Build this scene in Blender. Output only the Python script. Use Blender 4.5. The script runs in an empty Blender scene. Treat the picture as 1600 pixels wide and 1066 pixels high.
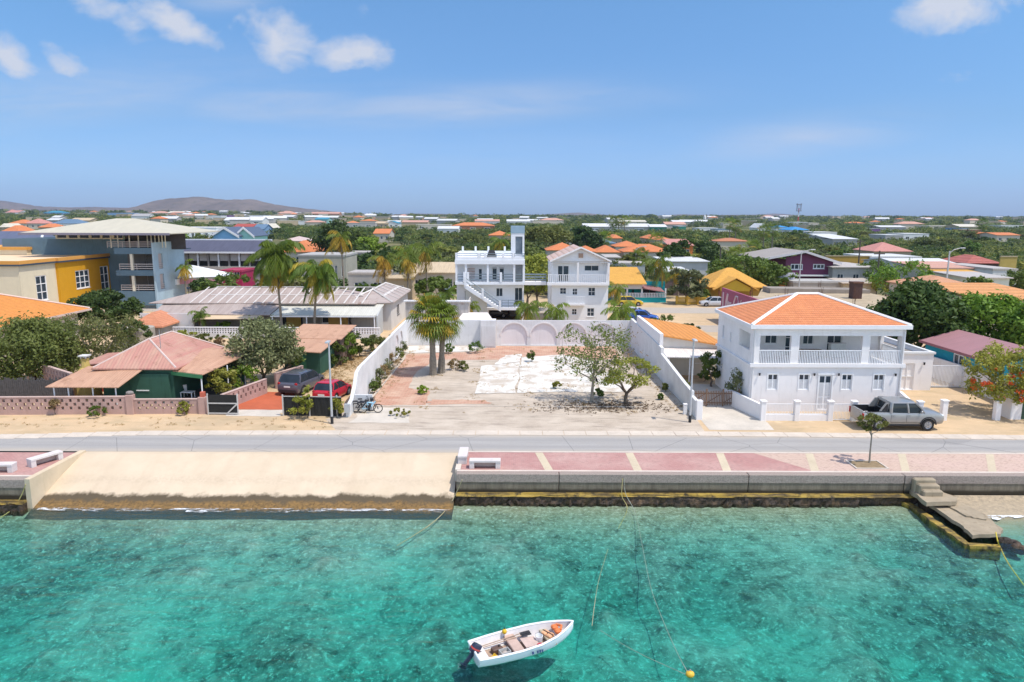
import bpy, bmesh, math, random
import numpy as np
from mathutils import Vector, Matrix

# ------------------------------------------------------------------ camera, sky, sun, exposure
SC = bpy.context.scene
F_PX, PITCH, CAM_H, ROLL = 1100.0, math.radians(9.95), 13.5, 0.0035
SUN_DIR = Vector((0.36, -0.20, 0.91)).normalized()
cam_d = bpy.data.cameras.new('camera'); cam = bpy.data.objects.new('camera', cam_d)
SC.collection.objects.link(cam); SC.camera = cam
cam_d.sensor_width = 36.0; cam_d.lens = 36.0 * F_PX / 1600.0
cam_d.clip_start = 0.5; cam_d.clip_end = 60000
cam.location = (0, 0, CAM_H)
cam.rotation_euler = (Matrix.Rotation(math.pi/2 - PITCH, 3, 'X') @ Matrix.Rotation(ROLL, 3, 'Z')).to_euler()
SC.view_settings.view_transform = 'Standard'; SC.view_settings.look = 'None'
SC.view_settings.gamma = 1.0; SC.view_settings.use_curve_mapping = False
SC.view_settings.exposure = 0.2
SC.cycles.max_bounces = 8; SC.cycles.transparent_max_bounces = 12
SC.cycles.volume_bounces = 0

def ray(px, py):
    u, v = px - 800, 533 - py
    u, v = (u*math.cos(ROLL) - v*math.sin(ROLL))/F_PX, (u*math.sin(ROLL) + v*math.cos(ROLL))/F_PX
    return Vector((u, math.cos(PITCH) + v*math.sin(PITCH), -math.sin(PITCH) + v*math.cos(PITCH)))
def gp(px, py, z=0.0):                       # sight line met with the level z
    d = ray(px, py); t = (z - CAM_H)/d.z; return Vector((d.x*t, d.y*t, z))
def at(px, py, Y):                           # sight line met with the distance Y
    d = ray(px, py); t = Y/d.y; return Vector((d.x*t, Y, CAM_H + d.z*t))
def proj(p):
    d = Vector(p) - Vector((0, 0, CAM_H))
    zc = d.y*math.cos(PITCH) - d.z*math.sin(PITCH); v = d.y*math.sin(PITCH) + d.z*math.cos(PITCH)
    return 800 + F_PX*d.x/zc, 533 - F_PX*v/zc + F_PX*d.x/zc*ROLL

W = bpy.data.worlds.new('World'); SC.world = W; W.use_nodes = True
def build_world():
    nt = W.node_tree; N = nt.nodes; L = nt.links; N.clear()
    out = N.new('ShaderNodeOutputWorld'); bg = N.new('ShaderNodeBackground')
    sky = N.new('ShaderNodeTexSky'); sky.sky_type = 'NISHITA'; sky.sun_disc = False
    sky.sun_elevation = math.asin(SUN_DIR.z); sky.sun_rotation = math.atan2(SUN_DIR.x, SUN_DIR.y)
    sky.altitude = 0; sky.air_density = 1.0; sky.dust_density = 0.6; sky.ozone_density = 2.0
    bg.inputs[1].default_value = 0.15
    def mth(op, a, b=None, c=None, clamp=False):
        n = N.new('ShaderNodeMath'); n.operation = op; n.use_clamp = clamp
        for i, x in enumerate((a, b, c)):
            if x is None: continue
            if isinstance(x, (int, float)): n.inputs[i].default_value = x
            else: L.new(x, n.inputs[i])
        return n.outputs[0]
    tc = N.new('ShaderNodeTexCoord'); sx = N.new('ShaderNodeSeparateXYZ'); L.new(tc.outputs['Generated'], sx.inputs[0])
    yy = mth('MAXIMUM', sx.outputs[1], 0.05)
    u = mth('DIVIDE', sx.outputs[0], yy); w = mth('DIVIDE', sx.outputs[2], yy)
    cv = N.new('ShaderNodeCombineXYZ'); L.new(u, cv.inputs[0]); L.new(w, cv.inputs[1])
    def noise(sc, det, rough, stretch):
        mp = N.new('ShaderNodeMapping'); mp.inputs['Scale'].default_value = stretch; L.new(cv.outputs[0], mp.inputs[0])
        n = N.new('ShaderNodeTexNoise'); n.inputs['Scale'].default_value = sc; n.inputs['Detail'].default_value = det
        n.inputs['Roughness'].default_value = rough; n.inputs['Distortion'].default_value = 0.4; L.new(mp.outputs[0], n.inputs[0]); return n.outputs[0]
    puff = noise(9, 8, 0.58, (1, 1.6, 1)); wisp = noise(6, 7, 0.62, (0.7, 4.5, 1))
    # cumulus puffs: direction (u, w), half sizes, tilt, strength
    puffs = [(262, 26, 110, 34, -0.5, .92), (165, 10, 80, 34, -0.3, .85), (105, 100, 50, 34, -0.5, .95), (15, 85, 52, 44, -0.5, 1.0),
             (440, 62, 78, 50, -0.3, 1.08), (530, 86, 95, 30, 0.0, 1.0), (1500, 12, 86, 46, 0.0, 1.25), (1497, 120, 46, 16, 0.0, .85), (566, 12, 22, 18, 0, .4)]
    wisps = [(440, 163, 130, 22, 0.0, .55), (720, 165, 240, 26, 0.05, .5), (120, 150, 260, 40, 0.1, .38), (1260, 215, 160, 26, 0.12, .42), (930, 145, 60, 8, .1, .35), (350, 5, 60, 14, 0, .4), (600, 250, 900, 60, 0, .12)]
    def mask(lst):
        tot = None
        for (px, py, sxp, syp, tilt, st) in lst:
            r = ray(px, py); cu, cw = r.x/r.y, r.z/r.y; su, sw = sxp/F_PX, syp/F_PX
            du = mth('SUBTRACT', u, cu); dw = mth('SUBTRACT', w, cw)
            dw = mth('SUBTRACT', dw, mth('MULTIPLY', du, tilt))
            a = mth('POWER', mth('ABSOLUTE', mth('DIVIDE', du, su)), 2.0); b = mth('POWER', mth('ABSOLUTE', mth('DIVIDE', dw, sw)), 2.0)
            g = mth('MULTIPLY', mth('EXPONENT', mth('MULTIPLY', mth('ADD', a, b), -0.9)), st)
            tot = g if tot is None else mth('MAXIMUM', tot, g)
        return tot
    mk = mask(puffs); fine_ = noise(26, 6, 0.6, (1, 1.5, 1))
    pm_ = mth('ADD', mth('MULTIPLY', mk, 1.25), mth('ADD', mth('MULTIPLY', mth('SUBTRACT', puff, 0.5), 2.3), mth('MULTIPLY', mth('SUBTRACT', fine_, 0.5), 0.8)))
    pm_ = mth('MULTIPLY', mth('SMOOTH_MAX', mth('SUBTRACT', pm_, 0.62), 0.0, 0.12), mth('MULTIPLY', mth('MINIMUM', mth('MULTIPLY', mk, 2.2), 1.0), 1.35), clamp=True)
    wm_ = mth('MULTIPLY', mask(wisps), mth('MULTIPLY', mth('SUBTRACT', wisp, 0.22), 2.6), clamp=True)
    cl = mth('MAXIMUM', mth('MINIMUM', pm_, 0.9), mth('MINIMUM', wm_, 0.55))
    # sky: nishita, tinted by height; unseen part above the view brightened as fill
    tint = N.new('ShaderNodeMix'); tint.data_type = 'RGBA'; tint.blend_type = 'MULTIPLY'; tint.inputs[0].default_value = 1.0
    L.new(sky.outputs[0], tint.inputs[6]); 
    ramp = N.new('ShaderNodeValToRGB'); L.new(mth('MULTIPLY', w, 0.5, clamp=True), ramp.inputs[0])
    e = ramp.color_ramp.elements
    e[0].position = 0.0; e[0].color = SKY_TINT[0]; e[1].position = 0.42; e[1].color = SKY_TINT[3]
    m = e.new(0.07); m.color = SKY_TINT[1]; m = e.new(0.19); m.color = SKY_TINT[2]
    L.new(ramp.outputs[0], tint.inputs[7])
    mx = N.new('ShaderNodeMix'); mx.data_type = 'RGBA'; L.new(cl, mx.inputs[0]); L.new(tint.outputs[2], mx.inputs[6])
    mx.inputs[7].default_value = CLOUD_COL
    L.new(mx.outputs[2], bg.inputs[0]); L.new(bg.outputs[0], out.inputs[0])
SKY_TINT = [(.42, .63, 1.10, 1), (.43, .62, .85, 1), (.57, .84, .98, 1), (1.65, 1.52, 1.44, 1)]   # horizon, mid, top of view, unseen sky overhead and behind, brightened as added fill
CLOUD_COL = (4.0, 4.2, 4.7, 1)
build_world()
sun_d = bpy.data.lights.new('sun', 'SUN'); sun = bpy.data.objects.new('sun', sun_d); SC.collection.objects.link(sun)
sun_d.energy = 3.6; sun_d.angle = math.radians(0.5); sun_d.color = (1.0, 0.95, 0.87)
sun.rotation_euler = SUN_DIR.to_track_quat('Z', 'Y').to_euler()
# ------------------------------------------------------------------ helpers
COL = SC.collection
R = math.radians
def T(x, y, z=0): return Matrix.Translation((x, y, z))
def RZ(a): return Matrix.Rotation(a, 4, 'Z')
class MB:
    """collects faces; build() links them as one mesh object"""
    def __init__(s, M=None): s.v = []; s.f = []; s.mi = []; s.M = M or Matrix(); s.k = 0
    def add(s, vs, fs):
        o = len(s.v); M = s.M
        s.v += [tuple(M @ Vector(p)) for p in vs]; s.f += [tuple(i + o for i in f) for f in fs]; s.mi += [s.k]*len(fs); return s
    def box(s, x0, x1, y0, y1, z0, z1):
        return s.add([(x0,y0,z0),(x1,y0,z0),(x1,y1,z0),(x0,y1,z0),(x0,y0,z1),(x1,y0,z1),(x1,y1,z1),(x0,y1,z1)],
                     [(0,3,2,1),(4,5,6,7),(0,1,5,4),(1,2,6,5),(2,3,7,6),(3,0,4,7)])
    def cbox(s, x0, x1, y0, y1, z0, z1, c=0.03):      # box with chamfered upright and top edges
        r = lambda d: [(x0+d+c,y0+d),(x1-d-c,y0+d),(x1-d,y0+d+c),(x1-d,y1-d-c),(x1-d-c,y1-d),(x0+d+c,y1-d),(x0+d,y1-d-c),(x0+d,y0+d+c)]
        return s.rings([[(a,b,z0) for a,b in r(0)], [(a,b,z1-c) for a,b in r(0)], [(a,b,z1) for a,b in r(c)]])
    def hexa(s, b, t): return s.add(list(b)+list(t), [(3,2,1,0),(4,5,6,7),(0,1,5,4),(1,2,6,5),(2,3,7,6),(3,0,4,7)])
    def quad(s, *p): return s.add(p, [tuple(range(len(p)))])
    def rings(s, rs, cap0=True, cap1=True, closed=True):
        n = len(rs[0]); vs = [p for r in rs for p in r]; fs = []
        for i in range(len(rs)-1):
            for j in range(n if closed else n-1):
                k = (j+1) % n; fs.append((i*n+j, i*n+k, (i+1)*n+k, (i+1)*n+j))
        if cap0: fs.append(tuple(range(n-1, -1, -1)))
        if cap1: fs.append(tuple((len(rs)-1)*n+j for j in range(n)))
        return s.add(vs, fs)
    def prism(s, poly, z0, z1): return s.rings([[(x,y,z0) for x,y in poly], [(x,y,z1) for x,y in poly]])
    def ext(s, poly, y0, y1): return s.rings([[(x,y0,z) for x,z in poly], [(x,y1,z) for x,z in poly]])   # poly in xz
    def slab(s, pts, t):                               # a sloping plate: top corners, thickness down
        n = len(pts); return s.rings([[(p[0],p[1],p[2]-t) for p in pts], [tuple(p) for p in pts]])
    def tube(s, pts, rad, n=6, cap=True):
        pts = [Vector(p) for p in pts]; rs = []
        if not hasattr(rad, '__len__'): rad = [rad]*len(pts)
        for i, p in enumerate(pts):
            d = (pts[min(i+1,len(pts)-1)] - pts[max(i-1,0)])
            d = d.normalized() if d.length > 1e-9 else Vector((0,0,1))
            a = d.cross(Vector((0,0,1))) if abs(d.z) < .95 else d.cross(Vector((0,1,0)))
            a.normalize(); b = d.cross(a)
            rs.append([tuple(p + (a*math.cos(2*math.pi*j/n) + b*math.sin(2*math.pi*j/n))*rad[i]) for j in range(n)])
        return s.rings(rs, cap, cap)
    def cyl(s, p, q, r0, r1=None, n=10): return s.tube([p, q], [r0, r0 if r1 is None else r1], n)
    def ell(s, c, r, n=8, m=6):
        c = Vector(c); rs = []
        for i in range(m+1):
            t = math.pi*(0.02+0.96*i/m); rs.append([(c.x+r[0]*math.sin(t)*math.cos(2*math.pi*j/n), c.y+r[1]*math.sin(t)*math.sin(2*math.pi*j/n), c.z-r[2]*math.cos(t)) for j in range(n)])
        return s.rings(rs)
    def build(s, name, mats, parent=None, smooth=0):
        me = bpy.data.meshes.new(name); me.from_pydata(s.v, [], s.f)
        mats = mats if isinstance(mats, (list, tuple)) else [mats]
        for m in mats: me.materials.append(m)
        if len(mats) > 1: me.polygons.foreach_set('material_index', s.mi)
        bm = bmesh.new(); bm.from_mesh(me); bmesh.ops.recalc_face_normals(bm, faces=bm.faces); bm.to_mesh(me); bm.free()
        if smooth:
            me.polygons.foreach_set('use_smooth', [True]*len(me.polygons)); me.set_sharp_from_angle(angle=R(smooth))
        o = bpy.data.objects.new(name, me); COL.objects.link(o)
        if parent is not None: o.parent = parent
        return o
def np_obj(name, V, Fq, mats, parent=None, mi=None, nrm=None):     # numpy quads -> mesh object
    me = bpy.data.meshes.new(name); n = len(V); m = len(Fq); k = Fq.shape[1]
    me.vertices.add(n); me.vertices.foreach_set('co', np.asarray(V, np.float32).ravel())
    me.loops.add(m*k); me.loops.foreach_set('vertex_index', np.asarray(Fq, np.int32).ravel())
    me.polygons.add(m); me.polygons.foreach_set('loop_start', np.arange(0, m*k, k, dtype=np.int32))
    me.polygons.foreach_set('loop_total', np.full(m, k, np.int32))
    for x in (mats if isinstance(mats, (list, tuple)) else [mats]): me.materials.append(x)
    if mi is not None: me.polygons.foreach_set('material_index', np.asarray(mi, np.int32))
    me.update(calc_edges=True); me.validate()
    o = bpy.data.objects.new(name, me); COL.objects.link(o)
    if parent is not None: o.parent = parent
    return o
def thing(name, label, cat, loc=(0,0,0), rotz=0.0, group=None):
    o = bpy.data.objects.new(name, None); COL.objects.link(o); o.empty_display_size = 0.3
    o.location = loc; o.rotation_euler = (0, 0, rotz); o['label'] = label; o['category'] = cat
    if group: o['group'] = group
    return o
def tag(o, label=None, cat=None, group=None, kind=None):
    for k, v in (('label', label), ('category', cat), ('group', group), ('kind', kind)):
        if v: o[k] = v
    return o
def struct(mb, name, mats, smooth=0): return tag(mb.build(name, mats, None, smooth), kind='structure')
def dup(root, loc, rotz, label=None, scale=None, group=None):
    r = root.copy(); COL.objects.link(r); r.location = loc; r.rotation_euler = (0, 0, rotz)
    if scale is not None: r.scale = scale if hasattr(scale, '__len__') else (scale,)*3
    if label: r['label'] = label
    if group: r['group'] = group
    for ch in list(root.children):
        c = ch.copy(); COL.objects.link(c); c.parent = r
        for g in ch.children:
            d = g.copy(); COL.objects.link(d); d.parent = c
    return r

# ------------------------------------------------------------------ materials
class Mat:
    def __init__(s, name):
        s.m = bpy.data.materials.new(name); s.m.use_nodes = True; s.nt = s.m.node_tree; s.N = s.nt.nodes; s.L = s.nt.links
        s.b = s.N['Principled BSDF']; s.tc = s.N.new('ShaderNodeTexCoord'); s.geo = s.N.new('ShaderNodeNewGeometry')
    def obj(s, scale=(1,1,1), world=False, rot=(0,0,0)):
        mp = s.N.new('ShaderNodeMapping'); mp.inputs['Scale'].default_value = scale; mp.inputs['Rotation'].default_value = rot
        s.L.new(s.geo.outputs['Position'] if world else s.tc.outputs['Object'], mp.inputs[0]); return mp.outputs[0]
    def noise(s, vec, sc, det=4, rough=.55, dist=0):
        n = s.N.new('ShaderNodeTexNoise'); s.L.new(vec, n.inputs[0])
        n.inputs['Scale'].default_value = sc; n.inputs['Detail'].default_value = det; n.inputs['Roughness'].default_value = rough; n.inputs['Distortion'].default_value = dist
        return n.outputs[0]
    def voro(s, vec, sc, feat='F1', out=0, rnd=1.0):
        n = s.N.new('ShaderNodeTexVoronoi'); n.feature = feat; s.L.new(vec, n.inputs[0]); n.inputs['Scale'].default_value = sc; n.inputs['Randomness'].default_value = rnd
        return n.outputs[out]
    def wave(s, vec, sc, axis='X', prof='SIN', dist=0):
        n = s.N.new('ShaderNodeTexWave'); n.bands_direction = axis; n.wave_profile = prof; s.L.new(vec, n.inputs[0])
        n.inputs['Scale'].default_value = sc; n.inputs['Distortion'].default_value = dist; n.inputs['Detail Scale'].default_value = 1.5; return n.outputs[1]
    def brick(s, vec, c1, c2, cm, sc, w=.5, h=.25, mort=.02):
        n = s.N.new('ShaderNodeTexBrick'); s.L.new(vec, n.inputs[0])
        for i, c in ((1, c1), (2, c2), (3, cm)): n.inputs[i].default_value = (*c, 1)
        n.inputs['Scale'].default_value = sc; n.inputs['Mortar Size'].default_value = mort
        n.inputs['Brick Width'].default_value = w; n.inputs['Row Height'].default_value = h; return n.outputs[0]
    def sep(s, vec):
        n = s.N.new('ShaderNodeSeparateXYZ'); s.L.new(vec, n.inputs[0]); return n.outputs
    def math(s, op, a, b=None, clamp=False):
        n = s.N.new('ShaderNodeMath'); n.operation = op; n.use_clamp = clamp
        for i, x in enumerate((a, b)):
            if x is None: continue
            if isinstance(x, (int, float)): n.inputs[i].default_value = x
            else: s.L.new(x, n.inputs[i])
        return n.outputs[0]
    def rng(s, v, a, b, c=0., d=1., smooth=False):
        n = s.N.new('ShaderNodeMapRange'); n.clamp = True
        if smooth: n.interpolation_type = 'SMOOTHSTEP'
        for i, x in enumerate((a, b, c, d)): n.inputs[i+1].default_value = x
        s.L.new(v, n.inputs[0]); return n.outputs[0]
    def mix(s, f, a, b, mode='MIX'):
        n = s.N.new('ShaderNodeMix'); n.data_type = 'RGBA'; n.blend_type = mode; n.clamp_result = False
        for i, x in ((0, f), (6, a), (7, b)):
            if isinstance(x, (int, float)): n.inputs[i].default_value = x
            elif isinstance(x, tuple): n.inputs[i].default_value = (*x[:3], 1)
            else: s.L.new(x, n.inputs[i])
        return n.outputs[2]
    def bump(s, h, strength=.3, dist=.02):
        n = s.N.new('ShaderNodeBump'); n.inputs['Strength'].default_value = strength; n.inputs['Distance'].default_value = dist
        s.L.new(h, n.inputs['Height']); s.L.new(n.outputs[0], s.b.inputs['Normal']); return n
    def set(s, col=None, rough=.7, spec=.3, metal=0.):
        if col is not None:
            if isinstance(col, tuple): s.b.inputs['Base Color'].default_value = (*col, 1)
            else: s.L.new(col, s.b.inputs['Base Color'])
        if isinstance(rough, (int, float)): s.b.inputs['Roughness'].default_value = rough
        else: s.L.new(rough, s.b.inputs['Roughness'])
        s.b.inputs['Specular IOR Level'].default_value = spec; s.b.inputs['Metallic'].default_value = metal
        return s.m
def mul(c, k): return tuple(min(1., x*k) for x in c)
_pc = {}
def plaster(c, dirt=.16, name='painted_plaster'):
    k = ('p', c, dirt)
    if k in _pc: return _pc[k]
    m = Mat(name); o = m.obj()
    n1 = m.noise(o, .7, 5, .6); n2 = m.noise(m.obj((2.5, 2.5, .25)), 1.6, 4, .65); n3 = m.noise(o, 30, 3)
    col = m.mix(m.rng(n1, .3, .75), c, mul(c, 1-dirt))
    col = m.mix(m.math('MULTIPLY', m.rng(n2, .55, .8), dirt*2.6, True), col, (c[0]*.55, c[1]*.52, c[2]*.47))
    m.bump(n3, .25, .01); _pc[k] = m.set(col, .82, .25); return _pc[k]
def simple(c, rough=.5, var=.15, metal=0., spec=.4, sc=3., bump=0., name='painted_surface'):
    k = ('s', c, rough, var, metal, spec, sc, bump)
    if k in _pc: return _pc[k]
    m = Mat(name); n = m.noise(m.obj(), sc, 5, .6)
    col = m.mix(m.rng(n, .3, .72), mul(c, 1+var*.4), mul(c, 1-var))
    if bump: m.bump(m.noise(m.obj(), sc*12, 4), bump, .02)
    _pc[k] = m.set(col, rough, spec, metal); return _pc[k]
def sheet_roof(c, axis='X', pitch=.18, c2=None, rough=.6, rust=.0, name='sheet_roof'):
    k = ('sr', c, axis, pitch, c2, rust)
    if k in _pc: return _pc[k]
    m = Mat(name); o = m.obj(); c2 = c2 or mul(c, .72)
    st = (.25, 2.2, 1) if axis == 'Y' else (2.2, .25, .6)
    n = m.noise(m.obj(st), 1.1, 6, .65); n2 = m.noise(o, .5, 4, .6)
    col = m.mix(m.rng(n, .35, .7), c, c2); col = m.mix(m.rng(n2, .4, .75, 0, .6), col, mul(c, .86))
    if rust: col = m.mix(m.rng(m.noise(o, .9, 6, .7), .62-rust*.2, .72, 0, .85), col, (.22, .1, .05))
    m.bump(m.wave(o, .314/pitch, axis), .5, .03)
    _pc[k] = m.set(col, rough, .35); return _pc[k]
def tile_roof(c, row=.3, name='clay_tile_roof', c2=None):
    k = ('tr', c, row, c2)
    if k in _pc: return _pc[k]
    m = Mat(name); o = m.obj(); sp = m.sep(o)
    wob = m.math('MULTIPLY', m.math('SUBTRACT', m.noise(o, 2.5, 2), .5), row*.25); fr = m.math('FRACT', m.math('DIVIDE', m.math('ADD', sp[2], wob), row))
    n = m.noise(o, 1.3, 5, .65); n2 = m.noise(m.obj((3.2, 3.2, 9)), 1.7, 2, .5); n3 = m.voro(m.obj((3.5, 3.5, 1/row)), 1.0, out=1)
    col = m.mix(m.rng(n, .3, .7), c, c2 or (c[0]*.8, c[1]*.72, c[2]*.75))
    col = m.mix(m.rng(n2, .35, .7, 0, .5), col, (min(1, c[0]*1.15), c[1]*1.3, c[2]*1.7))
    n3s = m.N.new('ShaderNodeRGBToBW'); m.L.new(n3, n3s.inputs[0])
    col = m.mix(m.rng(n3s.outputs[0], .2, .8, 0, .35), col, mul(c, .68))
    col = m.mix(m.rng(fr, .0, .42, .62, 0), col, mul(c, .52)); col = m.mix(m.rng(fr, .55, 1, 0, .22), col, (min(1, c[0]*1.2), c[1]*1.5, c[2]*2.2))
    m.bump(m.math('ADD', m.math('MULTIPLY', fr, -1.), m.math('MULTIPLY', m.wave(o, 2.0, 'X'), .3)), .9, .05)
    _pc[k] = m.set(col, .75, .25); return _pc[k]
def leaf_mat(name, c1, c2, trans=.3, sc=1.1):
    m = Mat(name); o = m.obj(); oi = m.N.new('ShaderNodeObjectInfo')
    n = m.noise(o, sc, 3, .6); n2 = m.noise(o, 9, 2, .5)
    col = m.mix(m.rng(n, .32, .68), c1, c2)
    col = m.mix(m.rng(n2, .4, .75, 0, .45), col, (c2[0]*1.35, c2[1]*1.25, c2[2]*.8))
    hs = m.N.new('ShaderNodeHueSaturation'); m.L.new(m.rng(oi.outputs['Random'], 0, 1, .482, .515), hs.inputs['Hue'])
    m.L.new(m.rng(m.math('FRACT', m.math('MULTIPLY', oi.outputs['Random'], 7.3)), 0, 1, .78, 1.22), hs.inputs['Value'])
    m.L.new(col, hs.inputs['Color']); hs.inputs['Saturation'].default_value = 1.0
    m.set(hs.outputs[0], .55, .3)
    tr = m.N.new('ShaderNodeBsdfTranslucent'); m.L.new(hs.outputs[0], tr.inputs[0])
    mx = m.N.new('ShaderNodeMixShader'); mx.inputs[0].default_value = trans
    m.L.new(m.b.outputs[0], mx.inputs[1]); m.L.new(tr.outputs[0], mx.inputs[2]); m.L.new(mx.outputs[0], m.N['Material Output'].inputs[0])
    return m.m
def glass_mat(c=(.025, .035, .045)):
    k = ('g', c)
    if k in _pc: return _pc[k]
    m = Mat('window_glass'); n = m.noise(m.obj(), .9, 2); _pc[k] = m.set(m.mix(m.rng(n, .3, .7), c, mul(c, 2.2)), .12, .5); return _pc[k]
WHITE = (.83, .80, .785); OFFW = (.74, .72, .68)
white = plaster(WHITE, .07); offwhite = plaster(OFFW, .14); wframe = simple((.82, .82, .82), .45, .06)
glass = glass_mat(); dark = simple((.025, .025, .028), .6, .2); blackm = simple((.02, .02, .022), .5, .2)
steel = simple((.42, .43, .44), .4, .15, .6); galv = simple((.5, .51, .52), .5, .12, .3)
bark = simple((.16, .12, .09), .9, .35, sc=8, bump=.6, name='bark'); palebark = simple((.3, .26, .21), .9, .3, sc=7, bump=.5, name='bark')
palmbark = None
# ------------------------------------------------------------------ building helpers
def M_front(x, y, z=0): return T(x, y, z)
def M_right(x, y, z=0): return Matrix(((0,-1,0,x),(1,0,0,y),(0,0,1,z),(0,0,0,1)))     # face looks to +x, u runs to +y
def M_left(x, y, z=0): return Matrix(((0,1,0,x),(-1,0,0,y),(0,0,1,z),(0,0,0,1)))      # face looks to -x, u runs to -y
def M_back(x, y, z=0): return Matrix(((-1,0,0,x),(0,-1,0,y),(0,0,1,z),(0,0,0,1)))
def panel(mb, M, w, z0, z1, ops=(), t=.2, u0=0.):
    """a wall panel in facade coordinates with real openings (ua, ub, za, zb)"""
    old = mb.M; mb.M = old @ M
    us = sorted({u0, u0+w, *[a for o in ops for a in o[:2]]}); us = [u for u in us if u0-1e-6 <= u <= u0+w+1e-6]
    for a, b in zip(us[:-1], us[1:]):
        mid = (a+b)/2; cur = z0
        for o in sorted([o for o in ops if o[0] < mid < o[1]], key=lambda o: o[2]):
            if o[2] > cur + 1e-4: mb.box(a, b, 0, t, cur, o[2])
            cur = max(cur, o[3])
        if cur < z1 - 1e-4: mb.box(a, b, 0, t, cur, z1)
    mb.M = old; return mb
def window(parent, M, u, z, w, h, nx=2, nz=1, fm=None, gm=None, name='window', sill=True, bar=.05, depth=.1, part='pane'):
    fm = fm or wframe; gm = gm or glass; mb = MB(M); y0, y1 = depth-.05, depth+.03
    mb.box(u, u+bar, y0, y1, z, z+h); mb.box(u+w-bar, u+w, y0, y1, z, z+h)
    mb.box(u+bar, u+w-bar, y0, y1, z, z+bar); mb.box(u+bar, u+w-bar, y0, y1, z+h-bar, z+h)
    for i in range(1, nx): c = u + w*i/nx; mb.box(c-bar*.4, c+bar*.4, y0+.006, y1-.006, z+bar, z+h-bar)
    for i in range(1, nz): c = z + h*i/nz; mb.box(u+bar, u+w-bar, y0+.012, y1-.012, c-bar*.4, c+bar*.4)
    if sill: mb.box(u-.06, u+w+.06, -.05, y0-.004, z-.07, z-.002)
    o = mb.build(name, fm, parent)
    g = MB(M); g.box(u+bar*.5, u+w-bar*.5, y1-.004, y1+.012, z+bar*.5, z+h-bar*.5); g.build(part, gm, o)
    return o
def win_hole(u, z, w, h): return (u, u+w, z, z+h)
def hip(mb, x0, x1, y0, y1, z0, rise, ridge=None, axis='x', t=.14, off=0.):
    """closed hipped roof; ridge = inset of the ridge ends"""
    if axis == 'x':
        cy = (y0+y1)/2; r = ridge if ridge is not None else (y1-y0)/2; a, b = (x0+r, cy, z0+rise), (x1-r, cy, z0+rise)
        fs = [(0,1,5,4),(1,2,5),(2,3,4,5),(3,0,4)]
    else:
        cx = (x0+x1)/2; r = ridge if ridge is not None else (x1-x0)/2; a, b = (cx, y0+r, z0+rise), (cx, y1-r, z0+rise)
        fs = [(0,1,4),(1,2,5,4),(2,3,5),(3,0,4,5)]
    vs = [(x0,y0,z0),(x1,y0,z0),(x1,y1,z0),(x0,y1,z0), a, b, (x0,y0,z0-t),(x1,y0,z0-t),(x1,y1,z0-t),(x0,y1,z0-t)]
    return mb.add(vs, fs + [(6,7,1,0),(7,8,2,1),(8,9,3,2),(9,6,0,3),(9,8,7,6)])
def gable(mb, x0, x1, y0, y1, z0, rise, axis='x', t=.14):
    if axis == 'x':     # ridge along x
        c = (y0+y1)/2
        mb.slab([(x0,y0,z0),(x1,y0,z0),(x1,c,z0+rise),(x0,c,z0+rise)], t); mb.slab([(x0,c,z0+rise),(x1,c,z0+rise),(x1,y1,z0),(x0,y1,z0)], t)
    else:
        c = (x0+x1)/2
        mb.slab([(x0,y0,z0),(c,y0,z0+rise),(c,y1,z0+rise),(x0,y1,z0)], t); mb.slab([(c,y0,z0+rise),(x1,y0,z0),(x1,y1,z0),(c,y1,z0+rise)], t)
    return mb
def balustrade(parent, M, u0, u1, z0, h, n, mat, name='balustrade', bar=.035, rail=.06, th=.07):
    mb = MB(M); mb.box(u0, u1, 0, th, z0+h-rail, z0+h); mb.box(u0, u1, 0.004, th-.004, z0, z0+rail*.8)
    for i in range(n): c = u0 + (u1-u0)*(i+.5)/n; mb.box(c-bar/2, c+bar/2, .012, th-.012, z0+rail*.8, z0+h-rail)
    return mb.build(name, mat, parent)
def rails(parent, M, u0, u1, z0, h, n, mat, posts=2, name='railing', r=.035):
    mb = MB(M)
    for i in range(n): z = z0 + h*(i+1)/n - .05; mb.box(u0, u1, 0, .05, z-r, z+r)
    for i in range(posts): c = u0 + (u1-u0)*i/max(1, posts-1); mb.box(c-.03, c+.03, .055, .1, z0, z0+h)
    return mb.build(name, mat, parent)
# ------------------------------------------------------------------ setting: ground, road, quay, water, hills
rng0 = np.random.default_rng(7)
QY, WZ, PZ = 35.65, -1.5, 0.06
def sand_mat():
    m = Mat('sandy_ground'); o = m.obj(world=True); sp = m.sep(o)
    n = m.noise(o, .16, 6, .62); n2 = m.noise(o, 1.1, 5, .65); n3 = m.noise(m.obj((1, 3, 1), True), .35, 5, .6); n4 = m.noise(o, 14, 4, .6)
    c = m.mix(m.rng(n, .38, .66), (.60, .43, .26), (.47, .35, .22))
    c = m.mix(m.rng(n3, .5, .72, 0, .75), c, (.37, .29, .17)); c = m.mix(m.rng(n2, .56, .74, 0, .6), c, (.68, .54, .36))
    c = m.mix(m.rng(n4, .55, .8, 0, .35), c, (.3, .23, .14))
    scrub = m.mix(m.rng(m.noise(o, .022, 6, .65), .38, .6), (.19, .17, .08), (.075, .095, .035))
    far = m.rng(sp[1], 112, 135, smooth=True)
    c = m.mix(far, c, scrub); m.bump(m.math('ADD', n4, n2), .5, .04); return m.set(c, .95, .1)
M_sand = sand_mat()
def gz(x, y):                                  # the land rises gently inland, more to the left below the hill
    t = max(0., min(1., (y-260)/1500)); t2 = max(0., min(1., (y-420)/1500))
    lf = max(0., min(1., (-x/max(y, 1)-.12)/.25)); return 14*t**.9 + 8*t2*lf
_ys = [39.3, 120, 260, 330, 420, 520, 640, 800, 1000, 1250, 1500, 1760, 2100, 2600, 3400, 4500, 6400]; _us = [-1.2+.1*i for i in range(25)]
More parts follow.
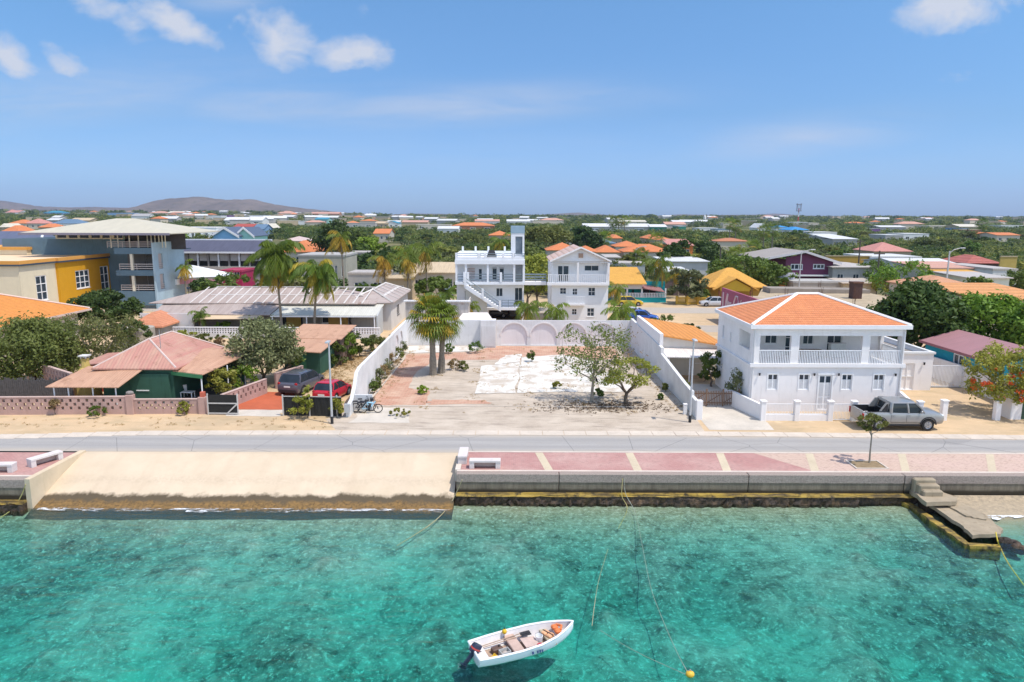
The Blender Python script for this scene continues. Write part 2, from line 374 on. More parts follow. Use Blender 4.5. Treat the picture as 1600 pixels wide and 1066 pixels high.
g = MB(); g.v = [(u_*y if y > 100 else u_*120, y, gz(u_*y, y) if y > 100 else 0) for y in _ys for u_ in _us]; _n = len(_us)
g.f = [(j*_n+i, j*_n+i+1, (j+1)*_n+i+1, (j+1)*_n+i) for j in range(len(_ys)-1) for i in range(_n-1)]; g.mi = [0]*len(g.f); ground = struct(g, 'ground', M_sand)
def asphalt():
    m = Mat('asphalt'); o = m.obj(world=True); sp = m.sep(o)
    n = m.noise(m.obj((.12, 1.6, 1), True), 1.2, 5, .6); n2 = m.noise(o, 40, 3, .6); n3 = m.noise(o, .5, 5, .6)
    c = m.mix(m.rng(n, .3, .7), (.33, .31, .285), (.40, .375, .345)); c = m.mix(m.rng(n3, .52, .75, 0, .5), c, (.36, .33, .29)); c = m.mix(m.rng(n2, .45, .7, 0, .5), c, (.19, .19, .195))
    tk = m.math('ABSOLUTE', m.math('SUBTRACT', m.math('ABSOLUTE', m.math('SUBTRACT', sp[1], 41.0)), .62)); c = m.mix(m.math('MULTIPLY', m.rng(tk, .0, .34, .38, 0), m.rng(n, .3, .6)), c, (.215, .205, .195))
    pt = m.voro(m.obj((.16, .55, 1), True), 1.0, out=1); pb = m.N.new('ShaderNodeRGBToBW'); m.L.new(pt, pb.inputs[0]); c = m.mix(m.rng(pb.outputs[0], .25, .2, 0, .30), c, (.2, .195, .19))
    e = m.math('ABSOLUTE', m.math('SUBTRACT', m.math('ADD', sp[1], m.math('MULTIPLY', m.math('SUBTRACT', n3, .5), .5)), 41.0))
    c = m.mix(m.math('MULTIPLY', m.rng(e, .95, 1.6), .75), c, (.45, .38, .30))
    cr = m.voro(m.math('MULTIPLY', 1, 1) and o, .22, 'DISTANCE_TO_EDGE'); c = m.mix(m.rng(cr, .0, .006, .7, 0), c, (.1, .1, .1))
    m.bump(n2, .3, .01); return m.set(c, .85, .3)
M_asph = asphalt()
g = MB(); xs = [-60, -31.4, -24, -14, -4, 10, 22.4, 31.8, 60]; tops = [41.0, 41.5, 42.3, 42.5, 42.6, 42.6, 42.3, 42.0, 41.0]
for a in range(len(xs)-1): g.quad((xs[a], 39.25, .008), (xs[a+1], 39.25, .008), (xs[a+1], tops[a+1], .008), (xs[a], tops[a], .008))
g.quad((-60, 100.5, .008), (62, 100.5, .008), (62, 107, .008), (-60, 107, .008))
g.quad((23.4, 83.5, .010), (28, 83.5, .010), (28, 89, .010), (23.4, 89, .010))
road = struct(g, 'road', M_asph)
conc = Mat('weathered_concrete'); o = conc.obj(world=True); n = conc.noise(o, .6, 6, .65); n2 = conc.noise(o, 9, 5, .65)
c = conc.mix(conc.rng(n, .35, .7), (.62, .55, .46), (.48, .43, .36)); c = conc.mix(conc.rng(n2, .52, .72, 0, .5), c, (.34, .29, .23)); conc.bump(n2, .4, .02); M_conc = conc.set(c, .9, .2)
# light kerb slabs along the inland side of the road
g = MB(); x = -46.0; rr = random.Random(3)
while x < 46:
    w = 1.35 + rr.random()*.1; yt = float(np.interp(x, xs, tops))
    g.hexa([(x, yt+.02, 0), (x+w-.03, yt+.02, 0), (x+w-.03, yt+.95, 0), (x, yt+.95, 0)], [(x, yt+.02, .02+rr.random()*.012), (x+w-.03, yt+.02, .025), (x+w-.03, yt+.95, .025), (x, yt+.95, .02)]); x += w
M_kerb = plaster((.64, .55, .45), .25, 'kerb_concrete'); struct(g, 'kerb', M_kerb)
# aprons and driveways
apr = Mat('grey_dirt'); o = apr.obj(world=True); n = apr.noise(o, .45, 6, .65); n2 = apr.noise(apr.obj((.5, 2.2, 1), True), .8, 6, .7); n3 = apr.noise(o, 12, 4, .65)
c = apr.mix(apr.rng(n, .35, .68), (.55, .465, .37), (.41, .335, .26)); c = apr.mix(apr.rng(n2, .5, .70, 0, .8), c, (.25, .205, .165)); c = apr.mix(apr.rng(n3, .5, .75, 0, .4), c, (.66, .56, .45)); apr.bump(n3, .5, .03); M_apron = apr.set(c, .95, .1)
g = MB(); g.quad(*[(x, y, .004) for x, y in [(-11.3, 43.6), (12.4, 43.5), (12.6, 46.2), (12.9, 50), (12.9, 74), (-11.2, 74), (-11.3, 49), (-12.6, 46)]]); struct(g, 'lot_ground', M_apron)
brk = Mat('brick_paving'); o = brk.obj(world=True)
bc = brk.brick(o, (.47, .235, .155), (.54, .31, .22), (.34, .20, .14), 1.0, .5, .25, .03); n = brk.noise(o, .7, 6, .65); n2 = brk.noise(o, 3.4, 5, .7)
c = brk.mix(brk.rng(n, .40, .70, 0, .7), bc, (.60, .44, .32)); c = brk.mix(brk.rng(n2, .58, .75, 0, .6), c, (.36, .27, .2)); brk.bump(n2, .3, .02); M_brick = brk.set(c, .9, .15)
def pxpoly(pts, z): return [tuple(gp(x, y, z)) for x, y in pts]
def jag(pts, amp, n, seed):
    rj = random.Random(seed); out = []
    for i, p in enumerate(pts):
        q = pts[(i+1) % len(pts)]
        for k in range(n):
            t = k/n; out.append((p[0]+(q[0]-p[0])*t + (rj.uniform(-amp, amp) if k else 0), p[1]+(q[1]-p[1])*t + (rj.uniform(-amp, amp)*.6 if k else 0), p[2]))
    return out
def fan(mb, pts):                      # irregular flat outline, filled
    o = len(mb.v); mb.v += [tuple(p) for p in pts]; mb.f.append(tuple(range(o, o+len(pts)))); mb.mi.append(mb.k)
g = MB()
fan(g, jag([(-10.6, 49.6, .012), (-6.3, 49.8, .012), (-6.5, 54, .012), (-8.3, 55, .012), (-8.4, 61, .012), (-7.6, 66.2, .012), (-3, 66.4, .012), (8.5, 66.6, .012), (10.5, 67.5, .012), (10.6, 73.7, .012), (-2.2, 73.7, .012), (-4, 70.4, .012), (-10.4, 69.2, .012)], .22, 5, 2))
fan(g, jag([(-6.2, 49.7, .012), (-1.6, 50.2, .012), (-2, 51.2, .012), (-6, 51.4, .012)], .3, 5, 5))
struct(g, 'brick_paving', M_brick)
slb = Mat('old_floor_slab'); o = slb.obj(world=True); n = slb.noise(o, .55, 6, .68); n2 = slb.noise(slb.obj((2.4, .7, 1), True), .7, 6, .7); n3 = slb.noise(o, 5, 5, .7)
c = slb.mix(slb.rng(n, .46, .6), (.68, .65, .59), (.50, .43, .35)); c = slb.mix(slb.rng(n2, .56, .64, 0, .9), c, (.48, .38, .27)); c = slb.mix(slb.rng(n3, .6, .75, 0, .5), c, (.42, .36, .29)); slb.bump(n3, .3, .02); M_slab = slb.set(c, .9, .2)
g = MB()
for i, poly in enumerate([[(742, 615), (752, 572), (812, 566), (806, 614)], [(808, 614), (815, 558), (880, 554), (926, 562), (934, 613), (870, 612)], [(937, 612), (930, 580), (968, 582), (985, 596), (990, 611), (960, 613)], [(772, 570), (790, 555), (815, 553), (812, 565)]]):
    fan(g, jag([tuple(gp(x, y, .035)) for x, y in poly], .16, 6, 10+i))
fan(g, jag([(-10.9, 69.6, .03), (-4.2, 70.6, .03), (-2.4, 73.7, .03), (-10.9, 73.7, .03)], .15, 5, 31))
struct(g, 'concrete_slab', M_slab)
redp = plaster((.52, .13, .06), .25, 'red_paint_paving'); g = MB(); fan(g, jag([(-20.1, 48.3, .012), (-16.2, 48.4, .012), (-15.6, 50.5, .012), (-17.0, 53.6, .012), (-19.6, 53.4, .012), (-20.4, 52.0, .012)], .12, 4, 8)); struct(g, 'red_driveway', redp)
g = MB(); fan(g, jag([(-19.6, 46.7, .01), (-15.9, 46.7, .01), (-16.2, 48.35, .01), (-20.0, 48.25, .01)], .15, 5, 9)); fan(g, jag([(12.8, 43.9, .01), (17.0, 43.9, .01), (17.3, 50.4, .01), (16.8, 56.5, .01), (13.0, 57, .01)], .1, 4, 4))
fan(g, jag([(-10.9, 45.2, .012), (-6.8, 45.2, .012), (-7.3, 48.8, .012), (-10.6, 49.1, .012)], .2, 5, 14)); struct(g, 'concrete_path', M_conc)
g = MB(); g.hexa([(-10.62, 49.5, 0), (-10.5, 49.5, 0), (-10.3, 67, 0), (-10.42, 67, 0)], [(-10.62, 49.5, .12), (-10.5, 49.5, .12), (-10.3, 67, .12), (-10.42, 67, .12)]); g.box(-10.5, 9.5, 49.3, 49.42, 0, .06); struct(g, 'lot_kerb', M_kerb)
# promenade: paving on both sides of the slipway, parapet cap, quay face
pav = Mat('pink_paving'); o = pav.obj(world=True)
pc = pav.brick(o, (.42, .215, .19), (.47, .255, .225), (.36, .2, .18), 2.2, .5, .25, .03); n = pav.noise(o, .3, 6, .6); n2 = pav.noise(o, 5, 5, .65); sp = pav.sep(o)
lite = pav.brick(o, (.53, .385, .30), (.57, .42, .335), (.46, .34, .27), 2.2, .5, .25, .03)
c = pav.mix(pav.rng(pav.math('ADD', sp[0], pav.math('MULTIPLY', sp[1], .78)), 44.6, 44.7), pc, lite)
c = pav.mix(pav.rng(n, .42, .68, 0, .6), c, (.56, .40, .34)); c = pav.mix(pav.rng(n2, .5, .72, 0, .55), c, (.27, .17, .15)); pav.bump(n2, .2, .01); M_pav = pav.set(c, .9, .15)
g = MB(); g.box(-2.75, 60, QY+.4, 39.2, -1.2, PZ-.006); struct(g, 'promenade', M_pav)
g = MB(); g.box(-60, -25.1, QY-.6, 38.9, -1.2, PZ-.006); struct(g, 'pavement', M_pav)
M_band = plaster((.60, .50, .35), .2, 'sand_coloured_band')
g = MB()
for px in (850, 990, 1130, 1268, 1410, 1545):
    a = gp(px-9, 705, PZ); b = gp(px+9, 741, PZ)
    a0, b0 = Vector((a.x, 39.15, 0)), Vector((b.x, 36.08, 0))
    g.slab([(b0.x-.2, b0.y, PZ), (b0.x+.25, b0.y, PZ), (a0.x+.25, a0.y, PZ), (a0.x-.2, a0.y, PZ)], .004)
struct(g, 'paving_band', M_band)
qm = Mat('quay_concrete'); o = qm.obj(world=True); sp = qm.sep(o); n = qm.noise(o, 1.2, 6, .7); n2 = qm.noise(o, 16, 4, .7); n3 = qm.noise(qm.obj((2.2, 2, .35), True), 1.5, 5, .7)
zz = qm.math('ADD', sp[2], qm.math('MULTIPLY', qm.math('SUBTRACT', n, .5), .16))
c = qm.mix(qm.rng(n2, .4, .7), (.37, .30, .255), (.21, .17, .145))
c = qm.mix(qm.rng(zz, -.42, -.36, 1, 0), c, qm.mix(qm.rng(n3, .35, .7), (.23, .19, .14), (.115, .095, .07)))
c = qm.mix(qm.rng(zz, -.86, -.72, 1, 0), c, (.045, .035, .022)); qm.bump(n2, .6, .03); M_quay = qm.set(c, .9, .2)
capm = plaster((.66, .57, .48), .2, 'cap_concrete')
g = MB(); rr = random.Random(5); x = -2.95
for w in (5.5, 10.1, 8.3, 8.9, 9.4, 9.2, 9.3):
    g.cbox(x, x+w-.035, QY, QY+.42, -.40, PZ, .025); g.box(x+.004, x+w-.04, QY+.03, QY+.4, -1.0, -.404); x += w
for (a, b, w) in ((-60, -50, 10), (-49.96, -40, 10), (-39.96, -32, 8), (-31.96, -25.15, 7)):
    g.cbox(a, b, QY-1.05, QY-.6, -.40, PZ, .025); g.box(a, b-.01, QY-1.02, QY-.62, -1.1, -.404)
struct(g, 'quay', M_quay)
g = MB()                                                      # pale kerb on the walkway edges
g.box(-2.95, 60, QY+.424, QY+.60, PZ-.05, PZ+.012); g.box(-3.05, -2.76, QY+.63, 39.3, -.6, PZ+.02); g.box(-2.75, 60, 39.21, 39.38, -.1, PZ+.004)
g.box(-60, -25.2, QY-.6, QY-.42, PZ-.05, PZ+.012); struct(g, 'walkway_edge', capm)
ym = Mat('algae_ledge'); o = ym.obj(world=True); n = ym.noise(o, 2.2, 6, .7); n2 = ym.noise(ym.obj((.4, 2, 2), True), 1.6, 5, .7)
c = ym.mix(ym.rng(n2, .4, .62), (.40, .27, .05), (.10, .07, .03)); c = ym.mix(ym.rng(n, .5, .66), c, (.045, .035, .02)); ym.bump(n, .8, .06); M_ledge = ym.set(c, .7, .35)
rk = Mat('wet_rock'); o = rk.obj(world=True); n = rk.noise(o, 2.6, 6, .7); n2 = rk.noise(o, 9, 4, .7)
c = rk.mix(rk.rng(n, .45, .7), (.035, .022, .014), (.13, .075, .035)); c = rk.mix(rk.rng(n2, .62, .75, 0, .6), c, (.3, .21, .13)); rk.bump(n2, .9, .08); M_rock = rk.set(c, .55, .45)
def rough_strip(mb, x0, x1, y0, y1, z0, z1, step, seed, amp=.12):
    rj = random.Random(seed); n = max(2, int((x1-x0)/step)); rs = []
    for i in range(n+1):
        x = x0+(x1-x0)*i/n; d = rj.uniform(-amp, amp); h = rj.uniform(-amp, amp)*.5
        rs.append([(x, y1, z0)]+[(x, y0-.14*(1-k_)+rj.uniform(-amp, amp)*(1.3-.8*k_), z0+(z1-z0)*k_+(h*.3 if k_ == 1 else 0)) for k_ in (0, .2, .4, .6, .75, .9, 1)]+[(x, y1, z1)])
    return mb.rings(rs)
g = MB(); rough_strip(g, -2.95, 21.6, QY-.13, QY+.2, -1.09, -.97, .5, 4, .05); rough_strip(g, -60, -25.2, QY-1.25, QY-.7, -1.16, -1.05, .5, 5, .05); struct(g, 'quay_ledge', M_ledge)
g = MB(); rough_strip(g, -3.0, 18.5, QY-.22, QY+.25, -2.6, -1.10, .16, 6, .13); rough_strip(g, 18.4, 21.9, QY-.05, QY+.25, -2.2, -1.1, .16, 16, .08); rough_strip(g, -60, -25.2, QY-1.4, QY-.7, -3, -1.17, .16, 7, .13); struct(g, 'rock_footing', M_rock)
# slipway
sw = Mat('slipway_concrete'); o = sw.obj(world=True); sp = sw.sep(o); n = sw.noise(o, .5, 6, .65); n2 = sw.noise(sw.obj((.9, .5, 1), True), 1.6, 6, .7); n3 = sw.noise(o, 7, 5, .7); n5 = sw.noise(sw.obj((1.2, .2, .2), True), .8, 4, .6)
zz = sw.math('ADD', sp[2], sw.math('MULTIPLY', sw.math('SUBTRACT', n2, .5), .42))
c = sw.mix(sw.rng(n, .35, .7), (.62, .50, .36), (.54, .43, .30)); c = sw.mix(sw.rng(n5, .52, .7, 0, .35), c, (.48, .37, .26))
c = sw.mix(sw.math('MULTIPLY', sw.math('MULTIPLY', sw.rng(zz, -.9, -.72), sw.rng(zz, -.72, -.52, 1, 0)), sw.math('MULTIPLY', sw.rng(n3, .35, .7), .55)), c, (.40, .31, .22))
c = sw.mix(sw.rng(zz, -1.17, -1.07, 1, 0), c, (.10, .075, .045)); c = sw.mix(sw.rng(zz, -1.36, -1.26, 1, 0), c, sw.mix(sw.rng(n3, .4, .65), (.25, .145, .05), (.10, .065, .03)))
c = sw.mix(sw.rng(zz, -1.58, -1.49, 1, 0), c, (.035, .05, .045)); sw.bump(n3, .4, .03); M_slip = sw.set(c, .85, .25)
g = MB(); g.rings([[(x, 39.27, -1.2), (x, 39.27, .002), (x, 38.9, -.01), (x, 37.2, -.52), (x, 35.9, -1.0), (x, 34.7, -1.45), (x, 33.6, -1.9), (x, 32, -2.9), (x, 32, -5), (x, 39.2, -5)] for x in (-24.95, -14, -3.06)]); struct(g, 'slipway', M_slip)
g = MB(); g.hexa([(-25.2, 34.6, -1.7), (-24.9, 34.55, -1.7), (-24.75, 39.2, -1.7), (-25.1, 39.2, -1.7)], [(-25.2, 34.6, PZ+.03), (-24.9, 34.55, PZ+.03), (-24.75, 39.2, PZ+.03), (-25.1, 39.2, PZ+.03)]); struct(g, 'slipway_kerb', plaster((.68, .55, .38), .25, 'kerb_concrete'))
# seabed with real depth, boulders of reef, and the water as a tinted volume
def seabed_z(X, Y):
    t = np.interp(Y, [-60, -5, 8, 16, 22, 27, 30, 32.5, 34, 35, 37], [-4.6, -4.0, -3.6, -3.15, -2.8, -2.5, -2.22, -1.95, -1.77, -1.66, -1.6])
    beach = np.clip((X-20.8)/2.2, 0, 1)*np.clip((Y-29)/5, 0, 1); t = t*(1-beach) + beach*(-1.9 + np.clip((Y-32)/3.6, 0, 1)*.75)
    for k in range(1, 15):
        a = rng0.uniform(0, 6.28); f = rng0.uniform(.3, 2.4); t = t + (.05/f**.8)*np.sin((X*math.cos(a)+Y*math.sin(a))*f + rng0.uniform(0, 6.28) + .8*np.sin(X*.7+k)*np.cos(Y*.6-k))*(1-.75*beach)*np.clip((33.8-Y)/5, .12, 1)
    return t
X, Y = np.meshgrid(np.arange(-75, 75.01, .3), np.arange(-45, 36.31, .3)); Z = seabed_z(X, Y)
for k in range(700):
    cx, cy, r = rng0.uniform(-40, 40), rng0.uniform(9, 32.5), rng0.uniform(.2, .6)
    d2 = ((X-cx)**2+(Y-cy)**2)/r**2; Z = Z + np.exp(-d2*1.5)*r*.4*(cx < 21 or cy < 29)
Z = np.where(X < 21.5, np.minimum(Z, -1.6), Z)
ny, nx = X.shape; I = np.arange(nx*ny).reshape(ny, nx)
Q = np.stack([I[:-1,:-1], I[:-1,1:], I[1:,1:], I[1:,:-1]], -1).reshape(-1, 4)
sb = Mat('reef_and_sand'); o = sb.obj(world=True); sp = sb.sep(o)
wv = sb.N.new('ShaderNodeVectorMath'); wv.operation = 'MULTIPLY_ADD'
nv = sb.N.new('ShaderNodeTexNoise'); nv.inputs['Scale'].default_value = 1.2; nv.inputs['Detail'].default_value = 4; sb.L.new(o, nv.inputs[0]); sb.L.new(nv.outputs[1], wv.inputs[0]); wv.inputs[1].default_value = (.4, .4, .4); sb.L.new(o, wv.inputs[2]); wo = wv.outputs[0]
big = sb.noise(o, .13, 5, .6); mid = sb.noise(wo, 1.15, 7, .7); fine = sb.noise(wo, 5.5, 6, .75); vo = sb.voro(wo, 2.2)
bl = sb.math('ADD', sb.math('ADD', sb.math('MULTIPLY', big, 1.5), sb.math('MULTIPLY', mid, .85)), sb.math('ADD', sb.math('MULTIPLY', fine, .9), sb.math('MULTIPLY', vo, .22)))
vcol = sb.N.new('ShaderNodeRGBToBW'); sb.L.new(sb.voro(wo, 1.0, out=1), vcol.inputs[0]); vcol2 = sb.N.new('ShaderNodeRGBToBW'); sb.L.new(sb.voro(wo, 2.9, out=1), vcol2.inputs[0])
bl = sb.math('ADD', bl, sb.math('MULTIPLY', sb.math('SUBTRACT', sb.math('ADD', vcol.outputs[0], vcol2.outputs[0]), 1.0), .30))
f = sb.rng(bl, 1.26, 2.06)
c = sb.mix(f, (.062, .076, .058), (.38, .37, .315)); c = sb.mix(sb.rng(fine, .54, .66, 0, .85), c, (.60, .585, .53)); c = sb.mix(sb.rng(mid, .30, .44, .6, 0), c, (.022, .028, .022))
shore = sb.math('ADD', sp[1], sb.math('MULTIPLY', sb.math('SUBTRACT', mid, .5), 5.0))
c = sb.mix(sb.math('MULTIPLY', sb.rng(shore, 31.5, 35.8), .75), c, sb.mix(sb.rng(fine, .4, .65), (.27, .225, .125), (.54, .50, .39)))
bch = sb.math('MULTIPLY', sb.rng(sp[0], 22.3, 23.8), sb.rng(sp[1], 31.5, 34.4)); c = sb.mix(bch, c, sb.mix(sb.rng(fine, .4, .65), (.44, .35, .24), (.30, .25, .18)))
sb.bump(fine, .5, .1); M_bed = sb.set(c, .9, .1)
tag(np_obj('seabed', np.stack([X, Y, Z], -1).reshape(-1, 3), Q, M_bed), kind='structure')
wm = Mat('clear_sea_water'); wm.N.remove(wm.b); o = wm.obj((1, 1.5, 1), True)
h = wm.math('ADD', wm.math('MULTIPLY', wm.noise(wm.obj((.8, 2.6, 1), True, (0, 0, .35)), 1.0, 4, .6, .5), 1.1), wm.math('MULTIPLY', wm.noise(o, 4.5, 3, .6, .4), .22))
bp = wm.N.new('ShaderNodeBump'); bp.inputs['Strength'].default_value = .55; bp.inputs['Distance'].default_value = .16; wm.L.new(h, bp.inputs['Height'])
tr = wm.N.new('ShaderNodeBsdfTransparent'); tr.inputs[0].default_value = (.95, .965, .96, 1)
gl = wm.N.new('ShaderNodeBsdfGlossy'); gl.inputs['Roughness'].default_value = .08; gl.inputs[0].default_value = (.9, .95, 1, 1); wm.L.new(bp.outputs[0], gl.inputs['Normal'])
fr = wm.N.new('ShaderNodeFresnel'); fr.inputs[0].default_value = 1.33; wm.L.new(bp.outputs[0], fr.inputs['Normal'])
mx = wm.N.new('ShaderNodeMixShader'); wm.L.new(fr.outputs[0], mx.inputs[0]); wm.L.new(tr.outputs[0], mx.inputs[1]); wm.L.new(gl.outputs[0], mx.inputs[2]); wm.L.new(mx.outputs[0], wm.N['Material Output'].inputs[0])
va = wm.N.new('ShaderNodeVolumeAbsorption'); va.inputs['Color'].default_value = (0.0, .95, .915, 1); va.inputs['Density'].default_value = .66; wm.L.new(va.outputs[0], wm.N['Material Output'].inputs[1])
g = MB(); g.box(-74, 74, -44, 36.2, -9, WZ); water = struct(g, 'water', wm.m)
# foam where the swell meets the slipway and the little beach
fm = Mat('sea_foam'); o = fm.obj((1, 1, 1), True); n = fm.noise(fm.obj((.6, 2.6, 1), True), 3.2, 6, .72, .8); n2 = fm.noise(o, .6, 3)
fm.set((.85, .88, .9), .6, .3); tr = fm.N.new('ShaderNodeBsdfTransparent'); mx = fm.N.new('ShaderNodeMixShader')
fm.L.new(fm.rng(fm.math('ADD', n, fm.math('MULTIPLY', n2, .35)), .68, .8), mx.inputs[0]); fm.L.new(tr.outputs[0], mx.inputs[1]); fm.L.new(fm.b.outputs[0], mx.inputs[2]); fm.L.new(mx.outputs[0], fm.N['Material Output'].inputs[0])
g = MB(); rj = random.Random(2); px = -24.6
while px < -3.5:
    w = rj.uniform(.8, 1.6); y0 = 34.3+rj.uniform(-.18, .1); g.quad((px, y0, WZ+.012), (px+w, y0+rj.uniform(-.1, .1), WZ+.012), (px+w, 34.62, WZ+.03), (px, 34.62, WZ+.03)); px += w
struct(g, 'surf_foam', fm.m)
f2 = Mat('beach_foam'); o = f2.obj((1, 1, 1), True); n = f2.noise(o, 2.4, 6, .7, .6); f2.set((.85, .88, .9), .6, .3); tr = f2.N.new('ShaderNodeBsdfTransparent'); mx = f2.N.new('ShaderNodeMixShader')
f2.L.new(f2.rng(n, .44, .56), mx.inputs[0]); f2.L.new(tr.outputs[0], mx.inputs[1]); f2.L.new(f2.b.outputs[0], mx.inputs[2]); f2.L.new(mx.outputs[0], f2.N['Material Output'].inputs[0])
g = MB(); fan(g, jag([(23.7, 34.2, WZ+.03), (24.6, 33.5, WZ+.03), (26.2, 33.9, WZ+.03), (30, 34.3, WZ+.03), (30, 34.75, WZ+.03), (26.8, 34.7, WZ+.03), (25.4, 34.6, WZ+.03), (24.2, 34.7, WZ+.03)], .12, 4, 3)); fan(g, jag([(23.6, 33.4, WZ+.02), (24.1, 33.2, WZ+.02), (24.0, 34.2, WZ+.02), (23.7, 34.3, WZ+.02)], .1, 4, 6)); fan(g, jag([(23.3, 34.9, WZ+.025), (24.6, 34.5, WZ+.025), (26.5, 34.9, WZ+.025), (28.5, 35.2, WZ+.025), (28.5, 35.45, WZ+.025), (25, 35.2, WZ+.025)], .1, 4, 16)); struct(g, 'beach_foam', f2.m)
g = MB(); rs = []
for i, x in enumerate((22.8, 24, 26, 29, 40)): rs.append([(x, 35.7, -2.4), (x, 34.0, -2.2), (x, 34.7+.1*math.sin(i*2), -1.52), (x, 35.15, -1.28), (x, 35.7, -1.05)])
bs = Mat('beach_sand'); o = bs.obj(world=True); n = bs.noise(o, 5, 6, .7); bs.bump(n, .6, .05); struct(g.rings(rs), 'beach', bs.set(bs.mix(bs.rng(n, .4, .65), (.46, .36, .24), (.27, .22, .16)), .9, .2))
# hills
hm = Mat('scrub_hill'); o = hm.obj(world=True); n = hm.noise(o, .006, 7, .7); n2 = hm.noise(o, .03, 5, .7)
c = hm.mix(hm.rng(n, .35, .65), (.13, .11, .09), (.20, .16, .125)); c = hm.mix(hm.rng(n2, .5, .7, 0, .6), c, (.06, .07, .035)); M_hill = hm.set(c, 1., 0.)
def hill(prof, D, half, name, seed):
    rh = np.random.default_rng(seed); px = np.linspace(prof[0][0], prof[-1][0], 160); hy = np.interp(px, [p[0] for p in prof], [p[1] for p in prof])
    pts = [at(a, b, D) for a, b in zip(px, hy)]; H = np.array([max(p.z, 1) for p in pts]); Xp = np.array([p.x for p in pts])
    jit = np.zeros(160)
    for k in range(1, 30): jit += rh.normal()*np.sin(np.linspace(0, 6.28*k*1.7, 160)+rh.uniform(0, 6))/k**.9
    H = H*(1+.035*jit); H[0] = H[-1] = 0; ts = np.linspace(-1, 1, 25); V = []
    for t in ts:
        gul = np.interp(np.linspace(0, 1, 160), np.linspace(0, 1, 40), rh.uniform(-1, 1, 40))
        V.append(np.stack([Xp*(1+0*t), np.full(160, D+t*half)+gul*half*.05, np.maximum(H*(math.cos(t*math.pi/2)**1.2)*(1+.10*gul*(1-abs(math.cos(t*1.57)))), 0)-2], -1))
    V = np.array(V); I = np.arange(25*160).reshape(25, 160); Q = np.stack([I[:-1,:-1], I[:-1,1:], I[1:,1:], I[1:,:-1]], -1).reshape(-1, 4)
    o = tag(np_obj(name, V.reshape(-1, 3), Q, M_hill), kind='structure'); o.data.polygons.foreach_set('use_smooth', [True]*len(o.data.polygons))
hill([(185, 338), (216, 327), (236, 320.5), (262, 312), (290, 309), (312, 306.5), (330, 309), (350, 312.5), (372, 312), (396, 311), (415, 316), (440, 320.5), (475, 325), (520, 330), (600, 336), (690, 340)], 3600, 500, 'hill', 1)
hill([(-260, 330), (-120, 312), (0, 313), (18, 317), (45, 322), (110, 323.5), (190, 324), (260, 327), (330, 338)], 4300, 500, 'hill', 2)
hill([(560, 338), (640, 334), (760, 335), (840, 335), (870, 333.5), (905, 331), (935, 334), (980, 336.5), (1030, 336), (1065, 334), (1120, 335.5), (1180, 335), (1212, 333.5), (1250, 337), (1330, 338.5), (1400, 338), (1500, 341), (1650, 342), (1800, 342), (1900, 346)], 5200, 500, 'hill', 3)
# ------------------------------------------------------------------ the white house with the tiled roof (right)
def zat(py, Y, px=800): return at(px, py, Y).z
def xat(px, Y, py=520): return at(px, py, Y).x
roof_or = tile_roof((.64, .23, .085), .112)
bars_w = simple((.80, .80, .81), .45, .06)
H = thing('white_house', 'white two-storey house with orange tiled hip roof and open upper veranda behind the pickup', 'house', (16.8, 48.4, 0))
w_, d_ = 10.65, 8.3; zl, ze = 3.35, 6.1
wu = [(1.24, .70), (3.43, .72), (6.46, .72), (8.70, .72)]
mb = MB(); ops = [win_hole(u, 1.6, w, 1.1) for u, w in wu] + [(4.86, 5.76, .15, 2.68)]
panel(mb, M_front(0, 0), w_, 0, zl, ops); panel(mb, M_left(0, d_), d_-.2, 0, zl, [win_hole(1.2, 1.7, .45, .8), win_hole(4.6, 1.7, .4, .7)]); panel(mb, M_right(w_, .2), d_-.4, 0, zl); panel(mb, M_back(w_, d_), w_-.2, 0, zl)
vo_ = [(.53, 2.70, zl+.06, 5.45), (3.28, 7.68, zl+.06, 5.45), (8.21, 10.43, zl+.06, 5.45)]
panel(mb, M_front(0, 0), w_, zl, ze, vo_, .3); panel(mb, M_left(0, d_), d_-.3, zl, ze, [(d_-2.95, d_-.55, zl+.95, 5.5), win_hole(1.2, 4.15, .45, 1.0), win_hole(3.2, 4.2, .3, .7)], .25); panel(mb, M_right(w_, .3), d_-.55, zl, ze, [(.25, 2.5, zl+.06, 5.45)], .25); panel(mb, M_back(w_, d_), w_-.25, zl, ze)
panel(mb, M_front(.25, 3.0), w_-.5, zl, ze, [win_hole(1.7, 4.35, .9, 1.0), win_hole(3.2, zl+.05, 1.0, 2.1), win_hole(4.5, 4.3, .8, .95), (6.3, 7.4, zl+.05, 5.4)], .2)
mb.box(.25, w_-.25, .3, 3.0, zl-.02, zl+.02); mb.box(.25, w_-.25, .3, 3.0, ze-.25, ze-.2)
mb.build('wall', plaster(WHITE, .13), H)
for x_ in (.12, w_-.12): mb = MB(); mb.cyl((x_, -.06, .1), (x_, -.06, zl-.13), .045, n=8); mb.cyl((x_, -.06, zl+.15), (x_, -.06, ze-.15), .045, n=8); mb.build('downpipe', plaster((.74, .73, .72), .1), H)
mb = MB(); mb.box(-.12, w_+.12, -.14, -.002, zl-.12, zl+.14); mb.box(-.12, -.002, -.002, d_+.1, zl-.12, zl+.04); mb.box(w_+.002, w_+.12, -.002, d_+.1, zl-.12, zl+.04); mb.build('ledge', white, H)
for u0, u1, _, _ in vo_: balustrade(H, M_front(0, 0), u0+.01, u1-.01, zl+.08, 1.0, int((u1-u0)/.115), bars_w, bar=.05)
balustrade(H, M_right(w_, .3), .27, 2.48, zl+.08, 1.0, 18, bars_w, bar=.05)
rf = MB(); hip(rf, -.2, w_+.2, -.2, d_+.2, ze+.12, 1.72, 4.75); rfo = rf.build('roof', roof_or, H)
cap = MB(); a, b = (4.55, 4.15, ze+1.86), (w_-4.55, 4.15, ze+1.86)
